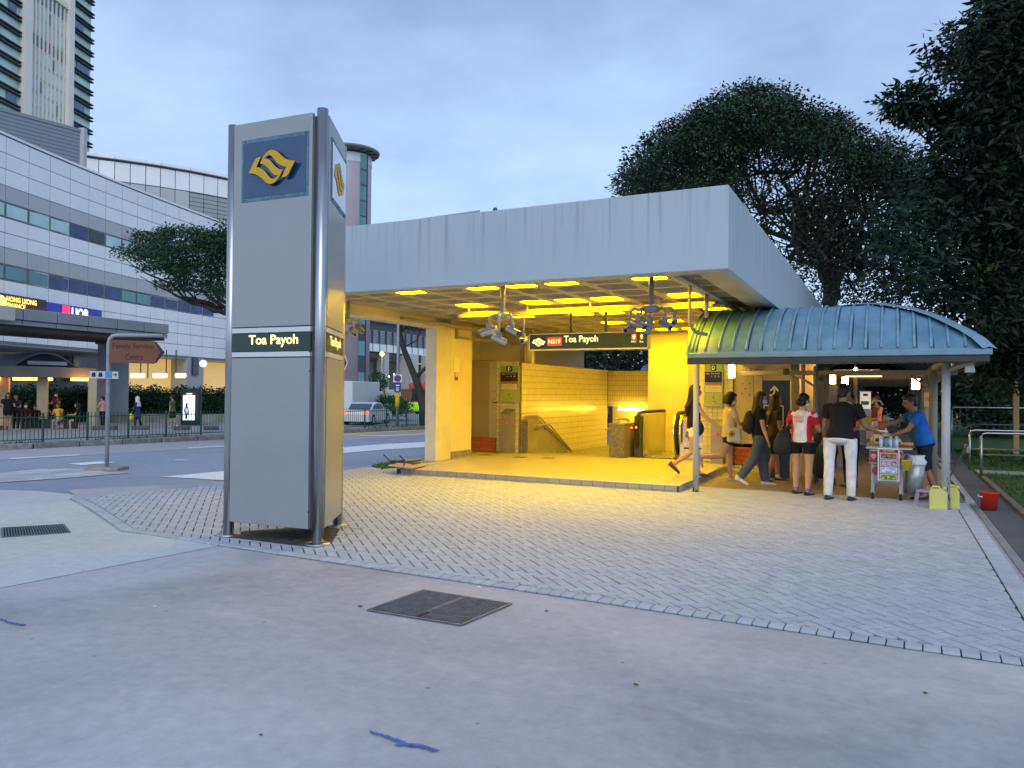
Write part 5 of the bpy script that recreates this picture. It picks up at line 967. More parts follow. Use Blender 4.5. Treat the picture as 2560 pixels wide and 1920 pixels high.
for Y in (1.3, 1.62):
    A, B = kx(2345, 1265, Y), kx(2420, 1110, Y); C, D_ = kx(2342, 1158, Y), kx(2412, 1262, Y)
    A.z = .02; D_.z = .02; MB().beam(A, B, .03, .022).build('leg', m_dark, fc); MB().beam(C, D_, .03, .022).build('leg', m_dark, fc)
MB().box(kx(2345, 1160, 1.45).x, kx(2398, 1160, 1.45).x, 1.3, 1.64, .57, .59, b=.006).build('seat', m_dark, fc); B = kx(2416, 1112, 1.46); MB().box(B.x - .02, B.x + .02, 1.29, 1.64, B.z - .12, B.z, b=.01).build('backrest', mat('chair_back', (.3, .24, .16)), fc)
rt = T('red_tub', 'round red plastic tub on the ground at the right edge', 'tub', (4.45, .4, 0)); a, c = onY(2449, 1262, .45), onY(2497, 1262, .45); rr = (c.x - a.x) / 2; MB().lathe([(0, .01), (rr * .86, .01), (rr, .235), (rr * 1.05, .24), (rr * 1.05, .25), (rr * .96, .25), (rr * .82, .03), (0, .03)], ((a.x + c.x) / 2, .45, .005), 26).build('body', mat('red_plastic', (.55, .025, .012), rough=.35, var=.05), rt); MB().tube([(a.x - .02, .42, .22), (a.x - .03, .36, .2), (a.x + .02, .3, .2)], .008, 6).build('handle', m_white, rt)
# second stall further back
s2 = T('drinks_stall', 'white drinks and ice cream stall with lit menu board behind the cart', 'food stall', (3, 4, 0)); YQ = 4.2; m_em = mat('lit_menu', (.75, .73, .68), emit=.35, ecol=(1, .9, .75), var=.0, col2=(.5, .6, .4), scale=7)
def bx2(nm, pa_, pb_, Y, th, m): a, c = onY(*pa_, Y), onY(*pb_, Y); return MB().box(a.x, c.x, Y, Y + th, min(a.z, c.z), max(a.z, c.z), b=.004).build(nm, m, s2)
bx2('menu_panel', (2150, 1022), (2177, 980), YQ, .04, m_em); bx2('menu_frame', (2146, 979.5), (2180, 977.5), YQ, .06, m_white); bx2('white_board', (2150, 1064), (2178, 1024), YQ, .05, mat('stall_white', (.7, .7, .68), var=.06)); bx2('yellow_panel', (2166, 1060), (2178, 1040), YQ - .05, .04, mat('stall_yellow', (.7, .55, .05)))
bx2('stall_counter', (2146, 1075), (2200, 1066), YQ, .5, m_white); bx2('stall_body', (2150, 1112), (2196, 1076), YQ + .02, .45, mat('stall_grey', (.3, .32, .36), var=.1)); bx2('paper_list', (2165, 1097), (2186, 1078), YQ - .02, .02, m_white); bx2('menu_picture', (2152, 1012), (2172, 1003), YQ - .01, .01, mat('stall_green', (.1, .4, .12), var=.5, scale=20)); bx2('menu_picture', (2158, 990), (2170, 984), YQ - .01, .01, mat('stall_brown', (.3, .1, .05), var=.5, scale=20))
for i, px in enumerate((2152, 2158, 2185, 2193)): a = onY(px, 1066, YQ + .1); c_ = MB().lathe([(0, 0), (.03, 0), (.04, .1), (0, .1)], a, 10).build('cup', m_white, s2)
pf = onY(2178, 1010, 4.1); MB().tube([pf, pf + Vector((.05, 0, .07)), pf + Vector((.16, 0, .06)), pf + Vector((.2, 0, -.02))], .016, 8).build('arched_handle', m_white, s2)
orb = onY(2208, 1053, 3.9); bm_ = T('orange_box', 'orange crate with a round jar on top behind the cart', 'crate', orb); MB().box(orb.x - .09, orb.x + .06, 3.8, 4.0, orb.z - .35, orb.z, b=.01).build('crate', mat('orange_plastic', (.55, .09, .03)), bm_); MB().ball((orb.x + .04, 3.88, orb.z + .05), .05, .05, .07).build('jar', mat('jar_tan', (.42, .3, .18)), bm_)
# parked trolley with dark bags left of the customer
tr_ = T('shopping_trolley', 'dark shopping trolley heaped with black bags and a green cloth', 'trolley', (2.1, 2.4, 0)); x = onY(2062, 1150, 2.4).x
for i in (-1, 1): MB().tube([(x + i * .13, 2.55, .05), (x + i * .13, 2.55, .95)], .012, 8).build('frame', m_dark, tr_); MB().tube([(x + i * .15, 2.5, .07), (x + i * .17, 2.5, .07)], .07, 14).build('wheel', m_black, tr_)
m_bag = mat('black_cloth', (.014, .014, .017), rough=.8, var=.4, scale=8)
for c_, r_3 in (((x - .06, 2.42, .35), (.17, .15, .24)), ((x + .08, 2.4, .62), (.14, .13, .2)), ((x - .10, 2.4, .80), (.10, .11, .13))): MB().ball(c_, *r_3, n=14, k=10).build('bag', m_bag, tr_)
MB().ball((x - .05, 2.28, .66), .06, .04, .10).build('green_cloth', mat('green_cloth', (.03, .09, .03)), tr_)
# ------------------------------------------------------------------ lawn, path and railings on the right
b = MB(); b.add([(4.62, -2.5, .01), (60, -2.5, .01), (60, 60, .01), (4.62, 60, .01)], [(0, 1, 2, 3)]); b.build('lawn', m_lawn, None, 'green lawn on the right behind the railings', 'structure')
b = MB(); b.box(4.2, 4.62, -14, 46, -.1, .006); b.build('side_path', ground_mat('dark_path', (.07, .08, .09), (.11, .12, .13), (.1, .1, .1), big=.8, speck=0), None, 'dark damp path beside the paving', 'structure')  # plain dark tone along the whole strip
b = MB(); b.box(4.62, 4.72, -2.5, 5.3, -.05, .05, b=.01); solo('lawn_kerb', b, mat('brown_kerb', (.18, .14, .10), var=.2, scale=8), 'brown concrete kerb between dark path and lawn', 'kerb')
b = MB(); b.box(4.66, 9.5, 6.35, 6.95, -.05, .03); b.build('cross_path', m_pave, None, 'pale concrete path crossing the lawn', 'structure')
V = []; F = []
for i in range(9000):
    x = rng.uniform(4.7, 9); y = rng.uniform(-.5, 14)
    if 6.3 < y < 7: continue
    h = rng.uniform(.03, .09); a_ = rng.uniform(0, 6.28); w = .006 + .0012 * y; dx, dy = w * math.cos(a_), w * math.sin(a_); lx, ly = rng.uniform(-.03, .03, 2); k = len(V); V += [(x - dx, y - dy, .008), (x + dx, y + dy, .008), (x + lx, y + ly, h)]; F.append((k, k + 1, k + 2))
gl = link('lawn_grass', mesh('lawn_grass', V, F, m_grass)); tag(gl, 'short grass blades on the right hand lawn', 'grass', None, 'stuff')
m_rl = mat('rail_steel', (.36, .37, .38), rough=.3, metal=.8, var=.06)
def railing(label, A, B, h, posts, zs_=(1, .52)):
    r = T('railing', label, 'railing', A); A, B = Vector(A), Vector(B)
    for k, f_ in enumerate(zs_):
        pts = [A + Z_ * h * f_, B + Z_ * h * f_]
        if k == 0: pts = [A + Z_ * (h - .08), A + (B - A).normalized() * .03 + Z_ * (h - .015), A + (B - A).normalized() * .09 + Z_ * h] + [B + Z_ * h]
        MB().tube(pts, .021, 10).build('top_rail' if k == 0 else 'mid_rail', m_rl, r)
    for i in range(posts): p = A.lerp(B, i / max(1, posts - 1) if posts > 1 else 0); MB().tube([p, p + Z_ * (h - (.06 if i == 0 else 0))], .024, 10).build('post', m_rl, r)
railing('nearer low steel railing running right from the lawn kerb', (4.64, 5.37, 0), (8.4, 5.9, 0), .88, 4); railing('second low steel railing just behind the near one', (4.60, 7.3, 0), (9.4, 8.2, 0), .86, 4)
railing('long steel railing further back beside the walkway', (4.62, 13.2, 0), (14, 15.5, 0), 1.28, 6, (1, .62)); 
tp = T('sign_post_tan', 'tan square post standing in the lawn near the right edge', 'post', (6.3, 12.5, 0)); a, c = onY(2533, 1066, 12.5), onY(2548, 1066, 12.5); t_ = onY(2540, 968, 12.5); t2 = onY(2540, 932, 12.5); MB().box(a.x, c.x, 12.5, 12.62, 0, t_.z, b=.01).build('lower_shaft', mat('tan_post', (.42, .27, .12), var=.06), tp); MB().box(a.x + .02, c.x - .03, 12.52, 12.6, t_.z, t2.z, b=.01).build('upper_shaft', mat('tan_post', (.42, .27, .12)), tp)
tl = T('teal_hoarding', 'teal corrugated hoarding with a small pale notice', 'hoarding', (8, 26, 0)); m_teal = mat('teal_sheet', (.02, .10, .10), rough=.5, var=.2, scale=.8); a, c, t_ = onY(2440, 1000, 26), onY(2486, 1000, 26), onY(2470, 935, 26)
k = 14
for i in range(k): xa = a.x + (c.x - a.x) * i / k; MB().box(xa, xa + (c.x - a.x) / k * .93, 26 + (.04 if i % 2 else 0), 26.1 + (.04 if i % 2 else 0), 0, t_.z - .5 * (i / k) ** 2, b=.01).build('sheet', m_teal, tl)
q, q2 = onY(2461, 1005, 25.9), onY(2475, 988, 25.9); MB().box(q.x, q2.x, 25.9, 25.95, q.z, q2.z).build('notice', m_white, tl)
bg_ = T('teal_building', 'long teal roofed building beyond the trees on the right', 'building', (14, 40, 0)); a, c = onY(2405, 932, 40), onY(2405, 865, 40); MB().box(a.x, a.x + 18, 40, 46, a.z, c.z + .6, b=.05).build('roof_band', mat('teal_roof', (.08, .24, .25), var=.1), bg_)
for i in range(7): MB().box(a.x + 1 + 2.6 * i, a.x + 1.3 + 2.6 * i, 40.2, 40.5, 0, a.z).build('column', m_post2, bg_)
MB().box(a.x, a.x + 18, 45, 45.4, 0, a.z).build('rear_wall', mat('dull_wall', (.10, .12, .11), var=.2), bg_)
# ------------------------------------------------------------------ shopping block across the road (curved panelled facade)
m_wp = mat('white_cladding', (.86, .87, .88), rough=.25, var=.02, scale=.6, objvar=.03); m_gp = mat('grey_cladding', (.46, .48, .49), rough=.4, var=.03, scale=.6, objvar=.03)
m_gl1 = mat('glass_pale', (.40, .62, .60), rough=.12, var=.12, scale=.7, objvar=.12, spec=.8); m_gl2 = mat('glass_teal', (.06, .22, .24), rough=.1, var=.2, scale=.5, objvar=.2, spec=.8); m_gl3 = mat('glass_blue_poster', (.015, .05, .17), rough=.2, var=.4, scale=1.1, objvar=.2); m_gl4 = mat('glass_dark', (.015, .03, .04), rough=.08, var=.3)
m_seam = mat('cladding_joint', (.10, .10, .12), rough=.8, var=0); m_wf = mat('window_frame_pale', (.55, .6, .62), rough=.4, var=0)
fx = [-200, -120, 0, 66, 139, 211, 271, 353, 443, 570, 700]; fd = []
def fpt(px, out=0):
    d = 15 * 1910 / (969 + .009 * px - (337 + .44 * px - .00007 * px * px)); p = at(px, 960, d - out); return Vector((p.x, p.y, 0))
CZ = CAM.z
colp = [-170, -110, -52, 6, 64, 117.5, 168, 215.5, 257.7, 299, 337.6, 374, 409, 442.5, 474.7, 504, 532, 560.6, 592, 625]
rows = [(15.0, 14.0, 'w'), (14.0, 13.05, 'w'), (13.05, 12.07, 'w'), (12.07, 11.1, 'g'), (11.1, 10.15, 'n1'), (10.15, 9.25, 'w'), (9.25, 8.37, 'w'), (8.37, 7.38, 'g'), (7.38, 6.42, 'n2'), (6.42, 5.52, 'w'), (5.52, 4.6, 'w'), (4.6, 3.7, 'w'), (3.7, 2.76, 'w')]
mall = T('shopping_block', 'large curved white panelled shopping block across the road', 'building', fpt(257))
def wallquad(a, b, z0, z1, t, m, name, parent, out=0, bb=.012):
    d = (b - a); L_ = d.length; d.normalize(); n = Vector((-d.y, d.x, 0)); n = n if n.dot(CAM - a) > 0 else -n
    return MB().frame((a + b) / 2 + n * (out - t / 2) + Z_ * ((z0 + z1) / 2 + CZ), d, n, Z_, L_ / 2, t / 2, (z1 - z0) / 2, b=bb).build(name, m, parent), d, n
for i in range(len(colp) - 1):
    A, B = fpt(colp[i]), fpt(colp[i + 1]); mid = (colp[i] + colp[i + 1]) / 2
    wallquad(A, B, 2.70, 15.05, .3, m_seam, 'backing', mall, -.02, 0)
    e = (B - A).normalized() * .02
    for (zt2, zb2, k) in rows:
        win = (k == 'n1' and mid < 420) or (k == 'n2' and mid < 530)
        if win:
            m = (m_gl1 if mid < 190 else m_gl3 if mid < 235 else m_gl4 if mid < 275 else m_gl1 if mid < 330 else m_gl2) if k == 'n1' else (m_gl2 if mid < 110 else m_gl3 if mid < 280 else m_gl1 if mid < 310 else m_gl2 if mid < 370 else m_gl3)
            f_, dd_, nn2 = wallquad(A + e, B - e, zb2 + .02, zt2 - .02, .06, m_wf, 'window', mall, .0)
            wallquad(A + e * 5, B - e * 5, zb2 + .1, zt2 - .1, .03, m, 'pane', f_, .02, 0)
        else: wallquad(A + e, B - e, zb2 + .02, zt2 - .02, .06, m_gp if k == 'g' else m_wp, 'panel', mall, .02)
    wallquad(A, B, 15.05, 15.2, .5, m_wp, 'coping', mall, .08)
    wallquad(A, B, -2.3, 2.70, .2, mat('ground_floor_wall', (.30, .31, .33), var=.1, scale=.3), 'ground_floor_wall', mall, -3.0, 0)
    wallquad(A, B, 2.55, 2.70, 3.0, m_gp, 'soffit', mall, -.02, 0)
bk = MB(); bp2 = [fpt(x) for x in colp[:-1]]; far_ = [at(700, 960, 130), at(-200, 960, 120)]; bk.prism([(p.x, p.y) for p in bp2 + [Vector((q.x, q.y, 0)) for q in far_]], (0, 0, CZ + 2.6), X_, Y_, (0, 0, 12)); bk.build('roof_mass', m_roof, mall)
for x0, x1 in ((60, 84), (140, 175), (182, 240)):
    A, B = fpt(x0, -2.6), fpt(x1, -2.6); wallquad(A, B, .5, 2.3, .1, m_gl4, 'shop_window', mall, .0)
for px in (262, 300):
    A, B = fpt(px, 1.0), fpt(px + 16, 1.0); wallquad(A, B, -2.3, 2.72, .4, m_wp, 'column', mall)
A, B = fpt(466, .0), fpt(508, .0); wallquad(A, B, -2.3, 2.7, 1.5, mat('grey_column', (.42, .41, .40), var=.05), 'wide_column', mall); A, B = fpt(482, .3), fpt(496, .3); wallquad(A, B, 1.2, 2.7, .1, m_gl4, 'dark_vent', mall)
# entrance recesses, lamplight on their walls put in as a faint glow
m_lw = mat('glowing_wall', (.75, .58, .28), rough=.6, var=.08, emit=.32, ecol=(1, .62, .14)); m_tube = mat('lit_tube', (1, .9, .6), var=0, emit=4, ecol=(1, .72, .25))
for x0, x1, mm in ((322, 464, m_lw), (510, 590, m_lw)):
    A, B = fpt(x0, -2.5), fpt(x1, -2.5); wallquad(A, B, -2.3, 2.5, .1, mm, 'glowing_recess_wall', mall, 0)
for x0, x1 in ((328, 360), (384, 416), (440, 463)):
    a, c = at(x0, 939, 56), at(x1, 939, 56); MB().tube([a, c], .16, 8).build('tube_light', m_tube, mall)
for x in (352, 370, 416, 440): a = at(x, 905, 57); MB().box(a.x - .03, a.x + .03, a.y - .03, a.y + .03, a.z - 1.2, a.z + .9).build('hanger', m_dark, mall)
fl_ = at(508, 909, 60); MB().ball(fl_, .28, n=8, k=6).build('floodlight', mat('flood_white', (.8, .8, .8), emit=1.2, ecol=(1, .95, .9), var=0), mall)
# facade signs
def fsign(name, label, cat, xa, xb, z1, z0, m):
    pts = [xa + (xb - xa) * i / 4 for i in range(5)]; r = T(name, label, cat, fpt((xa + xb) / 2, .4) + Z_ * (CZ + z0))
    for i in range(4):
        A, B = fpt(pts[i], .35), fpt(pts[i + 1], .35); _, d, n = wallquad(A, B, z0, z1, .25, m, 'board', r)
    return r
s1_ = fsign('shop_sign', 'dark maroon lit sign reading HONG LEONG FINANCE high on the shopping block', 'sign', -60, 113, 5.6, 4.45, mat('sign_maroon', (.09, .015, .02), rough=.4, var=.05))
m_ly = mat('sign_lit_yellow', (1, .8, .2), var=0, emit=1.6, ecol=(1, .60, .10)); m_lwht = mat('sign_lit_white', (1, 1, 1), var=0, emit=1.1, ecol=(.95, .97, 1))
A, B = fpt(12, .62), fpt(88, .62); d = (B - A).normalized()
text('lettering', 'HONG LEONG', m_ly, s1_, A + Z_ * (CZ + 5.12), d, Z_, width=(B - A).length, height=.31, depth=.02, bold=.03)
A, B = fpt(12, .62), fpt(60, .62); text('lettering', 'FINANCE', m_ly, s1_, A + Z_ * (CZ + 4.78), (B - A).normalized(), Z_, width=(B - A).length, height=.28, depth=.02, bold=.03)
q = fpt(-3, .7) + Z_ * (CZ + 5.0); MB().ball(q, .32, .32, .42, n=10, k=7).build('emblem', m_ly, s1_)
s2_ = fsign('shop_sign', 'deep blue lit sign reading UOB beside the maroon sign', 'sign', 113.5, 252, 5.5, 4.45, mat('sign_deep_blue', (.01, .02, .22), rough=.35, var=.5, scale=.8, emit=.10, ecol=(.05, .1, .9)))
A, B = fpt(176, .62), fpt(218, .62); text('lettering', 'UOB', m_lwht, s2_, A + Z_ * (CZ + 4.70), (B - A).normalized(), Z_, width=(B - A).length, height=.68, depth=.02, bold=.035)
A, B = fpt(155.5, .5), fpt(172.5, .5); m_pk = mat('sign_pink', (.8, .05, .15), emit=.6, ecol=(1, .05, .18), var=0); wallquad(A, B, 4.7, 5.45, .1, m_pk, 'red_emblem', s2_); A2, B2 = fpt(153.5, .5), fpt(174.5, .5); wallquad(A2, B2, 4.85, 5.0, .08, m_pk, 'red_emblem', s2_, .015)
# louvred plant screen on the roof
pr = T('plant_screen', 'grey louvred plant room on the roof of the shopping block', 'roof plant room', at(100, 400, 66)); m_lv = mat('louvre_grey', (.22, .26, .31), rough=.5, var=.05)
A, B = at(-60, 960, 56), at(204, 960, 62); A.z = B.z = 0; zt1 = (970 - 323) * 62 / 1910
for i in range(16): wallquad(A, B, zt1 - .30 * (i + 1) + .03, zt1 - .30 * i, .12, m_lv, 'louvre', pr, .05 if i else .1, .0)
wallquad(A, B, 12, zt1 - .02, 5, mat('louvre_back', (.12, .14, .17)), 'core', pr, -.02, 0); A2, B2 = at(197, 960, 61.6), at(205.5, 960, 62); A2.z = B2.z = 0; wallquad(A2, B2, 12, zt1 + .1, .5, m_gp, 'edge_post', pr, .12)
# second curved block behind
b2 = T('rear_block', 'second pale curved block with louvred bays rising behind the shopping block', 'building', at(400, 500, 95))
gx = [205, 239, 279, 318, 357, 394, 431, 467, 503, 538, 575, 612]; gy = [388, 393, 398, 403.5, 409, 414.5, 421, 427, 434, 441, 449, 458]
m_lv2 = mat('louvre_pale', (.33, .36, .38), rough=.5, var=.08); hh2 = 26.
gp = []
for x, y in zip(gx, gy): p = at(x, 960, hh2 * 1910 / (971 + .009 * x - y - 1)); gp.append(Vector((p.x, p.y, 0)))
for i in range(len(gp) - 1):
    A, B = gp[i], gp[i + 1]; e = (B - A).normalized() * .04; wallquad(A, B, 12, hh2 + .1, .4, m_seam, 'backing', b2, -.03, 0); wallquad(A + e, B - e, hh2 - 2.4, hh2 - .25, .1, m_wp, 'panel', b2, .03); wallquad(A, B, hh2, hh2 + .35, 1, m_wp, 'coping', b2, .4)
    lv = i < 3 or i > 6
    if i in (0, 1, 2): wallquad(A + e, B - e, hh2 - 5.4, hh2 - 2.5, .1, m_lv2, 'louvre_bay', b2, .03); [wallquad(A + e, B - e, hh2 - 5.4 - 2.6 * (j + 1), hh2 - 5.45 - 2.6 * j, .1, m_wp, 'panel', b2, .03) for j in range(2)]
    elif i < 7: [wallquad(A + e, B - e, hh2 - 2.5 - 2.9 * (j + 1) + .05, hh2 - 2.5 - 2.9 * j, .1, m_gp, 'panel', b2, .03) for j in range(4)]
    else:
        for j in range(22): wallquad(A + e, B - e, hh2 - 2.6 - .5 * (j + 1) + .06, hh2 - 2.6 - .5 * j, .1, m_lv2, 'louvre', b2, .04, 0)
wallquad(at(205, 960, 90), at(600, 960, 120), 0, 20, 8, m_roof, 'core', b2, -6, 0)
# ------------------------------------------------------------------ glass and stone tower
tw_ = T('office_tower', 'tall green glass tower with beige piers and dark floor ledges top left', 'tower', at(100, 900, 215) - Z_ * 20)
m_tg = mat('tower_glass', (.50, .70, .60), rough=.15, var=.22, scale=.09, spec=.7); m_tb = mat('tower_beige', (.88, .78, .66), rough=.6, var=.05, scale=.1); m_tl = mat('tower_ledge', (.03, .03, .04), rough=.6, var=0); m_tgd = mat('tower_glass_dark', (.10, .22, .20), rough=.12, var=.3, scale=.1)
_ta, _tb = at(0, 960, 193), at(220, 960, 228)
def tp_(px):
    a, b = Vector((_ta.x, _ta.y)), Vector((_tb.x, _tb.y)); d = ray(px, 960); d = Vector((d.x, d.y)); c = Vector((CAM.x, CAM.y)); e = b - a; den = d.x * e.y - d.y * e.x; t = ((a.x - c.x) * e.y - (a.y - c.y) * e.x) / den; p = c + d * t; return Vector((p.x, p.y, 0))
TD = (tp_(220) - tp_(0)).normalized(); TNv = Vector((-TD.y, TD.x, 0)); TNv = TNv if TNv.dot(CAM - tp_(0)) > 0 else -TNv
def tbox(xa, xb, z0, z1, t, m, name, out=0, parent=None): A, B = tp_(xa), tp_(xb); return wallquad(A, B, z0, z1, t, m, name, parent or tw_, out, 0)[0]
tbox(-60, 217, -3, 150, 24, m_tg, 'glass_body', -.3)
for xa, xb in ((37, 57), (150, 163)): tbox(xa, xb, -3, 150, 1.6, m_tb, 'pier', 1.3)
zin = (971 - 22) * 216 / 1910
tbox(57, 150, -3, zin, .5, mat('tower_inset', (.50, .50, .38), rough=.5, var=.1, scale=.15), 'inset_wall', .1); tbox(57, 150, zin, zin + 1.6, 1.2, m_tb, 'header_beam', .9)
for i in range(9):
    x = 57 + 93 * (i + .35) / 9
    tbox(x, x + 4.0, -3, zin, .3, m_tb, 'fin', .32)
    for k in range(30):
        z = zin - 4 - 4.0 * k
        if z > 30: tbox(x + 4.4, x + 9.8, z + .4, z + 3.4, .1, m_tgd if (k in (0, 3, 9) or (i * 7 + k * 5) % 11 == 0) else m_tg, 'window', .16)
for k in range(44):
    z = -2 + 4.05 * k * .96
    for dz in (0, .95):
        tbox(163, 219.5, z + dz, z + dz + .34, .9, m_tl, 'ledge', .55); tbox(-60, 36.5, z + dz, z + dz + .34, .9, m_tl, 'ledge', .55)
for k, x0, x1 in ((27, 165, 195), (24, 180, 210), (21, 163, 200), (19, 6, 30), (25, 8, 26)): z = -2 + 4.05 * k * .96 + 1.5; tbox(x0, x1, z, z + 2.2, .2, mat('tower_blue_pane', (.10, .19, .30), rough=.2), 'tinted_pane', .05)
# ------------------------------------------------------------------ round stair tower
rc = at(866, 960, 80); rc.z = 0; rt_ = T('stair_tower', 'round pinkish stair tower with flat disc roof behind the pylon', 'tower', rc); m_pk2 = mat('pink_cladding', (.42, .38, .42), rough=.45, var=.06, scale=.4); RR = 2.35
ht = (977 - 417) * 80 / 1910 + CZ
MB().lathe([(0, -2), (RR, -2), (RR, ht)], rc, 40).build('shaft', m_pk2, rt_); MB().lathe([(RR + .03, ht + .02), (RR + .03, ht + 1.0), (0, ht + 1.0)], rc, 40).build('top_band', mat('pale_band', (.5, .52, .55), var=.04), rt_)
MB().lathe([(0, ht + 1.35), (RR + .75, ht + 1.35), (RR + .85, ht + 1.5), (RR + .85, ht + 1.6), (0, ht + 1.7)], rc, 44).build('disc_roof', mat('disc_grey', (.22, .23, .25), var=.1, scale=.5), rt_)
va = math.atan2(CAM.y - rc.y, CAM.x - rc.x)
for k in range(16): a_ = k * math.pi / 8; MB().beam(rc + Vector((math.cos(a_) * 1.2, math.sin(a_) * 1.2, ht + 1.30)), rc + Vector((math.cos(a_) * (RR + .75), math.sin(a_) * (RR + .75), ht + 1.30)), .07, .1).build('roof_rib', m_dark, rt_)
for k in range(8): a_ = k * math.pi / 4 + .2; MB().tube([rc + Vector((math.cos(a_) * 1.7, math.sin(a_) * 1.7, ht + 1.0)), rc + Vector((math.cos(a_) * 1.7, math.sin(a_) * 1.7, ht + 1.35))], .08, 6).build('strut', m_dark, rt_)
# glass strip: pick the angles that meet pixels 895..910
def ang(px):
    off = (px - 866) / 1910 * 80; return va + math.asin(max(-1, min(1, off / RR)))
a0_, a1_ = ang(893), ang(908)
z = ht + .85; k = 0
while z > -1.5:
    MB().lathe([(RR + .05, z - 1.45), (RR + .05, z)], rc, 4, a0=a0_, a1=a1_).build('window', m_gl2 if (k < 9 or k % 2 == 0) else m_gl4, rt_); MB().lathe([(RR + .08, z - 1.55), (RR + .12, z - 1.5), (RR + .08, z - 1.45)], rc, 4, a0=a0_, a1=a1_).build('transom', m_seam, rt_); z -= 1.6; k += 1
MB().lathe([(RR + .04, -1), (RR + .04, ht + .95)], rc, 2, a0=ang(908.5), a1=ang(911.5)).build('dark_joint', m_tl, rt_)
# ------------------------------------------------------------------ elevated link building with lit soffit
el = T('elevated_link', 'long elevated white link block on columns seen through the opening', 'building', at(1000, 900, 115)); ea, eb = at(912, 960, 103), at(1240, 960, 138); ea.z = eb.z = 0
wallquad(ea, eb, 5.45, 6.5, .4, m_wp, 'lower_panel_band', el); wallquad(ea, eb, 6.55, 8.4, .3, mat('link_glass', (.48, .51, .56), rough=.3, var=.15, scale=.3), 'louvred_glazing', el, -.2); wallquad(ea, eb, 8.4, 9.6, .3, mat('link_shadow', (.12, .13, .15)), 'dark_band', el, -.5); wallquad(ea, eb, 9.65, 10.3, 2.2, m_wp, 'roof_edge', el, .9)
wallquad(ea, eb, 5.4, 9.5, 24, mat('link_core', (.3, .27, .24)), 'core', el, -.7, 0)
for i in range(24): A = ea.lerp(eb, i / 24); B = ea.lerp(eb, i / 24 + .0035); wallquad(A, B, 5.5, 8.4, .2, m_seam, 'mullion', el, .03, 0)
for i in range(8): A = ea.lerp(eb, 0) ; wallquad(ea, eb, 6.7 + .22 * i, 6.74 + .22 * i, .1, m_seam, 'louvre_line', el, -.08, 0)
for px, d_, w_ in ((958, 108, 20), (1022, 112, 34), (1066, 116, 20), (940, 122, 10), (1120, 118, 22)): a = at(px, 960, d_); w3_ = w_ / 1910 * d_ / 2; MB().box(a.x - w3_, a.x + w3_, a.y - w3_, a.y + w3_, -1.6, CZ + 5.4).build('column', mat('link_column', (.5, .5, .46), var=.08), el)
for i in range(9): A = at(915, 960, 106 + 2.4 * i); B = at(1240, 960, 140 + 2.4 * i); A.z = B.z = CZ + 5.2; MB().beam(A, B, .4, .35).build('soffit_beam', mat('link_beam', (.35, .33, .3)), el)
m_wl = mat('flood_lamp', (1, .95, .85), var=0, emit=22, ecol=(1, .88, .68)); m_ol = mat('street_lamp_orange', (1, .5, .1), var=0, emit=26, ecol=(1, .30, .03))
for i, (px, py, d_) in enumerate(((950, 913, 112), (1038, 919, 112), (1001, 924, 118), (1074, 921, 116), (966, 930, 122), (972, 941, 126), (966, 948, 128), (985, 936, 126), (1003, 948, 130), (944, 937, 124), (1058, 930, 126), (1020, 938, 128))): p = at(px, py, d_); MB().ball(p, .16 if i < 4 else .11, n=8, k=6).build('soffit_lamp', m_wl, el)
for i, (px, py) in enumerate(((955, 885), (1082, 855))):
    p = at(px, py, 62); l_ = T('street_lamp', ['orange street lamp glowing at the left of the opening', 'orange street lamp glowing beside the pale pier'][i], 'street lamp', (p.x, p.y, -.5), 0, 'orange street lamps seen through the opening'); MB().ball(p, .16, n=10, k=7).build('lamp_globe', m_ol, l_); MB().tube([(p.x, p.y, -.9), (p.x, p.y, p.z + .2)], .05, 8, rs=[.07, .04]).build('pole', m_gal, l_)
yd = at(1000, 960, 128); bw = T('terminus_back_wall', 'pale rear wall of the bus terminus under the link block', 'wall', (yd.x, yd.y, -1)); wallquad(at(900, 960, 128) * Vector((1, 1, 0)) if 0 else Vector((at(900, 960, 128).x, at(900, 960, 128).y, 0)), Vector((at(1150, 960, 150).x, at(1150, 960, 150).y, 0)), -3, 5.0, .3, mat('terminus_wall', (.34, .36, .33), var=.4, scale=.35), 'wall', bw, 0, 0)
# ------------------------------------------------------------------ street things
def fence(name, label, l0, l1, s, gap, m, h=1.05, group=None):
    n = int((l1 - l0) / gap); x, y = XY(s, (l0 + l1) / 2); r = T(name, label, 'railing', (x, y, zs(s) + .12), 0, group)
    pb_ = MB().box(-.008, .008, -.008, .008, 0, h - .12); pme = mesh('picket', pb_.v, pb_.f, m); qb = MB(); qb.box(-.035, .035, -.035, .035, 0, h + .03, b=.01); qme = mesh('post', qb.v, qb.f, m); fb_ = MB().box(-.09, .09, -.09, .09, 0, .04, b=.01); fme_ = mesh('footing', fb_.v, fb_.f, mat('footing', (.6, .6, .6), var=.1)); pk = 0; S_ = MB()
    for i in range(n + 1):
        l = l0 + gap * i; x, y = XY(s, l); z = zs(s) + .12; link('post', qme, r, Matrix.Translation((x, y, z))); link('footing', fme_, r, Matrix.Translation((x, y, z)))
        if i < n:
            for k in range(1, int(gap / .13)):
                lx = l + gap * k / int(gap / .13); X, Y = XY(s, lx)
                if pk < 280: link('picket', pme, r, Matrix.Translation((X, Y, z + .14))); pk += 1
                else: S_.box(X - .008, X + .008, Y - .008, Y + .008, z + .14, z + h)
            X2, Y2 = XY(s, l + gap)
            for zz in (.14, h - .13): MB().beam((x, y, z + zz), (X2, Y2, z + zz), .035, .03).build('rail', m, r)
    if S_.v: S_.build('pickets', m, r, None, 'stuff', fix=False)
m_fg = mat('fence_green', (.012, .075, .045), rough=.45, var=.12)
fl0 = GR(94, 1103); sF = 29.35; _, lA = SL(GR(-40, 1108).x, GR(-40, 1108).y)
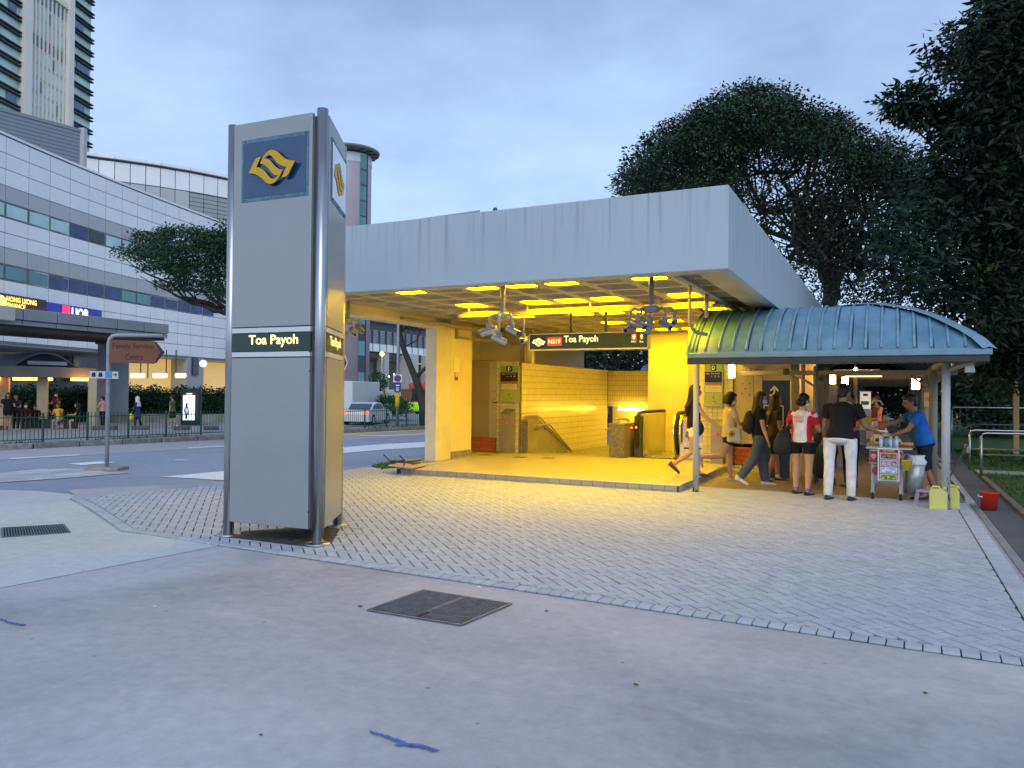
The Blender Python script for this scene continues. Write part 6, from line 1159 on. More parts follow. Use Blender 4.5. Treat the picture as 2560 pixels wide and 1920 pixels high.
fence('green_railing', 'dark green roadside railing along the far kerb left of the pylon', lA - 1, lA + 21, sF, 1.5, m_fg)
fence('dark_railing', 'dark green railing along the far kerb seen through the station opening', lA + 21.1, lA + 40, sF, 1.5, mat('fence_dark', (.015, .035, .03), rough=.45), h=1.1)
def pole_thing(name, label, cat, px, py, h, r, m): p = GR(px, py); t = T(name, label, cat, p); MB().tube([p, p + Z_ * h], r, 12).build('pole', m, t); return t, p
# family service centre direction sign
fp = GR(267, 1174); dep = (fp - CAM).dot(Vector((CM[0][2], CM[1][2], 0))); fs = T('direction_sign', 'brown Family Service Centre arrow sign hanging from a bent grey pole', 'direction sign', fp)
tpz = at(278, 838, dep); m_gp2 = mat('pole_grey', (.30, .31, .34), rough=.55, var=.12, scale=6); ez = at(412, 850, dep)
sdir = Vector((ez.x - tpz.x, ez.y - tpz.y, 0)).normalized(); top = Vector((fp.x, fp.y, tpz.z))
MB().tube([fp + Z_ * .02, top - Z_ * .22, top - Z_ * .09 + sdir * .03, top - Z_ * .02 + sdir * .10, top + sdir * .22, top + sdir * ((ez - tpz).length)], .05, 14).build('bent_pole', m_gp2, fs)
MB().frame(fp + Z_ * .03, sdir, Vector((-sdir.y, sdir.x, 0)), Z_, .42, .3, .05, b=.02).build('concrete_foot', mat('foot_concrete', (.28, .26, .23), var=.25, scale=9), fs)
Lb = (ez - tpz).length; u_ = lambda px: (px - 277) / (412 - 277) * Lb; w_ = lambda px, py: (at(px, py, dep).z); sn = Vector((sdir.y, -sdir.x, 0)); sn = sn if sn.dot(CAM - fp) > 0 else -sn
so2 = Vector((fp.x, fp.y, 0)) + sn * .06
zt3, zb3 = w_(300, 850), w_(300, 907); arrow = [(u_(284), zb3), (u_(284), zt3), (u_(396), zt3 - .03), (u_(421), (zt3 + zb3) / 2 - .02), (u_(396), zb3 - .02)]
m_bs = mat('sign_brown', (.17, .055, .025), rough=.5, var=.08, scale=3); MB().prism([(x, z) for x, z in arrow], so2, sdir, Z_, sn * .03).build('sign_board', m_bs, fs); MB().prism([(u_(397), zt3 - .04), (u_(402), zt3 - .06), (u_(421.5), (zt3 + zb3) / 2 - .02), (u_(402), zb3 + .0), (u_(397), zb3 - .0), (u_(411), (zt3 + zb3) / 2 - .02)], so2 + sn * .034, sdir, Z_, sn * .004).build('arrow_band', m_black, fs)
m_bt = mat('faded_sign_text', (.03, .012, .01), rough=.6, var=0)
text('lettering', 'Family Service', m_bt, fs, so2 + sdir * u_(292) + sn * .032 + Z_ * (zb3 + (zt3 - zb3) * .55), sdir, Z_, width=u_(393) - u_(292), height=(zt3 - zb3) * .30, depth=.003); text('lettering', 'Centre', m_bt, fs, so2 + sdir * u_(325) + sn * .032 + Z_ * (zb3 + (zt3 - zb3) * .13), sdir, Z_, width=u_(368) - u_(325), height=(zt3 - zb3) * .26, depth=.003)
z0_, z1_ = w_(270, 946), w_(270, 928); so3 = Vector((fp.x, fp.y, 0)) + sn * .06; MB().prism([(u_(235), z0_), (u_(235), z1_), (u_(306), z1_ - .01), (u_(306), z0_ - .01)], so3, sdir, Z_, sn * .02).build('small_sign_plate', mat('plate_grey', (.5, .5, .52), var=.05), fs); MB().prism([(u_(274), z0_ + .01), (u_(274), z1_ - .01), (u_(291), z1_ - .01), (u_(291), z0_ + .01)], so3 + sn * .022, sdir, Z_, sn * .004).build('blue_panel', mat('plate_blue', (.05, .25, .5)), fs)
def glyph(pts, nm='pictogram', m=m_black): MB().prism(pts, so3 + sn * .021, sdir, Z_, sn * .004).build(nm, m, fs)
zc_ = (z0_ + z1_) / 2; zq = (z1_ - z0_) / 10
for px in (245, 262): glyph([(u_(px - 5), zc_ - 3 * zq), (u_(px - 5), zc_ + 1 * zq), (u_(px - 3), zc_ + 3 * zq), (u_(px + 3), zc_ + 3 * zq), (u_(px + 5), zc_ + 1 * zq), (u_(px + 5), zc_ - 3 * zq)])
glyph([(u_(294), zc_ - .5 * zq), (u_(294), zc_ + .5 * zq), (u_(299), zc_ + .5 * zq), (u_(299), zc_ + 2.4 * zq), (u_(303), zc_), (u_(299), zc_ - 2.4 * zq), (u_(299), zc_ - .5 * zq)], 'arrow')
# chevron board mostly hidden by the pylon
cp = at(838, 910, 18); cv = T('chevron_sign', 'black and white chevron arrow sign poking out behind the pylon', 'direction sign', (cp.x, cp.y, zg(cp.x, cp.y))); e_ = at(871, 907, 18); dd_ = Vector((e_.x - cp.x, e_.y - cp.y, 0)).normalized(); L2 = (Vector((e_.x, e_.y, 0)) - Vector((cp.x, cp.y, 0))).length; zc_ = e_.z; nv = Vector((dd_.y, -dd_.x, 0)); nv = nv if nv.dot(CAM - cp) > 0 else -nv
MB().tube([(cp.x, cp.y, zg(cp.x, cp.y)), (cp.x, cp.y, zc_ + .25)], .04, 10).build('pole', m_gp2, cv); MB().prism([(-.5, zc_ - .17), (-.5, zc_ + .17), (L2 - .06, zc_ + .17), (L2, zc_), (L2 - .06, zc_ - .17)], Vector((cp.x, cp.y, 0)) + nv * .05, dd_, Z_, nv * .02).build('board', m_white, cv); MB().prism([(L2 - .13, zc_ - .15), (L2 - .13, zc_ + .15), (L2 - .07, zc_ + .13), (L2 - .025, zc_), (L2 - .07, zc_ - .13)], Vector((cp.x, cp.y, 0)) + nv * .072, dd_, Z_, nv * .004).build('black_arrow', m_black, cv)
# no-stopping sign on tall lamp post
np_ = at(993, 1046, 42); ns_ = T('no_stopping_sign', 'round no stopping sign above a blue plate on a tall post', 'road sign', (np_.x, np_.y, -.4)); MB().tube([(np_.x, np_.y, -.4), (np_.x, np_.y, at(993, 800, 42).z + 1.5)], .07, 10, rs=[.09, .06]).build('pole', m_gp2, ns_)
nd = Vector((CAM.x - np_.x, CAM.y - np_.y, 0)).normalized(); nx_ = Vector((-nd.y, nd.x, 0)); c0_ = Vector((np_.x, np_.y, 0)) + nd * .1
def disc(r, z, o, m, nm): MB().prism([(r * math.cos(t), r * math.sin(t) + z) for t in np.linspace(0, 2 * math.pi, 25)[:-1]], c0_ + nd * o, nx_, Z_, nd * .01).build(nm, m, ns_)
zz = at(993, 946, 42).z; MB().frame(c0_ + Z_ * zz - nd * .01, nx_, nd, Z_, .23, .01, .22).build('white_plate', m_white, ns_); disc(.19, zz, .005, mat('ns_red', (.4, .02, .03)), 'red_ring'); disc(.145, zz, .02, mat('ns_blue', (.03, .05, .3)), 'blue_disc'); MB().beam(c0_ + nd * .035 + nx_ * .12 + Z_ * (zz - .12), c0_ + nd * .035 - nx_ * .12 + Z_ * (zz + .12), .04, .01, up=nd).build('red_bar', mat('ns_red', (.4, .02, .03)), ns_)
z2 = at(993, 968, 42).z; MB().frame(c0_ + Z_ * z2, nx_, nd, Z_, .18, .012, .27, b=.005).build('blue_plate', mat('ns_blue2', (.02, .04, .25)), ns_)
for i, q in enumerate((.1, -.04, -.12, -.19)): MB().frame(c0_ + nd * .016 + Z_ * (z2 + q), nx_, nd, Z_, .10 - .01 * i, .003, .02 if i else .035).build('white_marking', m_wt, ns_)
z3, z4 = at(993, 1018, 42).z, at(993, 983, 42).z; MB().frame(c0_ + Z_ * (z4 - .08) - nd * .02, nx_, nd, Z_, .17, .03, .10, b=.01).build('yellow_collar', mat('yellow_wrap', (.75, .42, .02)), ns_); MB().tube([(np_.x, np_.y, z3), (np_.x, np_.y, z4 - .18)], .12, 10).build('yellow_wrap', mat('yellow_wrap', (.75, .42, .02)), ns_)
# brown heritage board
hp = at(1016, 984, 58); hs_ = T('brown_board', 'brown direction board behind the young tree trunk', 'sign', (hp.x, hp.y, -1)); MB().frame(hp, nx_, nd, Z_, .42, .04, .36, b=.01).build('board', mat('board_brown', (.20, .10, .04), var=.2, scale=6), hs_); MB().frame(hp + nd * .05 + nx_ * -.12 + Z_ * .2, nx_, nd, Z_, .12, .01, .05).build('red_mark', m_cr, hs_); MB().tube([hp - Z_ * .36, hp - Z_ * 2], .04, 8).build('pole', m_gp2, hs_)
# ------------------------------------------------------------------ vehicles
m_tyre = mat('tyre', (.015, .015, .016), rough=.8, var=.2); m_rim = mat('rim', (.35, .36, .38), metal=.6, rough=.4); m_vg = mat('vehicle_glass', (.02, .035, .04), rough=.08, var=.2, scale=.8, coat=.6)
def wheel(root, c, ax, r=.31, w=.2):
    o = MB().tube([c - ax * w / 2, c + ax * w / 2], r, 18).build('wheel', m_tyre, root); MB().tube([c - ax * (w / 2 + .01), c + ax * (w / 2 + .01)], r * .6, 14).build('rim', m_rim, o)
def frame_at(px, py, d, head):
    p = at(px, py, d); p.z = zg(p.x, p.y); return p, head, Vector((-head.y, head.x, 0))
RD2 = Vector((math.cos(math.atan2(RD.y, RD.x) + -.25), math.sin(math.atan2(RD.y, RD.x) - .25), 0))
def car(label, p, h, m, L_=4.4, W2=1.7, H2=1.32):
    s = Vector((h.y, -h.x, 0)); r = T('car', label, 'car', p); z = p.z + .12; y = lambda t: t
    P = [(-2.15, .28), (-2.2, .62), (-2.1, .86), (-1.5, .90), (-.95, 1.24), (-.2, H2), (.45, 1.27), (1.15, .93), (1.95, .78), (2.2, .58), (2.22, .28)]
    for nm, pts, hw, mm in (('body', [(-2.15, .22), (-2.2, .62), (-2.1, .84), (-1.45, .90), (1.15, .90), (1.95, .76), (2.2, .56), (2.2, .22)], W2 / 2, m), ('roof', [(-1.40, .90), (-.92, 1.22), (-.2, H2), (.42, 1.26), (1.05, .90)], W2 / 2 - .12, m)):
        MB().prism(pts, p + Z_ * .12 - s * hw, h, Z_, s * hw * 2).build(nm, mm, r)
    for pts in ([(-1.20, .92), (-.85, 1.17), (-.45, 1.21), (-.45, .92)], [(-.38, .92), (-.38, 1.21), (.30, 1.19), (.80, .92)]):
        for q in (-1, 1): MB().prism(pts, p + Z_ * .12 + s * q * (W2 / 2 - .115), h, Z_, s * q * .02).build('window', m_vg, r)
    MB().prism([(.46, 1.235), (1.06, .905), (1.10, .925), (.5, 1.255)], p + Z_ * .12 - s * (W2 / 2 - .2), h, Z_, s * (W2 - .4)).build('windscreen', m_vg, r); MB().prism([(-.97, 1.20), (-1.42, .905), (-1.46, .925), (-1.0, 1.22)], p + Z_ * .12 - s * (W2 / 2 - .2), h, Z_, s * (W2 - .4)).build('rear_window', m_vg, r)
    for x in (-1.35, 1.35):
        for q in (-1, 1): wheel(r, p + h * x + s * q * (W2 / 2 - .08) + Z_ * .43, s, .31)
    for q in (-1, 1): MB().frame(p + h * -2.15 + s * q * .66 + Z_ * .84, h, s, Z_, .08, .14, .07, b=.02).build('tail_light', mat('tail_red', (.5, .02, .02), emit=3.5, ecol=(1, .05, .03), var=0), r); MB().frame(p + h * 2.14 + s * q * .62 + Z_ * .72, h, s, Z_, .06, .16, .06, b=.02).build('headlight', mat('head_lens', (.8, .8, .8), rough=.1), r)
    return r
hd = (at(1010, 960, 60) - at(900, 960, 50)); hd.z = 0; hd.normalize()
pc = at(918, 1066, 46.0); pc.z = zg(pc.x, pc.y); car('white hatchback passing behind the dark railing with its tail lights on', pc, hd, mat('car_white', (.72, .73, .74), rough=.25, var=.03, coat=.5))
ptk = at(900, 1060, 51.0); ptk.z = zg(ptk.x, ptk.y); tk = T('box_truck', 'white box truck behind the white hatchback', 'truck', ptk); h, s = hd, Vector((hd.y, -hd.x, 0)); ztk = ptk.z + .12; m_tw = mat('truck_white', (.66, .70, .70), rough=.4, var=.04, scale=.5)
bz = at(925, 955, 51).z
MB().frame(ptk + h * -1.6 + Z_ * ((bz - ptk.z + .85) / 2), h, s, Z_, 2.6, 1.0, (bz - ptk.z - .85) / 2, b=.03).build('cargo_box', m_tw, tk)
cab = [(1.1, .45), (1.1, 2.0), (1.35, 2.1), (2.2, 2.08), (2.62, 1.45), (2.72, 1.2), (2.75, .45)]; MB().prism(cab, ptk - s * .88, h, Z_, s * 1.76).build('cab', m_tw, tk)
for q in (-1, 1): MB().prism([(1.5, 1.2), (1.5, 1.9), (2.14, 1.88), (2.5, 1.35), (2.5, 1.2)], ptk + s * q * .882, h, Z_, s * q * .015).build('side_window', m_vg, tk); wheel(tk, ptk + h * 2.0 + s * q * .78 + Z_ * .4, s, .38); wheel(tk, ptk + h * -2.6 + s * q * .78 + Z_ * .4, s, .38)
MB().prism([(2.24, 2.02), (2.64, 1.42), (2.68, 1.44), (2.28, 2.04)], ptk - s * .75, h, Z_, s * 1.5).build('windscreen', m_vg, tk); MB().frame(ptk + h * -1 + Z_ * .6, h, s, Z_, 3.1, .45, .12).build('chassis', m_dark, tk)
for q_, zz_ in ((-.9, 1.75), (-.9, 1.1)): MB().frame(ptk + h * .7 - s * 1.01 * 1 + Z_ * zz_, h, s, Z_, .1, .02, .03).build('hinge', m_gal, tk); MB().frame(ptk + h * .7 + s * 1.01 + Z_ * zz_, h, s, Z_, .1, .02, .03).build('hinge', m_gal, tk)
def bus(label, px, d, cols, hv):
    p = at(px, 960, d); p.z = zg(p.x, p.y); r = T('bus', label, 'bus', p); s = Vector((hv.y, -hv.x, 0)); hw = 1.25
    MB().frame(p + Z_ * 1.75, hv, s, Z_, 5.6, hw, 1.35, b=.12).build('body', cols[0], r)
    MB().frame(p + Z_ * .75, hv, s, Z_, 5.62, hw + .01, .35, b=.05).build('skirt', cols[1], r)
    for q in (-1, 1):
        for k in range(6): MB().frame(p + hv * (-4.3 + 1.7 * k) + s * q * (hw + .005) + Z_ * 2.0, hv, s, Z_, .76, .02, .45, b=.01).build('window', m_vg, r)
        for x in (-3.4, 3.2): wheel(r, p + hv * x + s * q * (hw - .1) + Z_ * .48, s, .48, .3)
    MB().frame(p + hv * -5.6 + Z_ * 2.0, hv, s, Z_, .03, 1.0, .6, b=.02).build('windscreen', m_vg, r); MB().frame(p + hv * -5.6 + Z_ * .9, hv, s, Z_, .05, hw - .05, .4, b=.02).build('front_panel', cols[2], r); MB().frame(p + Z_ * 3.12, hv, s, Z_, 3, .8, .08, b=.03).build('roof_pod', cols[0], r)
hv = (at(1250, 960, 95) - at(1060, 960, 72)); hv.z = 0; hv.normalize()
bus('red and maroon single deck bus parked behind the tree trunk', 1108, 76, (mat('bus_red', (.55, .07, .03), rough=.35), mat('bus_maroon', (.10, .015, .03), rough=.4), mat('bus_lime', (.35, .75, .03), rough=.4, emit=.15, ecol=(.4, .9, .05))), hv)
bus('pale green and white bus further back left of the blue plate', 975, 98, (mat('bus_pale', (.5, .52, .42), rough=.4), mat('bus_lime2', (.25, .50, .05)), mat('bus_lime2', (.25, .5, .05))), hv)
# ------------------------------------------------------------------ bus stop and interchange shelters on the left
def lbox(root, name, pa_, pb_, z0, z1, t, m, b=.02, out=0): A = Vector((pa_.x, pa_.y, 0)); B = Vector((pb_.x, pb_.y, 0)); return wallquad(A, B, z0 - CZ, z1 - CZ, t, m, name, root, out, b)[0]
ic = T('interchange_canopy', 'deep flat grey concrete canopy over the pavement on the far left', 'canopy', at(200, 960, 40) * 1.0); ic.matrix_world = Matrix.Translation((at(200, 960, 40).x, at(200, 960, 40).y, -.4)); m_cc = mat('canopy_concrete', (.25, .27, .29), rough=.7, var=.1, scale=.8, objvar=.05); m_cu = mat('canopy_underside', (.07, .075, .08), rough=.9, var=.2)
ia, ib_ = at(-140, 960, 31.5), at(421, 960, 42.5); ztop = CZ + 3.60; A = Vector((ia.x, ia.y, 0)); B = Vector((ib_.x, ib_.y, 0)); nseg = 7
for i in range(nseg):
    P0, P1_ = A.lerp(B, i / nseg + .002), A.lerp(B, (i + 1) / nseg - .002); lbox(ic, 'fascia_panel', P0, P1_, ztop - .52, ztop, .25, m_cc); lbox(ic, 'lower_fascia_panel', P0, P1_, ztop - .76, ztop - .55, .22, m_cc, .01, -.08)
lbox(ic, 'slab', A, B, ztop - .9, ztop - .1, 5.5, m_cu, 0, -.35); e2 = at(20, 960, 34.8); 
lbox(ic, 'end_block', at(-140, 960, 31.2), at(20, 960, 34.3), ztop - .62, ztop + .02, .5, mat('cream_block', (.55, .5, .42), var=.08), .03, .35)
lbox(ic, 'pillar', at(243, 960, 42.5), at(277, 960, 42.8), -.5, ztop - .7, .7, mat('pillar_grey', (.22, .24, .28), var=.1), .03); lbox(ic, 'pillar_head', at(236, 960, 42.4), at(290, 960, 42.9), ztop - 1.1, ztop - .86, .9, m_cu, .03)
lbox(ic, 'side_wall', at(277, 960, 44.5), at(322, 960, 45), -.5, ztop - 1.8, .3, mat('pillar_grey2', (.30, .33, .37), var=.06), .02)
bs = T('bus_shelter', 'low bus shelter with arched roof and yellow lit ceiling', 'bus shelter', (at(120, 960, 38.5).x, at(120, 960, 38.5).y, -.38)); m_sh = mat('shelter_concrete', (.20, .19, .17), rough=.7, var=.12, scale=.8)
sa, sb2 = at(-150, 960, 34.5), at(240, 960, 40); zc1 = at(120, 917, 38.5).z; zc0 = at(120, 944, 38.5).z
lbox(bs, 'roof_beam', sa, sb2, zc0, zc1, 3.4, m_sh, .02); sdv = Vector((sb2.x - sa.x, sb2.y - sa.y, 0)).normalized(); 
e_l, e_r = at(36, 960, 37.2), at(197, 960, 39.2); e_l.z = e_r.z = zc1; w__ = (e_r - e_l).length; crn = at(110, 881, 38.3).z - zc1
pr_ = [(w__ * t, crn * math.sin(math.pi * t) ** .8 if 0 < t < 1 else 0) for t in np.linspace(0, 1, 15)]; back_ = Vector((-sdv.y, sdv.x, 0)); back_ = back_ if back_.dot(e_l - CAM) > 0 else -back_
b = MB(); b.prism(pr_ + [(x, z - .06) for x, z in reversed(pr_)][1:-1], e_l, sdv, Z_, back_ * 3.0 - sdv * 1.4); b.build('arched_roof', mat('shelter_roof', (.14, .17, .21), rough=.4, var=.1), bs); b = MB(); b.prism(pr_, e_l + back_ * .4, sdv, Z_, back_ * .05); b.build('arch_infill', mat('infill_dark', (.03, .035, .045)), bs); lbox(bs, 'pale_batten', at(68, 960, 37.5), at(167, 960, 38.7), zc1 + .08, zc1 + .26, .06, mat('batten_blue', (.3, .34, .42)), .01)
m_sl = mat('shelter_light', (1, .6, .15), var=0, emit=5.5, ecol=(1, .42, .05))
for i, (x0, x1) in enumerate(((-30, 8), (16, 30), (52, 95), (98, 140), (188, 240))): A_, B_ = at(x0, 960, 38.4), at(x1, 960, 39); lbox(bs, 'ceiling_light', A_, B_, zc0 - .14, zc0 - .005, .8, m_sl, .02, -.4)
m_yc = mat('shelter_column', (.50, .42, .28), rough=.6, var=.06)
for x0, x1 in ((-2, 23), (92, 119), (221, 243)): A_, B_ = at(x0, 960, 38.6), at(x1, 960, 38.8); lbox(bs, 'column', A_, B_, -.42, zc0, .5, m_yc, .04)
for x0, x1 in ((52, 134), (160, 196)): A_, B_ = at(x0, 960, 37.6), at(x1, 960, 37.9); lbox(bs, 'bench', A_, B_, -.4, .06, .5, mat('bench_dark', (.04, .035, .03)), .02)
for i, (x0, x1, d_) in enumerate(((0, 22, 36), (232, 290, 36.6), (330, 375, 37), (435, 478, 37), (512, 548, 37.4))): A_, B_ = at(x0, 960, d_), at(x1, 960, d_ + .3); pl2 = T('planter_kerb', 'low dark planter kerb, number %s from the left behind the green railing' % ['one', 'two', 'three', 'four', 'five'][i], 'planter', (A_.x, A_.y, -.38), 0, 'low planter kerbs'); lbox(pl2, 'block', A_, B_, -.4, -.2, .5, mat('planter_dark', (.08, .09, .07), var=.3, scale=3), .03)
lw_ = T('low_wall', 'low mossy concrete wall below the hedge', 'wall', (at(420, 960, 45).x, at(420, 960, 45).y, -.4)); lbox(lw_, 'wall', at(225, 960, 43.8), at(640, 960, 47.5), -.5, .12, .3, mat('mossy_wall', (.26, .26, .20), var=.35, scale=1.5), .03)
sg = T('advert_screen', 'tall black advertising screen showing a wrist watch', 'advertising screen', (at(476, 960, 42).x, at(476, 960, 42).y, -.4)); A_, B_ = at(452, 960, 42), at(501, 960, 42.1); lbox(sg, 'casing', A_, B_, -.42, at(476, 972, 42).z, .3, mat('screen_black', (.008, .008, .01), rough=.3), .03)
z0_, z1_ = at(472, 1050, 42).z, at(472, 988, 42).z; xs0, xs1 = at(458.5, 960, 41.8), at(488, 960, 41.86); lbox(sg, 'lit_screen', xs0, xs1, z0_, z1_, .03, mat('screen_glow', (.8, .85, .9), var=0, emit=.75, ecol=(.82, .9, 1)), .005, .02); lbox(sg, 'lit_header', at(467, 960, 41.8), at(481, 960, 41.8), at(470, 985.5, 42).z, at(470, 983, 42).z, .03, mat('screen_white', (.9, .9, .9), emit=.9, var=0), 0, .02)
wc = xs0.lerp(xs1, .30); wc.z = z0_ + (z1_ - z0_) * .36; vdn = Vector((CAM.x - wc.x, CAM.y - wc.y, 0)).normalized(); vx = Vector((-vdn.y, vdn.x, 0)); 
def oval(c, rx, rz, nm, m, o): MB().prism([(rx * math.cos(t), rz * math.sin(t)) for t in np.linspace(0, 2 * math.pi, 21)[:-1]], c + vdn * o, vx, Z_, vdn * .004).build(nm, m, sg)
MB().frame(wc + vdn * .04, vx, vdn, Z_, .05, .003, .42, b=.002).build('watch_strap', m_black, sg); oval(wc + Z_ * .03, .13, .22, 'watch_case', m_black, .05); oval(wc + Z_ * .03, .08, .15, 'watch_dial', mat('dial', (.5, .55, .6), emit=.4, var=.0), .06); lbox(sg, 'text_line', xs0.lerp(xs1, .2), xs0.lerp(xs1, .85), z0_ + .74 * (z1_ - z0_), z0_ + .755 * (z1_ - z0_), .01, mat('screen_grey', (.3, .3, .33)), 0, .03); lbox(sg, 'text_line', xs0.lerp(xs1, .22), xs0.lerp(xs1, .8), z0_ + .68 * (z1_ - z0_), z0_ + .693 * (z1_ - z0_), .01, mat('screen_grey', (.3, .3, .33)), 0, .03)
# ------------------------------------------------------------------ trees, hedges, grass
def leafmat(name, c, var=.55, sc=.8, rough=.6):
    m = mat(name, c, rough=rough, var=var, scale=sc, spec=.25)
    return m
CR = Vector((CM[0][0], CM[1][0], 0)).normalized(); CF = Vector((CM[0][2], CM[1][2], 0)).normalized()
def leaves(name, cen, n_per, spread, size, aspect, m, parent, flat=.6, droop=0, kind=None):
    """many separate little leaves, each its own two triangles, gathered round the given cluster centres"""
    C_ = np.repeat(np.array(cen, dtype=float), n_per, axis=0); N_ = len(C_)
    sp_ = np.array(spread) if hasattr(spread, '__len__') else np.array([spread] * 3)
    off = rng.normal(0, 1, (N_, 3)); off /= np.maximum(1, np.linalg.norm(off, axis=1, keepdims=True) / 1.6); P = C_ + off * sp_
    d = off / np.linalg.norm(off, axis=1, keepdims=True) + rng.normal(0, .7, (N_, 3)); d[:, 2] = d[:, 2] * .6 - droop; d /= np.linalg.norm(d, axis=1, keepdims=True)
    nr = rng.normal(0, 1, (N_, 3)); nr[:, 2] += flat * 2; w = np.cross(d, nr); w /= np.linalg.norm(w, axis=1, keepdims=True)
    s = size * rng.uniform(.6, 1.35, (N_, 1)); L2 = d * s; W2 = w * s / aspect
    V = np.empty((N_, 4, 3)); V[:, 0] = P; V[:, 1] = P + L2 * .45 + W2 * .5; V[:, 2] = P + L2; V[:, 3] = P + L2 * .45 - W2 * .5
    Mi = np.array(wm(parent).inverted()) if parent is not None else np.eye(4); V = V.reshape(-1, 3) @ Mi[:3, :3].T + Mi[:3, 3]
    me = bpy.data.meshes.new(name); me.vertices.add(N_ * 4); me.vertices.foreach_set('co', V.ravel()); me.loops.add(N_ * 4); me.loops.foreach_set('vertex_index', np.arange(N_ * 4, dtype=np.int32)); me.polygons.add(N_); me.polygons.foreach_set('loop_start', np.arange(0, N_ * 4, 4, dtype=np.int32)); me.polygons.foreach_set('loop_total', np.full(N_, 4, dtype=np.int32)); me.materials.append(m); me.update(calc_edges=True)
    o = bpy.data.objects.new(name, me); COL.objects.link(o); o.parent = parent
    if kind: o['kind'] = kind
    return o
m_bark = mat('bark', (.055, .045, .035), rough=.9, var=.35, scale=6, bump=.6, bscale=25)
def limb(mb, a, b, r0, r1, wob=.12, n=6, sag=0):
    a, b = Vector(a), Vector(b); L_ = (b - a).length; P = []; R = []
    for i in range(n + 1):
        t = i / n; p = a.lerp(b, t); k = math.sin(math.pi * t); p += Vector(rng.normal(0, wob * L_ * .25, 3)) * k; p.z += sag * k * L_; P.append(p); R.append(r0 + (r1 - r0) * t)
    mb.tube(P, 1, 7, rs=R); return P
def inside(poly, x, y):
    c = False; j = len(poly) - 1
    for i in range(len(poly)):
        if (poly[i][1] > y) != (poly[j][1] > y) and x < (poly[j][0] - poly[i][0]) * (y - poly[i][1]) / (poly[j][1] - poly[i][1]) + poly[i][0]: c = not c
        j = i
    return c
def fill(poly, n, d0, dd, dens=None):
    xs, ys = [p[0] for p in poly], [p[1] for p in poly]; out = []; k = 0
    while len(out) < n and k < n * 60:
        k += 1; x, y = rng.uniform(min(xs), max(xs)), rng.uniform(min(ys), max(ys))
        if not inside(poly, x, y) or (dens and rng.uniform() > dens(x, y)): continue
        out.append(tuple(at(x, y, d0 + rng.uniform(-dd, dd))))
    return out
# big rain tree behind the station
D0 = 31
base = at(2085, 985, D0); base.z = 0; rtree = T('rain_tree', 'huge dark spreading rain tree rising behind the station canopy', 'tree', base)
top = [(1555, 470), (1575, 420), (1600, 372), (1640, 335), (1690, 300), (1750, 268), (1810, 232), (1880, 206), (1950, 222), (1985, 245), (2050, 268), (2120, 300), (2150, 340), (2230, 350), (2330, 400), (2380, 470), (2360, 600), (2300, 740), (2240, 790), (2100, 800), (1990, 745), (1900, 610), (1830, 500), (1760, 490), (1650, 500), (1580, 500)]
tl_ = lambda x: float(np.interp(x, [p[0] for p in top[:16]], [p[1] for p in top[:16]]))
def dens(x, y):
    t = y - tl_(x)
    if t < 15: return .35
    if t < (185 if x < 1830 else 185 - min(60, (x - 1830) * .3)): return 1.0
    if x < 1850: return .8
    hole = .5 + .5 * math.sin(x * .021 + 1.3 * math.sin(y * .017)) * math.cos(y * .026 + .7 * math.sin(x * .013)); return .09 + .17 * max(0, hole) ** 1.2
cl = fill(top, 2050, D0, 4.5, dens)
leaves('crown', cl, 44, (.42, .42, .22), .15, 1.9, leafmat('rain_tree_leaf', (.030, .055, .028)), rtree, .9, .25)
tb_ = MB(); fork = at(2075, 690, D0); limb(tb_, base - Z_ * .3, fork, .42, .26, .05); mains = []
for px, py, dd in ((1700, 430, -2), (1790, 360, 3), (1880, 330, -1), (1960, 320, 3), (2050, 350, -3), (2140, 400, 2), (2230, 470, -2), (1930, 520, 4), (2200, 600, 3), (2010, 500, 0), (2270, 560, 0), (1980, 600, -3), (2150, 520, 4)):
    P = limb(tb_, fork - Z_ * rng.uniform(0, 1.2), at(px, py, D0 + dd), .15, .04, .35, 9, .06); mains.append(P)
tb_.build('trunk', m_bark, rtree); br = MB(); clv = [Vector(c) for c in cl]
for k in range(330):
    P = mains[k % len(mains)]; a_ = P[3 + int(rng.integers(0, 6))]; tgt = min([clv[int(i)] for i in rng.integers(0, len(clv), 14)], key=lambda c: (c - a_).length); limb(br, a_, tgt, .055, .012, .35, 5)
br.build('branches', m_bark, rtree)
# dark leafy tree at the right edge
D1 = 18
base = at(2600, 1010, D1); base.z = 0; dtree = T('broadleaf_tree', 'very dark broad leaved tree filling the right edge of the view', 'tree', base)
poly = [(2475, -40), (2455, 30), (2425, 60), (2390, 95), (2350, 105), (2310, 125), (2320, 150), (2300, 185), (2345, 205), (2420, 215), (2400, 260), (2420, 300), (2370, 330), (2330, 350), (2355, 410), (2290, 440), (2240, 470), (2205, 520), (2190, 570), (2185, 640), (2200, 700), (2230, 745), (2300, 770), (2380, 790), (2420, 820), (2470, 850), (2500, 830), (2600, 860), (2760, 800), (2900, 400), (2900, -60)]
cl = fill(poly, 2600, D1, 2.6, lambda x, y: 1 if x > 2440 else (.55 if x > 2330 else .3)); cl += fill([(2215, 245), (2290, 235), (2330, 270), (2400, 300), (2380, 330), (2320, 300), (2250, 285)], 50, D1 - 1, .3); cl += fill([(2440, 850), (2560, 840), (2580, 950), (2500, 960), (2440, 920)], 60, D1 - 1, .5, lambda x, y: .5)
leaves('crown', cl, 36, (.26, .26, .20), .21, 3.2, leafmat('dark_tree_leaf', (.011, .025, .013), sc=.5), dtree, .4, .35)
tip = [c for c in cl if rng.uniform() < .05]; leaves('young_leaves', tip, 14, (.12, .12, .08), .19, 3.0, leafmat('young_leaf', (.07, .15, .02)), dtree, .4, -.2)
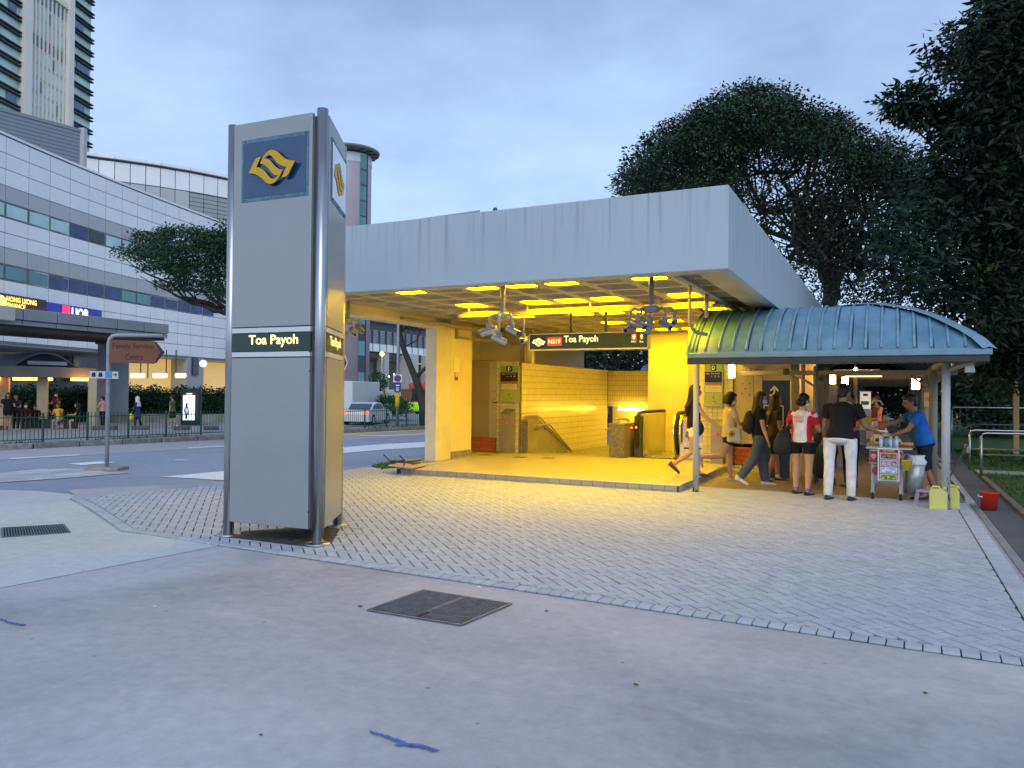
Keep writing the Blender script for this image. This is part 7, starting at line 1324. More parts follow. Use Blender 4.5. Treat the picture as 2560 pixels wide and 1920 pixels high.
tb_ = MB(); P = limb(tb_, base - Z_ * .3, at(2590, 300, D1), .3, .14, .08, 8); 
for px, py in ((2260, 270), (2330, 560), (2250, 600), (2420, 180), (2480, 880), (2500, 100), (2400, 720), (2700, 200), (2360, 380), (2520, 900)): limb(tb_, P[int(rng.integers(3, 8))], at(px, py, D1 + rng.uniform(-1, 1)), .08, .015, .3, 8)
tb_.build('trunk', m_bark, dtree)
# street tree left of the pylon
D2 = 27
base = at(640, 1150, D2); base.z = zg(base.x, base.y); ltree = T('street_tree', 'street tree with flat layered crown left of the pylon', 'tree', base); cl = []
for (x0, y0, x1, y1, n, t) in ((325, 585, 420, 600, 14, 8), (395, 578, 520, 600, 30, 12), (295, 632, 420, 650, 30, 10), (340, 610, 570, 640, 60, 16), (340, 660, 470, 700, 34, 14), (420, 650, 600, 700, 80, 30), (470, 600, 640, 660, 80, 26), (400, 700, 560, 735, 40, 16), (540, 600, 760, 720, 140, 50), (500, 725, 570, 745, 14, 8), (530, 590, 565, 605, 8, 8)):
    for _ in range(int(n * 1.5)): u_1 = rng.uniform(); cl.append(tuple(at(x0 + (x1 - x0) * u_1, y0 + (y1 - y0) * u_1 * .3 + rng.uniform(-t, t), D2 + rng.uniform(-1.6, 1.6))))
leaves('crown', cl, 34, (.17, .17, .08), .105, 1.8, leafmat('street_tree_leaf', (.030, .07, .030)), ltree, .9, .1)
tb_ = MB(); fk = at(600, 790, D2); limb(tb_, base - Z_ * .2, fk, .17, .12, .05); 
for px, py in ((330, 600), (310, 645), (380, 700), (430, 590), (500, 600), (560, 620), (460, 720), (700, 620), (350, 690)): Pm = limb(tb_, fk, at(px, py, D2 + rng.uniform(-1, 1)), .085, .012, .18, 8, -.06); [limb(tb_, Pm[int(rng.integers(3, 8))], Vector(cl[int(rng.integers(0, len(cl)))]), .02, .006, .2, 4) for _ in range(3)]
tb_.build('trunk', m_bark, ltree)
# young tree seen through the station opening
D3 = 43
base = at(1062, 1062, D3); base.z = zg(base.x, base.y); yt = T('young_tree', 'leaning bare trunked tree behind the dark railing in the opening', 'tree', base); tb_ = MB(); Q = [at(x, y, D3) for x, y in ((1062, 1066), (1058, 1020), (1050, 980), (1036, 940), (1020, 900), (1008, 870), (1000, 830), (1004, 795), (1012, 770))]; Q[0].z = base.z - .1
tb_.tube(Q, 1, 9, rs=[.30, .25, .22, .19, .17, .16, .12, .10, .08]); tb_.tube([at(x, y, D3) for x, y in ((1038, 945), (1058, 925), (1090, 900), (1120, 880))], 1, 8, rs=[.12, .1, .09, .07]); tb_.tube([at(x, y, D3) for x, y in ((1008, 870), (1025, 860), (1044, 850), (1050, 830), (1056, 805))], 1, 6, rs=[.05, .04, .035, .03, .02]); tb_.tube([at(x, y, D3) for x, y in ((1003, 830), (1020, 815), (1032, 795), (1044, 780))], 1, 6, rs=[.06, .05, .04, .03]); tb_.build('trunk', m_bark, yt)
leaves('crown', [tuple(at(x, y, D3 + rng.uniform(-1, 1))) for x, y in zip(rng.uniform(1015, 1130, 90), rng.uniform(770, 822, 90))], 26, (.3, .3, .14), .17, 1.8, leafmat('young_tree_leaf', (.02, .05, .02)), yt, .9)
def bush(name, label, cat, px, py, d, rx, rz, n, m, group=None, trunk=False, size=.13, nper=26):
    p = at(px, py, d); b0 = Vector((p.x, p.y, zg(p.x, p.y))); t = T(name, label, cat, b0, 0, group); cs = []
    for _ in range(n):
        v = Vector(rng.normal(0, 1, 3)); v.normalize(); v *= rng.uniform(.35, 1) ** .5; cs.append((p.x + v.x * rx, p.y + v.y * rx, p.z + v.z * rz * (1 + .25 * math.sin(v.x * 5 + d))))
    leaves('crown', cs, nper, (rx * .13 + .08, rx * .13 + .08, rz * .1 + .05), size, 1.9, m, t, .6)
    mb = MB(); limb(mb, b0 - Z_ * .1, (p.x, p.y, p.z), .05 * rx + .03, .03 * rx + .015, .08)
    for _ in range(10): limb(mb, (p.x, p.y, p.z - rz * .5), cs[int(rng.integers(0, n))], .02 * rx + .01, .006, .2, 4)
    mb.build('trunk', m_bark, t)
m_bg1, m_bg2, m_bg3 = leafmat('park_tree_leaf', (.028, .055, .026), sc=.3), leafmat('park_tree_leaf_b', (.022, .045, .022), sc=.3), leafmat('bush_leaf', (.035, .12, .025), sc=.9)
bush('roadside_bush', 'round green bush behind the dark railing beside the truck', 'bush', 975, 1018, 52, 1.45, .62, 130, m_bg3, size=.15); bush('small_tree', 'small leafy tree above the truck cab', 'tree', 945, 962, 54, .55, 1.05, 60, leafmat('small_tree_leaf', (.03, .07, .03)), size=.15)
gp_ = 'dark park trees behind the station'
for i, (px, d, rx, zc, rz) in enumerate(((1330, 44, 3.6, 4.2, 3.4), (1430, 48, 4.2, 5.0, 4.0), (1530, 43, 3.8, 4.6, 3.6), (1620, 50, 4.4, 5.0, 4.2), (1250, 50, 4, 5.0, 4.0))):
    q = at(px, 960, d); py_2 = 960
    p = q; bz_ = zc; t = T('park_tree', 'dark park tree seen over the tiled stair wall, %s from the left' % ['second', 'third', 'fourth', 'fifth', 'first'][i], 'tree', (p.x, p.y, 0), 0, gp_); cs = []
    for _ in range(330): v = Vector(rng.normal(0, 1, 3)); v.normalize(); v *= rng.uniform(.2, 1) ** .4; cs.append((p.x + v.x * rx, p.y + v.y * rx, bz_ + v.z * rz))
    leaves('crown', cs, 22, (.5, .5, .3), .30, 1.9, [m_bg1, m_bg2][i % 2], t, .5); mb = MB(); limb(mb, (p.x, p.y, -.1), (p.x, p.y, bz_), .28, .16, .1); [limb(mb, (p.x, p.y, bz_ - 2), cs[int(rng.integers(0, 300))], .1, .02, .2, 5) for _ in range(9)]; mb.build('trunk', mat('pale_bark', (.13, .11, .08), rough=.9, var=.3), t)
for i, (px, d, rx, zc, rz, lab) in enumerate(((2160, 33, 2.6, 2.6, 2.4, 'leafy park tree seen between the walkway posts above the lawn'), (2260, 38, 2.8, 2.8, 2.6, 'rounded park tree beyond the walkway behind the vendor'), (2500, 30, 2.2, 1.9, 1.8, 'bushy tree between the teal hoarding and the tan post'), (2590, 34, 2.4, 2.6, 2.4, 'tree beyond the lawn at the far right edge'), (2420, 60, 3.5, 3.2, 3.0, 'distant tree at the end of the walkway'), (2030, 40, 3.5, 3.0, 3.0, 'dark tree behind the lift lobby'))):
    p = at(px, 960, d); t = T('lawn_tree', lab, 'tree', (p.x, p.y, 0), 0, 'trees beyond the lawn on the right'); cs = []
    for _ in range(200): v = Vector(rng.normal(0, 1, 3)); v.normalize(); v *= rng.uniform(.2, 1) ** .4; cs.append((p.x + v.x * rx, p.y + v.y * rx, max(.1, zc + v.z * rz)))
    leaves('crown', cs, 22, (.35, .35, .25), .24, 1.9, m_bg1, t, .5); mb = MB(); limb(mb, (p.x, p.y, -.1), (p.x, p.y, zc), .16, .1, .1); mb.build('trunk', m_bark, t)
# hedge behind the bus stop
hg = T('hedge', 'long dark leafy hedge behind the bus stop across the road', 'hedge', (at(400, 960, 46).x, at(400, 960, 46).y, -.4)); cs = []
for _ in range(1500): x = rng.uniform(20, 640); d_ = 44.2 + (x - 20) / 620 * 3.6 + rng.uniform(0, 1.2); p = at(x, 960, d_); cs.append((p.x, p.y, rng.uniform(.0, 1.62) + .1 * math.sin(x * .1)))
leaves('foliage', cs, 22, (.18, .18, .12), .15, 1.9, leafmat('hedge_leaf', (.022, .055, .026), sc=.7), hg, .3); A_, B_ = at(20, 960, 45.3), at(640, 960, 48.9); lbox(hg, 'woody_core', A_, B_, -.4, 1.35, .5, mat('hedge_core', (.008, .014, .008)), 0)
# wall of dark planting far behind on the right so the walkway does not end in bare sky
sh = T('shrub_bank', 'bank of dark shrubs at the far end of the walkway', 'shrubs', (6, 56, 0)); cs = [(rng.uniform(-14, 30), rng.uniform(55, 58), rng.uniform(0, 3.2)) for _ in range(900)]; leaves('foliage', cs, 20, (.45, .45, .3), .34, 1.9, m_bg2, sh, .4)
# grass tufts left of the platform and along the verge
V = []; F = []
gpoly = [(926, 1167), (1000, 1153), (1083, 1141), (1098, 1138), (1098, 1158), (1083, 1160), (960, 1172)]
for _ in range(5200):
    x, y = rng.uniform(915, 1110), rng.uniform(1136, 1176)
    if not inside(gpoly, x, y): continue
    p = GR(x, y); h = rng.uniform(.03, .10); a_ = rng.uniform(0, 6.28); w_3 = .014; lx, ly = rng.uniform(-.03, .03, 2); k = len(V); V += [(p.x - w_3 * math.cos(a_), p.y - w_3 * math.sin(a_), p.z), (p.x + w_3 * math.cos(a_), p.y + w_3 * math.sin(a_), p.z), (p.x + lx, p.y + ly, p.z + h)]; F.append((k, k + 1, k + 2))
tag(link('grass_strip', mesh('grass_strip', V, F, mat('bright_grass', (.06, .16, .02), rough=.8, var=.4, scale=2))), 'bright green grass strip between the road and the platform', 'grass', None, 'stuff')
patch('grass_bed', gpoly, m_lawn, plaza, .006, 2, 'grass bed beside the platform')
V = []; F = []
for _ in range(9000):
    l = rng.uniform(-5, 60); s_ = 28.85 + abs(rng.normal(0, .6)); 
    if math.sin(l * .9) + math.sin(l * 2.3 + 1) < -.2: continue
    X, Y = XY(s_, l); z = zs(s_) + .12; h = rng.uniform(.04, .16); a_ = rng.uniform(0, 6.28); k = len(V); V += [(X - .02 * math.cos(a_), Y - .02 * math.sin(a_), z), (X + .02 * math.cos(a_), Y + .02 * math.sin(a_), z), (X + rng.uniform(-.05, .05), Y + rng.uniform(-.05, .05), z + h)]; F.append((k, k + 1, k + 2))
tag(link('verge_grass', mesh('verge_grass', V, F, mat('verge_grass', (.05, .08, .03), rough=.9, var=.5, scale=1))), 'patchy grass tufts along the far kerb', 'grass', None, 'stuff')
patch('verge_lawn', [(945, 1062), (1200, 1048), (1200, 1040), (1040, 1042), (960, 1048)], m_lawn, farp, .01, 2, 'green lawn strip under the young tree')
# ------------------------------------------------------------------ people
_ts = bpy.data.scenes.new('tmp')
def _ev(o):
    with bpy.context.temp_override(scene=_ts, view_layer=_ts.view_layers[0]):
        dg = bpy.context.evaluated_depsgraph_get(); return bpy.data.meshes.new_from_object(o.evaluated_get(dg))
def remeshed(mb, name, mats, parent, vox, smooth_it=3, kids=True):
    """union of the closed parts in mb as ONE continuous surface, in the parent's local space"""
    me = mesh(name, mb.v, mb.f, mats); bm = bmesh.new(); bm.from_mesh(me); bmesh.ops.recalc_face_normals(bm, faces=bm.faces); bm.to_mesh(me); bm.free()
    o = bpy.data.objects.new('tmp_ob', me); _ts.collection.objects.link(o); r = o.modifiers.new('r', 'REMESH'); r.mode = 'VOXEL'; r.voxel_size = vox; r.use_smooth_shade = True
    if smooth_it: s = o.modifiers.new('s', 'SMOOTH'); s.iterations = smooth_it; s.factor = .5
    m2 = _ev(o); bpy.data.objects.remove(o); m2.materials.clear()
    for m in (mats if isinstance(mats, (list, tuple)) else [mats]): m2.materials.append(m)
    m2.name = name; n = bpy.data.objects.new(name, m2); COL.objects.link(n); n.parent = parent; return n
def loft(mb, st, n=16):
    """st: list of (centre, side vector*half width, front vector*half depth)"""
    k = len(mb.v)
    for c, a, b in st:
        for i in range(n): t = 2 * math.pi * i / n; mb.v.append(Vector(c) + Vector(a) * math.cos(t) + Vector(b) * math.sin(t))
    m = len(st)
    for j in range(m - 1):
        for i in range(n): mb.f.append((k + j * n + i, k + j * n + (i + 1) % n, k + (j + 1) * n + (i + 1) % n, k + (j + 1) * n + i)); mb.mi.append(0); mb.sm.append(True)
    mb.f += [tuple(k + i for i in reversed(range(n))), tuple(k + (m - 1) * n + i for i in range(n))]; mb.mi += [0, 0]; mb.sm += [False, False]
def limbt(mb, pts, rs, n=12): mb.tube(pts, 1, n, rs=rs)
def rot(v, ax, a): return Matrix.Rotation(math.radians(a), 3, ax) @ Vector(v)
def ik(S_, T_, l1, l2, pole):
    S_, T_ = Vector(S_), Vector(T_); d = T_ - S_; D = min(d.length, (l1 + l2) * .995); d.normalize(); a = (l1 * l1 - l2 * l2 + D * D) / (2 * D); h = math.sqrt(max(0, l1 * l1 - a * a)); p = Vector(pole); p = (p - d * p.dot(d)).normalized(); return S_ + d * a + p * h, S_ + d * D
def person(label, pos, face, H, female=True, lean=0, legs=((0, 0), (0, 0)), arms=(None, None), head=(0, 0), skin=(.42, .24, .15), top=None, bottom=None, shoes=(.05, .05, .05), hair=('short', (.012, .009, .007)), mask=None, seat=None, wide=1., sock=None, vox=.0085, legw=1., glasses=False, top2=None, sleeve=.55, group=None, stance=.055):
    global LOCAL
    r = T('person', label, 'person', pos, R_(face), group); LOCAL = True; k = H; F, Lf, U_ = X_, Y_, Z_
    ms = mat('skin_%.2f_%.2f' % skin[:2], skin, rough=.5, var=.05, scale=8, spec=.3)
    thl, shl = .245 * k, .24 * k; ank = .04 * k
    # legs
    def legd(sw, kn): t = Vector((math.sin(R_(sw)), 0, -math.cos(R_(sw)))); a2 = sw - kn; s_ = Vector((math.sin(R_(a2)), 0, -math.cos(R_(a2)))); return t * thl, s_ * shl, a2
    ld = [legd(*l) for l in legs]; low = [(-(a + b).z + ank) for a, b, _ in ld]; hipz = max(low) if seat is None else seat
    hips = [Vector((0, stance * k * q, hipz)) for q in (1, -1)]; knees = [h + d[0] for h, d in zip(hips, ld)]; ankles = [kn + d[1] for kn, d in zip(knees, ld)]
    # torso frame
    up = rot(U_, 'Y', lean); fw = rot(F, 'Y', lean); P0 = Vector((0, 0, hipz + .015 * k)); sp_ = lambda t: P0 + up * (t * k)
    w = wide; sw_ = (.098 if female else .112) * w
    st = [(sp_(-.045), .045 * w, .05 * w), (sp_(-.02), .088 * w, .066 * w), (sp_(.03), .094 * w, .066 * w), (sp_(.09), .078 * w, .056 * w), (sp_(.13), (.070 if female else .08) * w, .052 * w), (sp_(.19), .084 * w, .060 * w + (.006 if female else 0)), (sp_(.25), .094 * w, .058 * w), (sp_(.285), .088 * w, .046 * w), (sp_(.305), .055 * w, .036 * w), (sp_(.325), .032, .030), (sp_(.36), .029, .029)]
    body = MB(); loft(body, [(c, Lf * (a * k), fw * (b * k)) for c, a, b in st])
    hc = sp_(.355) + up * .055 * k + fw * .012 * k; hy, hp = head; Mh = Matrix.Rotation(R_(face * 0 + hy), 3, 'Z') @ Matrix.Rotation(R_(hp), 3, 'Y'); hf, hl, hu = Mh @ F, Mh @ Lf, Mh @ U_; hr = .5 * .118 * k
    limbt(body, [sp_(.31), hc - hu * .04 * k], [.031 * k, .029 * k])
    body.ball(hc + hu * .012 * k, .060 * k, .048 * k, .066 * k, 20, 14, M=Mh); body.ball(hc + hf * .014 * k - hu * .024 * k, .042 * k, .037 * k, .042 * k, 16, 10, M=Mh)
    body.ball(hc + hf * .062 * k - hu * .008 * k, .012 * k, .009 * k, .017 * k, 8, 6, M=Mh)
    for q in (1, -1): body.ball(hc + hl * q * .049 * k - hu * .004 * k - hf * .004 * k, .012 * k, .006 * k, .018 * k, 8, 6, M=Mh)
    body.ball(hc + hf * .052 * k - hu * .036 * k, .012 * k, .016 * k, .006 * k, 8, 6, M=Mh)
    sh = [sp_(.275) + Lf * (q * (sw_ + .008) * k) for q in (1, -1)]; al, fl_ = .172 * k, .145 * k; el, wr = [], []
    for i, q in enumerate((1, -1)):
        a = arms[i]
        if a is None: a = (5, 6, 12)
        if len(a) == 3:     # swing, abduct, elbow
            d1 = rot(rot((0, 0, -1), 'X', q * a[1]), 'Y', -a[0]); d1 = Vector((d1.x, abs(d1.y) * q, d1.z)); e_ = sh[i] + d1 * al; d2 = rot(d1, 'Y', -a[2]); wv = e_ + d2 * fl_
        else: e_, wv = ik(sh[i], Vector(a[:3]), al, fl_, a[3])
        el.append(e_); wr.append(wv)
        limbt(body, [sh[i] - Lf * q * .02 * k, sh[i], sh[i].lerp(e_, .5), e_, e_.lerp(wv, .35), wv], [.03 * k * w, .0305 * k * w, .027 * k * w, .0225 * k, .0225 * k, .0145 * k])
        hd = (wv - e_).normalized(); sd = hd.cross(U_); sd = sd.normalized() if sd.length > .1 else Lf; pn = sd.cross(hd).normalized()
        loft(body, [(wv - hd * .006 * k, sd * .013 * k, pn * .010 * k), (wv + hd * .018 * k, sd * .019 * k, pn * .010 * k), (wv + hd * .045 * k, sd * .023 * k, pn * .009 * k), (wv + hd * .052 * k, sd * .020 * k, pn * .007 * k)], 10)
        for j, (o_, L4) in enumerate(((-.0175, .033), (-.006, .040), (.006, .038), (.0175, .029))):
            b0 = wv + hd * .044 * k + sd * o_ * k; curl = -pn * (.25 + .1 * j); p1 = b0 + (hd + curl * .3).normalized() * L4 * .5 * k; p2 = p1 + (hd + curl).normalized() * L4 * .35 * k; p3 = p2 + (hd * .7 + curl * 1.5).normalized() * L4 * .25 * k; limbt(body, [b0, p1, p2, p3], [.0058 * k, .0055 * k, .005 * k, .004 * k], 6)
        t0 = wv + hd * .012 * k + sd * .014 * k * q; limbt(body, [t0, t0 + (hd * .6 + sd * q * .8) * .02 * k, t0 + (hd * 1.0 + sd * q * .8 - pn * .4) * .034 * k], [.007 * k, .006 * k, .0048 * k], 6)
    for i, q in enumerate((1, -1)):
        h, kn, an = hips[i], knees[i], ankles[i]; limbt(body, [h + U_ * .02 * k, h.lerp(kn, .3), h.lerp(kn, .75), kn, kn.lerp(an, .28), kn.lerp(an, .6), an], [x * k * legw for x in (.050, .050, .038, .033, .034, .027, .0205)])
        fa = ld[i][2]; toe = rot(F, 'Y', (-fa) * .75 if fa < -12 else 0) if True else F; dn = rot((0, 0, -1), 'Y', (-fa) * .75 if fa < -12 else 0)
        loft(body, [(an - toe * .035 * k + dn * .012 * k, Lf * .018 * k, dn * .022 * k), (an + dn * .010 * k, Lf * .023 * k, dn * .028 * k), (an + toe * .06 * k + dn * .024 * k, Lf * .026 * k, dn * .015 * k), (an + toe * .1 * k + dn * .030 * k, Lf * .024 * k, dn * .008 * k)], 10)
        if shoes:
            s_ = MB(); hgt = .036; so_ = an + dn * .0375 * k
            prof = [(-.046, .012, .05), (-.042, .020, .05), (-.01, .024, .046), (.03, .026, .036), (.07, .029, .026), (.1, .027, .02), (.115, .016, .014)]
            loft(s_, [(so_ + toe * x * k - dn * hh_ * k * .42, Lf * ww * k, dn * hh_ * k * .55) for x, ww, hh_ in prof], 12); so1 = MB(); loft(so1, [(so_ + toe * x * k + dn * .001 * k, Lf * (ww + .0035) * k, dn * .009 * k) for x, ww, hh_ in prof], 12)
            sc_ = shoes if not isinstance(shoes[0], tuple) else shoes[0]; so_c = (.7, .7, .7) if not isinstance(shoes[0], tuple) else shoes[1]
            o1 = s_.build('shoe', mat('shoe_%.2f_%.2f_%.2f' % sc_, sc_, rough=.6, var=.15, scale=20), r); so1.build('sole', mat('sole_%.2f_%.2f' % so_c[:2], so_c, rough=.7, var=.08), o1)
        if sock: s_ = MB(); limbt(s_, [an + dn * .005 * k, an.lerp(kn, .16)], [.025 * k, .026 * k]); s_.build('sock', mat('sock_%.2f_%.2f' % sock[:2], sock, rough=.9), r)
    remeshed(body, 'body', ms, r, vox)
    # face
    me_ = mat('eye_dark', (.01, .008, .007), rough=.2); fm = MB()
    for q in (1, -1): b = MB(); b.ball(hc + hf * .0545 * k + hl * q * .019 * k + hu * .004 * k, .004 * k, .008 * k, .0042 * k, 8, 6, M=Mh); b.build('eye', me_, r); b = MB(); b.ball(hc + hf * .056 * k + hl * q * .02 * k + hu * .018 * k, .003 * k, .012 * k, .0024 * k, 8, 4, M=Mh); b.build('eyebrow', me_, r)
    if not mask: b = MB(); b.ball(hc + hf * .0595 * k - hu * .037 * k, .003 * k, .013 * k, .004 * k, 8, 4, M=Mh); b.build('mouth', mat('lips', (.30, .10, .08), rough=.5), r)
    if mask: b = MB(); b.ball(hc + hf * .030 * k - hu * .030 * k, .044 * k, .041 * k, .036 * k, 16, 10, M=Mh); b.build('face_mask', mat('mask_%.2f_%.2f' % mask[:2], mask, rough=.8, var=.05), r)
    if glasses:
        for q in (1, -1): c = hc + hf * .064 * k + hl * q * .021 * k + hu * .004 * k; b = MB(); b.tube([c + hl * .016 * k * math.cos(t) + hu * .012 * k * math.sin(t) for t in np.linspace(0, 2 * math.pi, 13)], .0016 * k, 5); b.tube([c + hl * q * .016 * k, hc + hl * q * .05 * k + hu * .004 * k], .0016 * k, 5); b.build('glasses', m_dark, r)
    # hair
    st_h, hcol = hair; mh_ = mat('hair_%.3f' % hcol[0], hcol, rough=.45, var=.5, scale=30, stretch=(1, 1, .15), spec=.4); hb_ = MB()
    hb_.ball(hc + hu * .022 * k - hf * .010 * k, .061 * k, .054 * k, .062 * k, 20, 14, M=Mh)
    if st_h == 'short': hb_.ball(hc + hu * .045 * k + hf * .02 * k, .042 * k, .045 * k, .032 * k, 14, 10, M=Mh); hb_.ball(hc - hu * .012 * k - hf * .032 * k, .034 * k, .045 * k, .04 * k, 14, 10, M=Mh)
    if st_h == 'buzz': hb_ = MB(); hb_.ball(hc + hu * .020 * k - hf * .008 * k, .060 * k, .050 * k, .060 * k, 20, 14, M=Mh)
    if st_h == 'bob':
        hb_.ball(hc + hu * .005 * k - hf * .018 * k, .064 * k, .066 * k, .072 * k, 20, 14, M=Mh); loft(hb_, [(hc - hf * .022 * k + hu * .01 * k, hl * .066 * k, hf * .056 * k), (hc - hf * .024 * k - hu * .04 * k, hl * .072 * k, hf * .056 * k), (hc - hf * .028 * k - hu * .075 * k, hl * .064 * k, hf * .046 * k)], 14); hb_.ball(hc + hu * .052 * k + hf * .022 * k, .038 * k, .042 * k, .024 * k, 12, 8, M=Mh)
    if st_h == 'long':
        back = -fw; e0 = hc - hu * .05 * k + back * .035 * k; e1 = sp_(.24) + back * .075 * k; e2 = sp_(.13) + back * .085 * k
        loft(hb_, [(hc + hu * .02 * k - hf * .018 * k, hl * .060 * k, hf * .055 * k), (e0, Lf * .064 * k, hf * .045 * k), (sp_(.29) + back * .045 * k, Lf * .066 * k, fw * .038 * k), (e1, Lf * .066 * k, fw * .030 * k), (sp_(.17) + back * .08 * k, Lf * .052 * k, fw * .022 * k), (e2, Lf * .028 * k, fw * .012 * k)], 14); hb_.ball(hc + hu * .05 * k + hf * .022 * k, .038 * k, .044 * k, .026 * k, 12, 8, M=Mh)
        for q in (1, -1): limbt(hb_, [hc + hl * q * .045 * k + hu * .03 * k + hf * .02 * k, hc + hl * q * .054 * k - hu * .03 * k + hf * .012 * k, sp_(.29) + Lf * q * .06 * k + fw * .02 * k, sp_(.20) + Lf * q * .07 * k + fw * .015 * k], [.014 * k, .019 * k, .02 * k, .008 * k], 8)
    if st_h == 'tied': hb_.ball(hc + hu * .048 * k + hf * .018 * k, .042 * k, .045 * k, .028 * k, 12, 8, M=Mh); hb_.ball(hc - hf * .065 * k - hu * .028 * k, .032 * k, .032 * k, .034 * k, 12, 8, M=Mh); hb_.ball(hc - hf * .025 * k - hu * .02 * k, .042 * k, .052 * k, .045 * k, 12, 8, M=Mh)
    if st_h == 'hijab':
        hb_.ball(hc + hu * .008 * k - hf * .006 * k, .072 * k, .062 * k, .078 * k, 20, 14, M=Mh); loft(hb_, [(hc - hu * .02 * k - hf * .004 * k, hl * .06 * k, hf * .062 * k), (sp_(.33), Lf * .07 * k, fw * .066 * k), (sp_(.26), Lf * .11 * k, fw * .085 * k), (sp_(.17), Lf * .105 * k, fw * .095 * k)], 16)
    remeshed(hb_, 'headscarf' if st_h == 'hijab' else 'hair', mh_, r, max(vox, .008), 2)
    if st_h == 'hijab': b = MB(); b.ball(hc + hf * .034 * k - hu * .004 * k, .038 * k, .036 * k, .048 * k, 14, 10, M=Mh); b.build('face', ms, r)
    # clothes
    cm = lambda c: mat('cloth_%.3f_%.3f_%.3f' % tuple(c), c, rough=.85, var=.14, scale=7, bump=.5, bscale=11, dist=.012, spec=.2)
    if top:
        s_ = MB(); g_ = .0085; hem = .0 if not top.get('long') else top['long']; stt = [(sp_(hem - .012), .092 * w, .068 * w), (sp_(.03 + max(0, hem)), .096 * w, .070 * w)] if hem >= 0 else [(sp_(hem), (.13 if top.get('dress') else .104) * w, (.11 if top.get('dress') else .078) * w), (sp_(hem * .4), .11 * w, .08 * w)]
        stt += [(sp_(.09), .088 * w, .066 * w), (sp_(.13), .084 * w, .062 * w), (sp_(.19), .090 * w, .067 * w), (sp_(.25), .098 * w, .064 * w), (sp_(.287), .092 * w, .050 * w), (sp_(.306), .058 * w, .040 * w), (sp_(.318), .038, .036)]
        loft(s_, [(c, Lf * ((a + g_) * k), fw * ((b + g_) * k)) for c, a, b in stt])
        for i, q in enumerate((1, -1)):
            e_ = sh[i].lerp(el[i], sleeve) if sleeve <= 1 else el[i]; P = [sh[i] - Lf * q * .03 * k, sh[i] + U_ * .002 * k, sh[i].lerp(e_, .6), e_]; Rr = [.038 * k * w, .040 * k * w, .039 * k * w, .040 * k * w]
            if sleeve > 1: P += [el[i].lerp(wr[i], .9)]; Rr += [.024 * k]; Rr[3] = .030 * k
            limbt(s_, P, Rr)
        remeshed(s_, 'top', cm(top['c']), r, max(.009, vox), 2)
        if top2:
            for q in (1, -1):
                s_ = MB(); i = 0 if q > 0 else 1; e_ = sh[i].lerp(el[i], sleeve + .02); limbt(s_, [sh[i] - Lf * q * .045 * k + U_ * .004 * k, sh[i] + U_ * .004 * k, sh[i].lerp(e_, .6), e_], [.036 * k, .043 * k, .042 * k, .0425 * k]); loft(s_, [(sp_(t) + Lf * q * (a + .001) * k * w, Lf * .026 * k, fw * (b_ + .013) * k * w * .8) for t, a, b_ in ((-.012, .078, .062), (.09, .072, .062), (.19, .078, .064), (.26, .082, .058))], 12); remeshed(s_, 'side_panel', cm(top2), r, .009, 2)
    if bottom:
        s_ = MB(); kind, c_ = bottom[0], bottom[1]; g_ = .010
        loft(s_, [(sp_(-.05), Lf * .070 * k * w, fw * .06 * k * w), (sp_(-.03), Lf * (.092 + g_) * k * w, fw * (.068 + g_) * k * w), (sp_(.02), Lf * (.096 + g_ * .7) * k * w, fw * (.068 + g_ * .7) * k * w), (sp_(.07), Lf * (.086 + g_ * .5) * k * w, fw * (.060 + g_ * .5) * k * w)])
        for i in range(2):
            h, kn, an = hips[i], knees[i], ankles[i]
            if kind == 'shorts': f_ = bottom[2] if len(bottom) > 2 else .45; e_ = h.lerp(kn, f_); limbt(s_, [h + U_ * .015 * k, h.lerp(e_, .5), e_], [x * k * legw for x in (.058, .060, .060 - .008 * f_)])
            elif kind == 'skirt': pass
            else: fl2 = bottom[2] if len(bottom) > 2 else 1.; limbt(s_, [h + U_ * .015 * k, h.lerp(kn, .35), h.lerp(kn, .75), kn, kn.lerp(an, .3), kn.lerp(an, .7), an + (kn - an).normalized() * .005 * k], [x * k * legw for x in (.057, .056, .046, .043 * fl2, .043 * fl2, .038 * fl2, .036 * fl2)])
        remeshed(s_, {'shorts': 'shorts', 'skirt': 'skirt'}.get(kind, 'trousers'), cm(c_), r, max(.009, vox), 2)
    LOCAL = False
    r_info = dict(root=r, sh=sh, el=el, wr=wr, sp=sp_, fw=fw, up=up, hc=hc, hips=hips, k=k, M=wm(r)); return r_info
A_R = 26.4
sk1, sk2, sk3 = (.50, .28, .17), (.40, .20, .11), (.33, .17, .10)
pw1 = person('woman in black top and white shorts with long dark hair striding past the post', (-.10, 1.50, HZ), A_R - 4, 1.60, legs=((9, 3), (-8, 46)), arms=((-14, 8, 10), (34, 10, 18)), skin=sk1, top={'c': (.012, .012, .014)}, bottom=('shorts', (.68, .66, .62), .34), shoes=((.06, .04, .03), (.05, .04, .03)), hair=('long', (.011, .007, .006)), sleeve=.2)
pw2 = person('woman with bob hair in pale yellow T-shirt looking at her phone', (.40, 2.15, 0), A_R, 1.60, legs=((6, 6), (-24, 62)), arms=((.30, .10, 1.07, Vector((-.2, .6, -1))), (.30, -.06, 1.08, Vector((-.2, -.6, -1)))), head=(0, 18), skin=sk1, top={'c': (.62, .50, .28), 'long': -.03}, bottom=('shorts', (.015, .015, .018), .40), shoes=((.45, .47, .36), (.5, .5, .4)), hair=('bob', (.014, .008, .006)), mask=(.75, .75, .78))
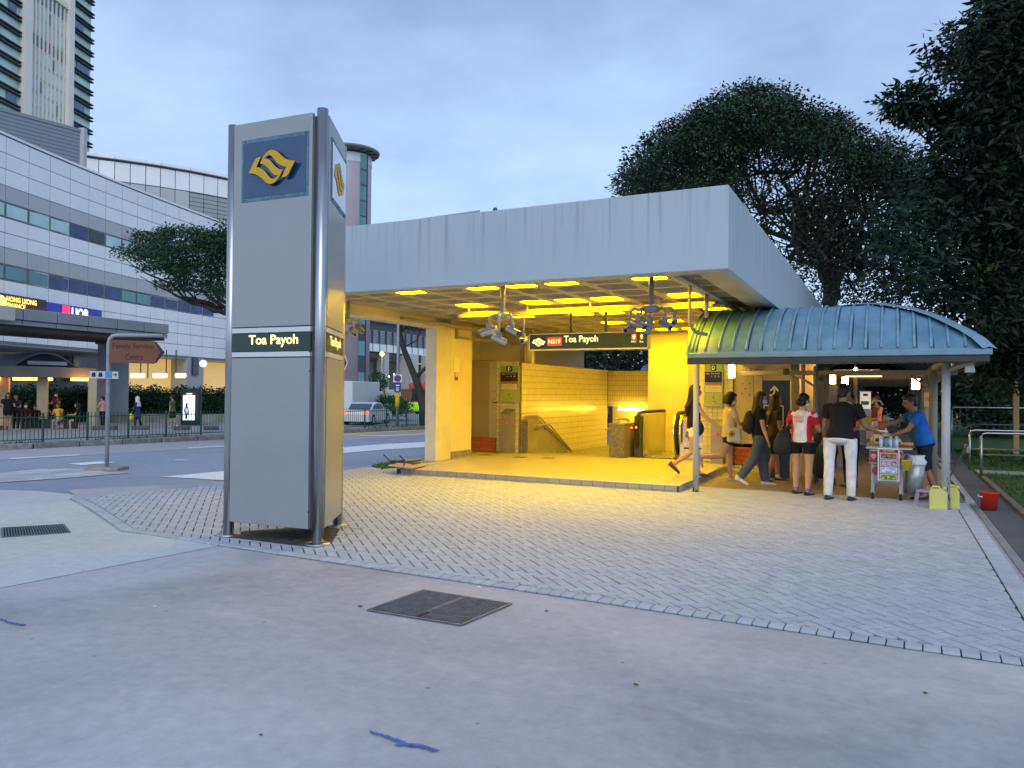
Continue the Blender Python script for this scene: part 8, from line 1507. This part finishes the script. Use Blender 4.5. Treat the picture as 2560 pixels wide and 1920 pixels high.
pw3 = person('woman in black tee and wide blue jeans with a black backpack and mask', (.97, 1.86, 0), A_R - 14, 1.61, legs=((9, 2), (-15, 20)), arms=((-8, 8, 12), (10, 8, 8)), head=(-12, 6), skin=sk1, top={'c': (.010, .010, .012)}, bottom=('jeans', (.07, .10, .14), 1.28), shoes=((.68, .67, .64), (.75, .75, .74)), hair=('long', (.030, .014, .009)), mask=(.42, .62, .72))
pw4 = person('person in dark shorts and black skate shoes half hidden behind the woman in jeans', (1.13, 2.6, 0), A_R, 1.57, legs=((9, 3), (-7, 12)), arms=((10, 8, 30), (5, 8, 20)), skin=sk2, top={'c': (.05, .035, .03)}, bottom=('shorts', (.012, .012, .014), .8), shoes=((.02, .02, .025), (.6, .58, .5)), hair=('long', (.035, .015, .010)), sock=(.65, .62, .55))
pw5 = person('woman in white and red sports shirt and black shorts waiting with a black shoulder bag', (1.79, .80, 0), A_R + 42, 1.58, legs=((3, 3), (-3, 3)), arms=((.20, .12, 1.12, Vector((-.3, .8, -.8))), (.24, -.06, 1.08, Vector((-.3, -.8, -.8)))), head=(-14, 14), skin=sk1, top={'c': (.62, .62, .66)}, top2=(.50, .02, .035), bottom=('shorts', (.012, .012, .015), .42), shoes=((.015, .015, .02), (.8, .8, .8)), hair=('tied', (.012, .008, .007)), mask=(.7, .72, .78), sock=(.22, .10, .42), glasses=True, legw=1.08, wide=1.06, stance=.075)
pw6 = person('man in black polo shirt and white trousers reaching over to the ice cream vendor', (2.36, .42, 0), A_R + 52, 1.76, False, lean=16, legs=((-4, 4), (6, 8)), arms=((14, 12, 22), (.44, -.40, 1.06, Vector((.1, -.2, -1)))), head=(-22, 6), skin=sk3, top={'c': (.011, .012, .015), 'long': -.015}, bottom=('trousers', (.62, .63, .68), 1.06), shoes=((.02, .025, .05), (.6, .62, .66)), hair=('short', (.010, .007, .006)), wide=1.04, stance=.085, legw=.95)
pw7 = person('man with cropped hair and white mask standing in the shade behind the man in black', (2.42, 2.35, 0), A_R + 205, 1.58, False, legs=((2, 2), (-2, 2)), arms=((20, 8, 60), (20, 8, 60)), skin=(.42, .17, .08), top={'c': (.05, .03, .10)}, bottom=('trousers', (.012, .012, .014)), hair=('buzz', (.015, .010, .008)), mask=(.72, .74, .66))
pw8 = person('ice cream vendor in bright blue shirt and navy shorts serving from the cart', (3.52, 1.30, 0), A_R + 168, 1.62, False, lean=17, legs=((8, 10), (-8, 14)), arms=((.50, .12, .98, Vector((0, .3, -1))), (.60, -.10, 1.12, Vector((0, -.3, -1)))), head=(6, 10), skin=sk3, top={'c': (.02, .13, .50), 'long': -.01}, bottom=('shorts', (.014, .018, .035), .98), shoes=((.03, .02, .02), (.03, .03, .03)), hair=('short', (.030, .012, .008)), mask=None, glasses=True, wide=1.06)
pw9 = person('person in peach shirt standing behind the second stall', tuple(Vector((at(2190, 960, 18.5).x, at(2190, 960, 18.5).y, 0))), A_R + 190, 1.58, legs=((0, 0), (0, 0)), arms=((25, 8, 60), (25, 8, 60)), skin=sk2, top={'c': (.60, .28, .22)}, bottom=('trousers', (.05, .05, .07)), hair=('short', (.02, .012, .01)), vox=.012)
pd_ = at(2386, 960, 44); pw10 = person('woman in dark dress walking away at the far end of the walkway', (pd_.x, pd_.y, .0), A_R + 95, 1.72, legs=((8, 2), (-8, 8)), skin=sk2, top={'c': (.015, .018, .03), 'long': -.14, 'dress': 1}, bottom=None, hair=('bob', (.012, .01, .01)), vox=.013)
# things people carry
def toW(p, v): return p['M'] @ Vector(v)
def at_hand(p, i): return p['M'] @ (p['wr'][i] + (p['wr'][i] - p['el'][i]).normalized() * .09)
h_ = at_hand(pw2, 0).lerp(at_hand(pw2, 1), .5) + Z_ * .03; pf_ = Vector((math.cos(R_(A_R)), math.sin(R_(A_R)), 0)); ph = T('phone', 'black mobile phone held up by the woman in yellow', 'phone', h_); MB().frame(h_, (pf_ * .8 + Z_ * .6).normalized(), pf_.cross(Z_), (Z_ * .8 - pf_ * .6).normalized(), .075, .038, .005, b=.004).build('body', m_black, ph)
bp = toW(pw3, pw3['sp'](.15) - pw3['fw'] * .17); bk_ = T('backpack', 'black backpack on the back of the woman in jeans', 'backpack', bp, R_(A_R - 14)); mm_ = Matrix.Rotation(R_(A_R - 14), 3, 'Z'); b = MB(); b.ball(bp, .10, .14, .21, 16, 12, M=mm_); b.ball(bp - mm_ @ X_ * .05 - Z_ * .06, .08, .11, .12, 14, 10, M=mm_); b.build('pack', m_bag, bk_)
for q in (1, -1): MB().tube([toW(pw3, pw3['sp'](.27) + Lf_ * q * .10 + pw3['fw'] * o_) for Lf_ in (Y_,) for o_ in (-.1, 0, .09)] + [toW(pw3, pw3['sp'](.12) + Y_ * q * .11 + pw3['fw'] * .09), toW(pw3, pw3['sp'](.05) + Y_ * q * .10 - pw3['fw'] * .1)], .014, 6).build('strap', m_bag, bk_)
bp = toW(pw5, pw5['sp'](-.01) + Y_ * .26 - pw5['fw'] * .10); sb_ = T('shoulder_bag', 'large black shoulder bag hanging at the side of the woman in red and white', 'bag', bp); mm_ = Matrix.Rotation(R_(A_R + 20), 3, 'Z'); b = MB(); loft(b, [(bp - Z_ * .20, mm_ @ X_ * .12, mm_ @ Y_ * .07), (bp - Z_ * .14, mm_ @ X_ * .20, mm_ @ Y_ * .10), (bp, mm_ @ X_ * .19, mm_ @ Y_ * .10), (bp + Z_ * .14, mm_ @ X_ * .12, mm_ @ Y_ * .06), (bp + Z_ * .20, mm_ @ X_ * .06, mm_ @ Y_ * .03)], 14); b.build('body', m_bag, sb_); MB().tube([bp + Z_ * .17, toW(pw5, pw5['sp'](.2) + Y_ * .15 - pw5['fw'] * .1), toW(pw5, pw5['sp'](.30) + Y_ * .10 - pw5['fw'] * .03), toW(pw5, pw5['sp'](.2) + Y_ * .13 + pw5['fw'] * .09), bp + Z_ * .16], .016, 6).build('strap', m_bag, sb_)
bp = toW(pw1, pw1['sp'](.0) - Y_ * .17 + pw1['fw'] * .05); hb2 = T('handbag', 'small black handbag at the hip of the woman in white shorts', 'bag', bp); MB().ball(bp, .10, .05, .13, 14, 10, M=Matrix.Rotation(R_(A_R), 3, 'Z')).build('body', m_bag, hb2); MB().tube([bp + Z_ * .1, toW(pw1, pw1['sp'](.28) - Y_ * .12), toW(pw1, pw1['sp'](.29) - Y_ * .05)], .008, 6).build('strap', m_bag, hb2)
bp = toW(pw2, pw2['sp'](.0) - Y_ * .19 + pw2['fw'] * .03); cb = T('canvas_bag', 'cream canvas bag with a sunflower print at the hip of the woman in yellow', 'bag', bp); mm_ = Matrix.Rotation(R_(A_R), 3, 'Z'); b = MB(); b.frame(bp, mm_ @ X_, mm_ @ Y_, Z_, .13, .03, .13, b=.025); b.build('body', mat('canvas', (.66, .60, .42), rough=.9, var=.1, scale=12), cb); b = MB(); b.tube([bp + mm_ @ Vector((-.05, -.031, .02)), bp + mm_ @ Vector((-.05, -.034, .02))], .06, 14); b.build('sunflower_print', mat('sunflower_petal', (.55, .30, .02), var=.4, scale=60), cb); b = MB(); b.tube([bp + mm_ @ Vector((-.05, -.034, .02)), bp + mm_ @ Vector((-.05, -.037, .02))], .026, 12); b.build('sunflower_print', mat('sunflower_core', (.12, .04, .01)), cb)
text('lettering', 'INDOOR', mat('shirt_red_print', (.5, .05, .07)), pw5['root'], toW(pw5, pw5['sp'](.235) - pw5['fw'] * .128 + Y_ * .085), -(pw5['M'].to_3x3() @ Y_), Z_, width=.17, height=.045, depth=.004); text('lettering', 'TARGET', MATS['shirt_red_print'], pw5['root'], toW(pw5, pw5['sp'](.195) - pw5['fw'] * .126 + Y_ * .08), -(pw5['M'].to_3x3() @ Y_), Z_, width=.17, height=.045, depth=.004)
tcn = at_hand(pw6, 1); pc_ = T('ice_cream_wrapper', 'white wrapped ice cream passed from the vendor to the man in black', 'ice cream', tcn); MB().frame(tcn + CR * .05 + Z_ * .02, (CR + Z_ * -.1).normalized(), CF, Z_, .07, .03, .012, b=.006).build('wrapper', m_white, pc_)
ld_ = at_hand(pw8, 0); la = T('ladle', 'ice cream scoop held over the cart by the vendor', 'scoop', ld_); MB().tube([ld_, ld_ - CR * .12 - Z_ * .03], .010, 8).build('handle', m_steel, la); MB().ball(ld_ - CR * .14 - Z_ * .035, .03, n=10, k=8).build('scoop', m_dark, la)
# people waiting across the road
def far(label, px, d, H, face, **k): p = at(px, 960, d); return person(label, (p.x, p.y, zg(p.x, p.y) + .11), A_R + face, H, vox=.014, group=None, **k)
B_, G_ = (.012, .012, .014), (.03, .03, .035)
far('woman in dark clothes with long hair standing at the far left of the bus stop', 21, 35.5, 1.72, -60, top={'c': B_}, bottom=('shorts', B_, .5), hair=('long', (.012, .009, .008)), skin=sk2, arms=((20, 10, 70), (20, 10, 70)), wide=1.15)
far('person in black with tied hair standing beside the woman at the far left', 41, 36, 1.64, -80, top={'c': G_}, bottom=('trousers', B_), hair=('tied', (.02, .012, .01)), skin=sk2, arms=((15, 8, 80), (15, 8, 80)), shoes=((.6, .6, .6), (.7, .7, .7)))
far('person in maroon top and white mask sitting on the bus stop bench', 68, 37.3, 1.62, -70, top={'c': (.06, .012, .012)}, bottom=('trousers', G_), hair=('short', (.01, .01, .01)), skin=sk2, mask=(.75, .75, .75), seat=.46, legs=((82, 84), (82, 84)), arms=((30, 8, 60), (30, 8, 60)), lean=12, sleeve=1.1)
far('person sitting with bowed head beside the one in maroon', 90, 37.6, 1.58, -60, top={'c': (.04, .01, .012)}, bottom=('trousers', G_), hair=('short', (.01, .01, .01)), skin=sk2, seat=.46, legs=((82, 84), (82, 84)), arms=((30, 8, 60), (30, 8, 60)), lean=30, sleeve=1.1)
far('person in navy standing behind the bench with a raised hand', 143, 41, 1.74, -100, top={'c': (.03, .03, .05)}, bottom=('trousers', B_), hair=('short', (.01, .01, .01)), skin=sk2, mask=(.7, .7, .7), arms=((20, 10, 120), (20, 10, 90)))
far('person in yellow shirt with orange arrow pattern sitting on the bench', 149, 37.3, 1.62, -90, top={'c': (.75, .55, .05)}, top2=(.8, .25, .02), bottom=('trousers', (.3, .3, .28)), hair=('short', (.02, .012, .01)), skin=(.45, .2, .1), seat=.46, legs=((80, 82), (80, 82)), arms=((30, 8, 110), (30, 8, 110)), lean=8)
far('person in black with bare knees sitting at the right end of the bench', 200, 37.5, 1.66, -150, top={'c': B_}, bottom=('shorts', B_, .6), hair=('bob', (.008, .008, .008)), skin=sk1, seat=.46, legs=((82, 84), (82, 84)), arms=((30, 8, 60), (30, 8, 60)), lean=8)
far('person in pink top and black leggings standing by the shelter column', 258, 38.6, 1.56, 175, top={'c': (.65, .28, .25)}, bottom=('trousers', B_, .85), hair=('short', (.012, .01, .01)), skin=sk1, arms=((30, 8, 100), (30, 8, 100)))
hj_ = far('woman in pale headscarf and navy tunic walking left across the road', 345, 38.2, 1.58, 178, top={'c': (.03, .04, .09), 'long': -.16, 'dress': 1}, bottom=('trousers', B_, .85), hair=('hijab', (.62, .55, .62)), skin=sk1, shoes=((.65, .65, .65), (.7, .7, .7)), sleeve=1.1, arms=((10, 8, 20), (25, 8, 60)), legs=((8, 4), (-8, 10)))
ol_ = far('man in olive T-shirt and black mask carrying a white bag across the road', 432, 38.6, 1.66, 178, female=False, top={'c': (.11, .12, .06), 'long': -.02}, bottom=('shorts', (.015, .02, .015), .8), hair=('short', (.01, .01, .01)), mask=(.01, .01, .01), skin=(.48, .28, .18), sock=(.7, .7, .7), arms=((0, 8, 5), (10, 10, 15)), legs=((8, 4), (-10, 12)))
q = at_hand(hj_, 0); yb = T('yellow_bag', 'yellow plastic bag carried by the woman in the pale headscarf', 'bag', q); MB().ball(q - Z_ * .16, .17, .12, .18, 12, 8).build('body', mat('yellow_bag', (.75, .60, .06), rough=.5, var=.1), yb)
q = at_hand(ol_, 1); wb_ = T('white_bag', 'white plastic bag carried by the man in olive', 'bag', q); b = MB(); loft(b, [(q - Z_ * .45, CR * .16, CF * .10), (q - Z_ * .25, CR * .12, CF * .08), (q, CR * .04, CF * .03)], 10); b.build('body', mat('white_bag', (.6, .63, .68), rough=.4, var=.15, scale=8), wb_)
# broken folding chair dumped at the left end of the platform
cf = T('broken_chair', 'upturned broken folding chair with black legs at the left end of the platform', 'broken chair', (-5.3, .3, HZ)); dY = lambda px, py, Y: onY(px, py, Y)
for (x0_, y0_), (x1_, y1_), (x2_, y2_), Y in (((959, 1137), (976, 1153), (954, 1173), .10), ((999, 1139), (1015, 1155), (1002, 1175), -.04)): MB().tube([dY(x0_, y0_, Y), dY(x1_, y1_, Y), dY(x2_, y2_, Y - .12)], .016, 8).build('leg', m_dark, cf)
MB().tube([dY(976, 1153, .10), dY(1014, 1153.5, .1), dY(1026, 1154, .12), dY(1054, 1150, .2)], .016, 8).build('frame_tube', m_dark, cf); MB().tube([dY(996, 1152, .3), dY(1012, 1149, .3)], .012, 8).build('frame_tube', m_dark, cf); MB().tube([dY(976, 1154, .10), dY(1030, 1158, .10), dY(1052, 1156, .16)], .014, 8).build('frame_tube', m_dark, cf)
m_ply = mat('peeling_plywood', (.50, .36, .22), rough=.8, var=.2, scale=9); a, c, e_, g_ = G(969, 1165, HZ + .03), G(1030, 1172, HZ + .03), G(1072, 1161, HZ + .03), G(1008, 1158, HZ + .03)
b = MB(); b.add([a, c, e_, g_] + [p + Z_ * .018 for p in (a, c, e_, g_)], [(0, 1, 2, 3), (4, 5, 6, 7), (0, 1, 5, 4), (1, 2, 6, 5), (2, 3, 7, 6), (3, 0, 4, 7)]); b.build('seat_board', m_ply, cf); MB().tube([dY(1030, 1160, .25), dY(1053, 1156, .25)], .02, 8).build('back_rail', m_ply, cf)
bpy.data.scenes.remove(_ts)
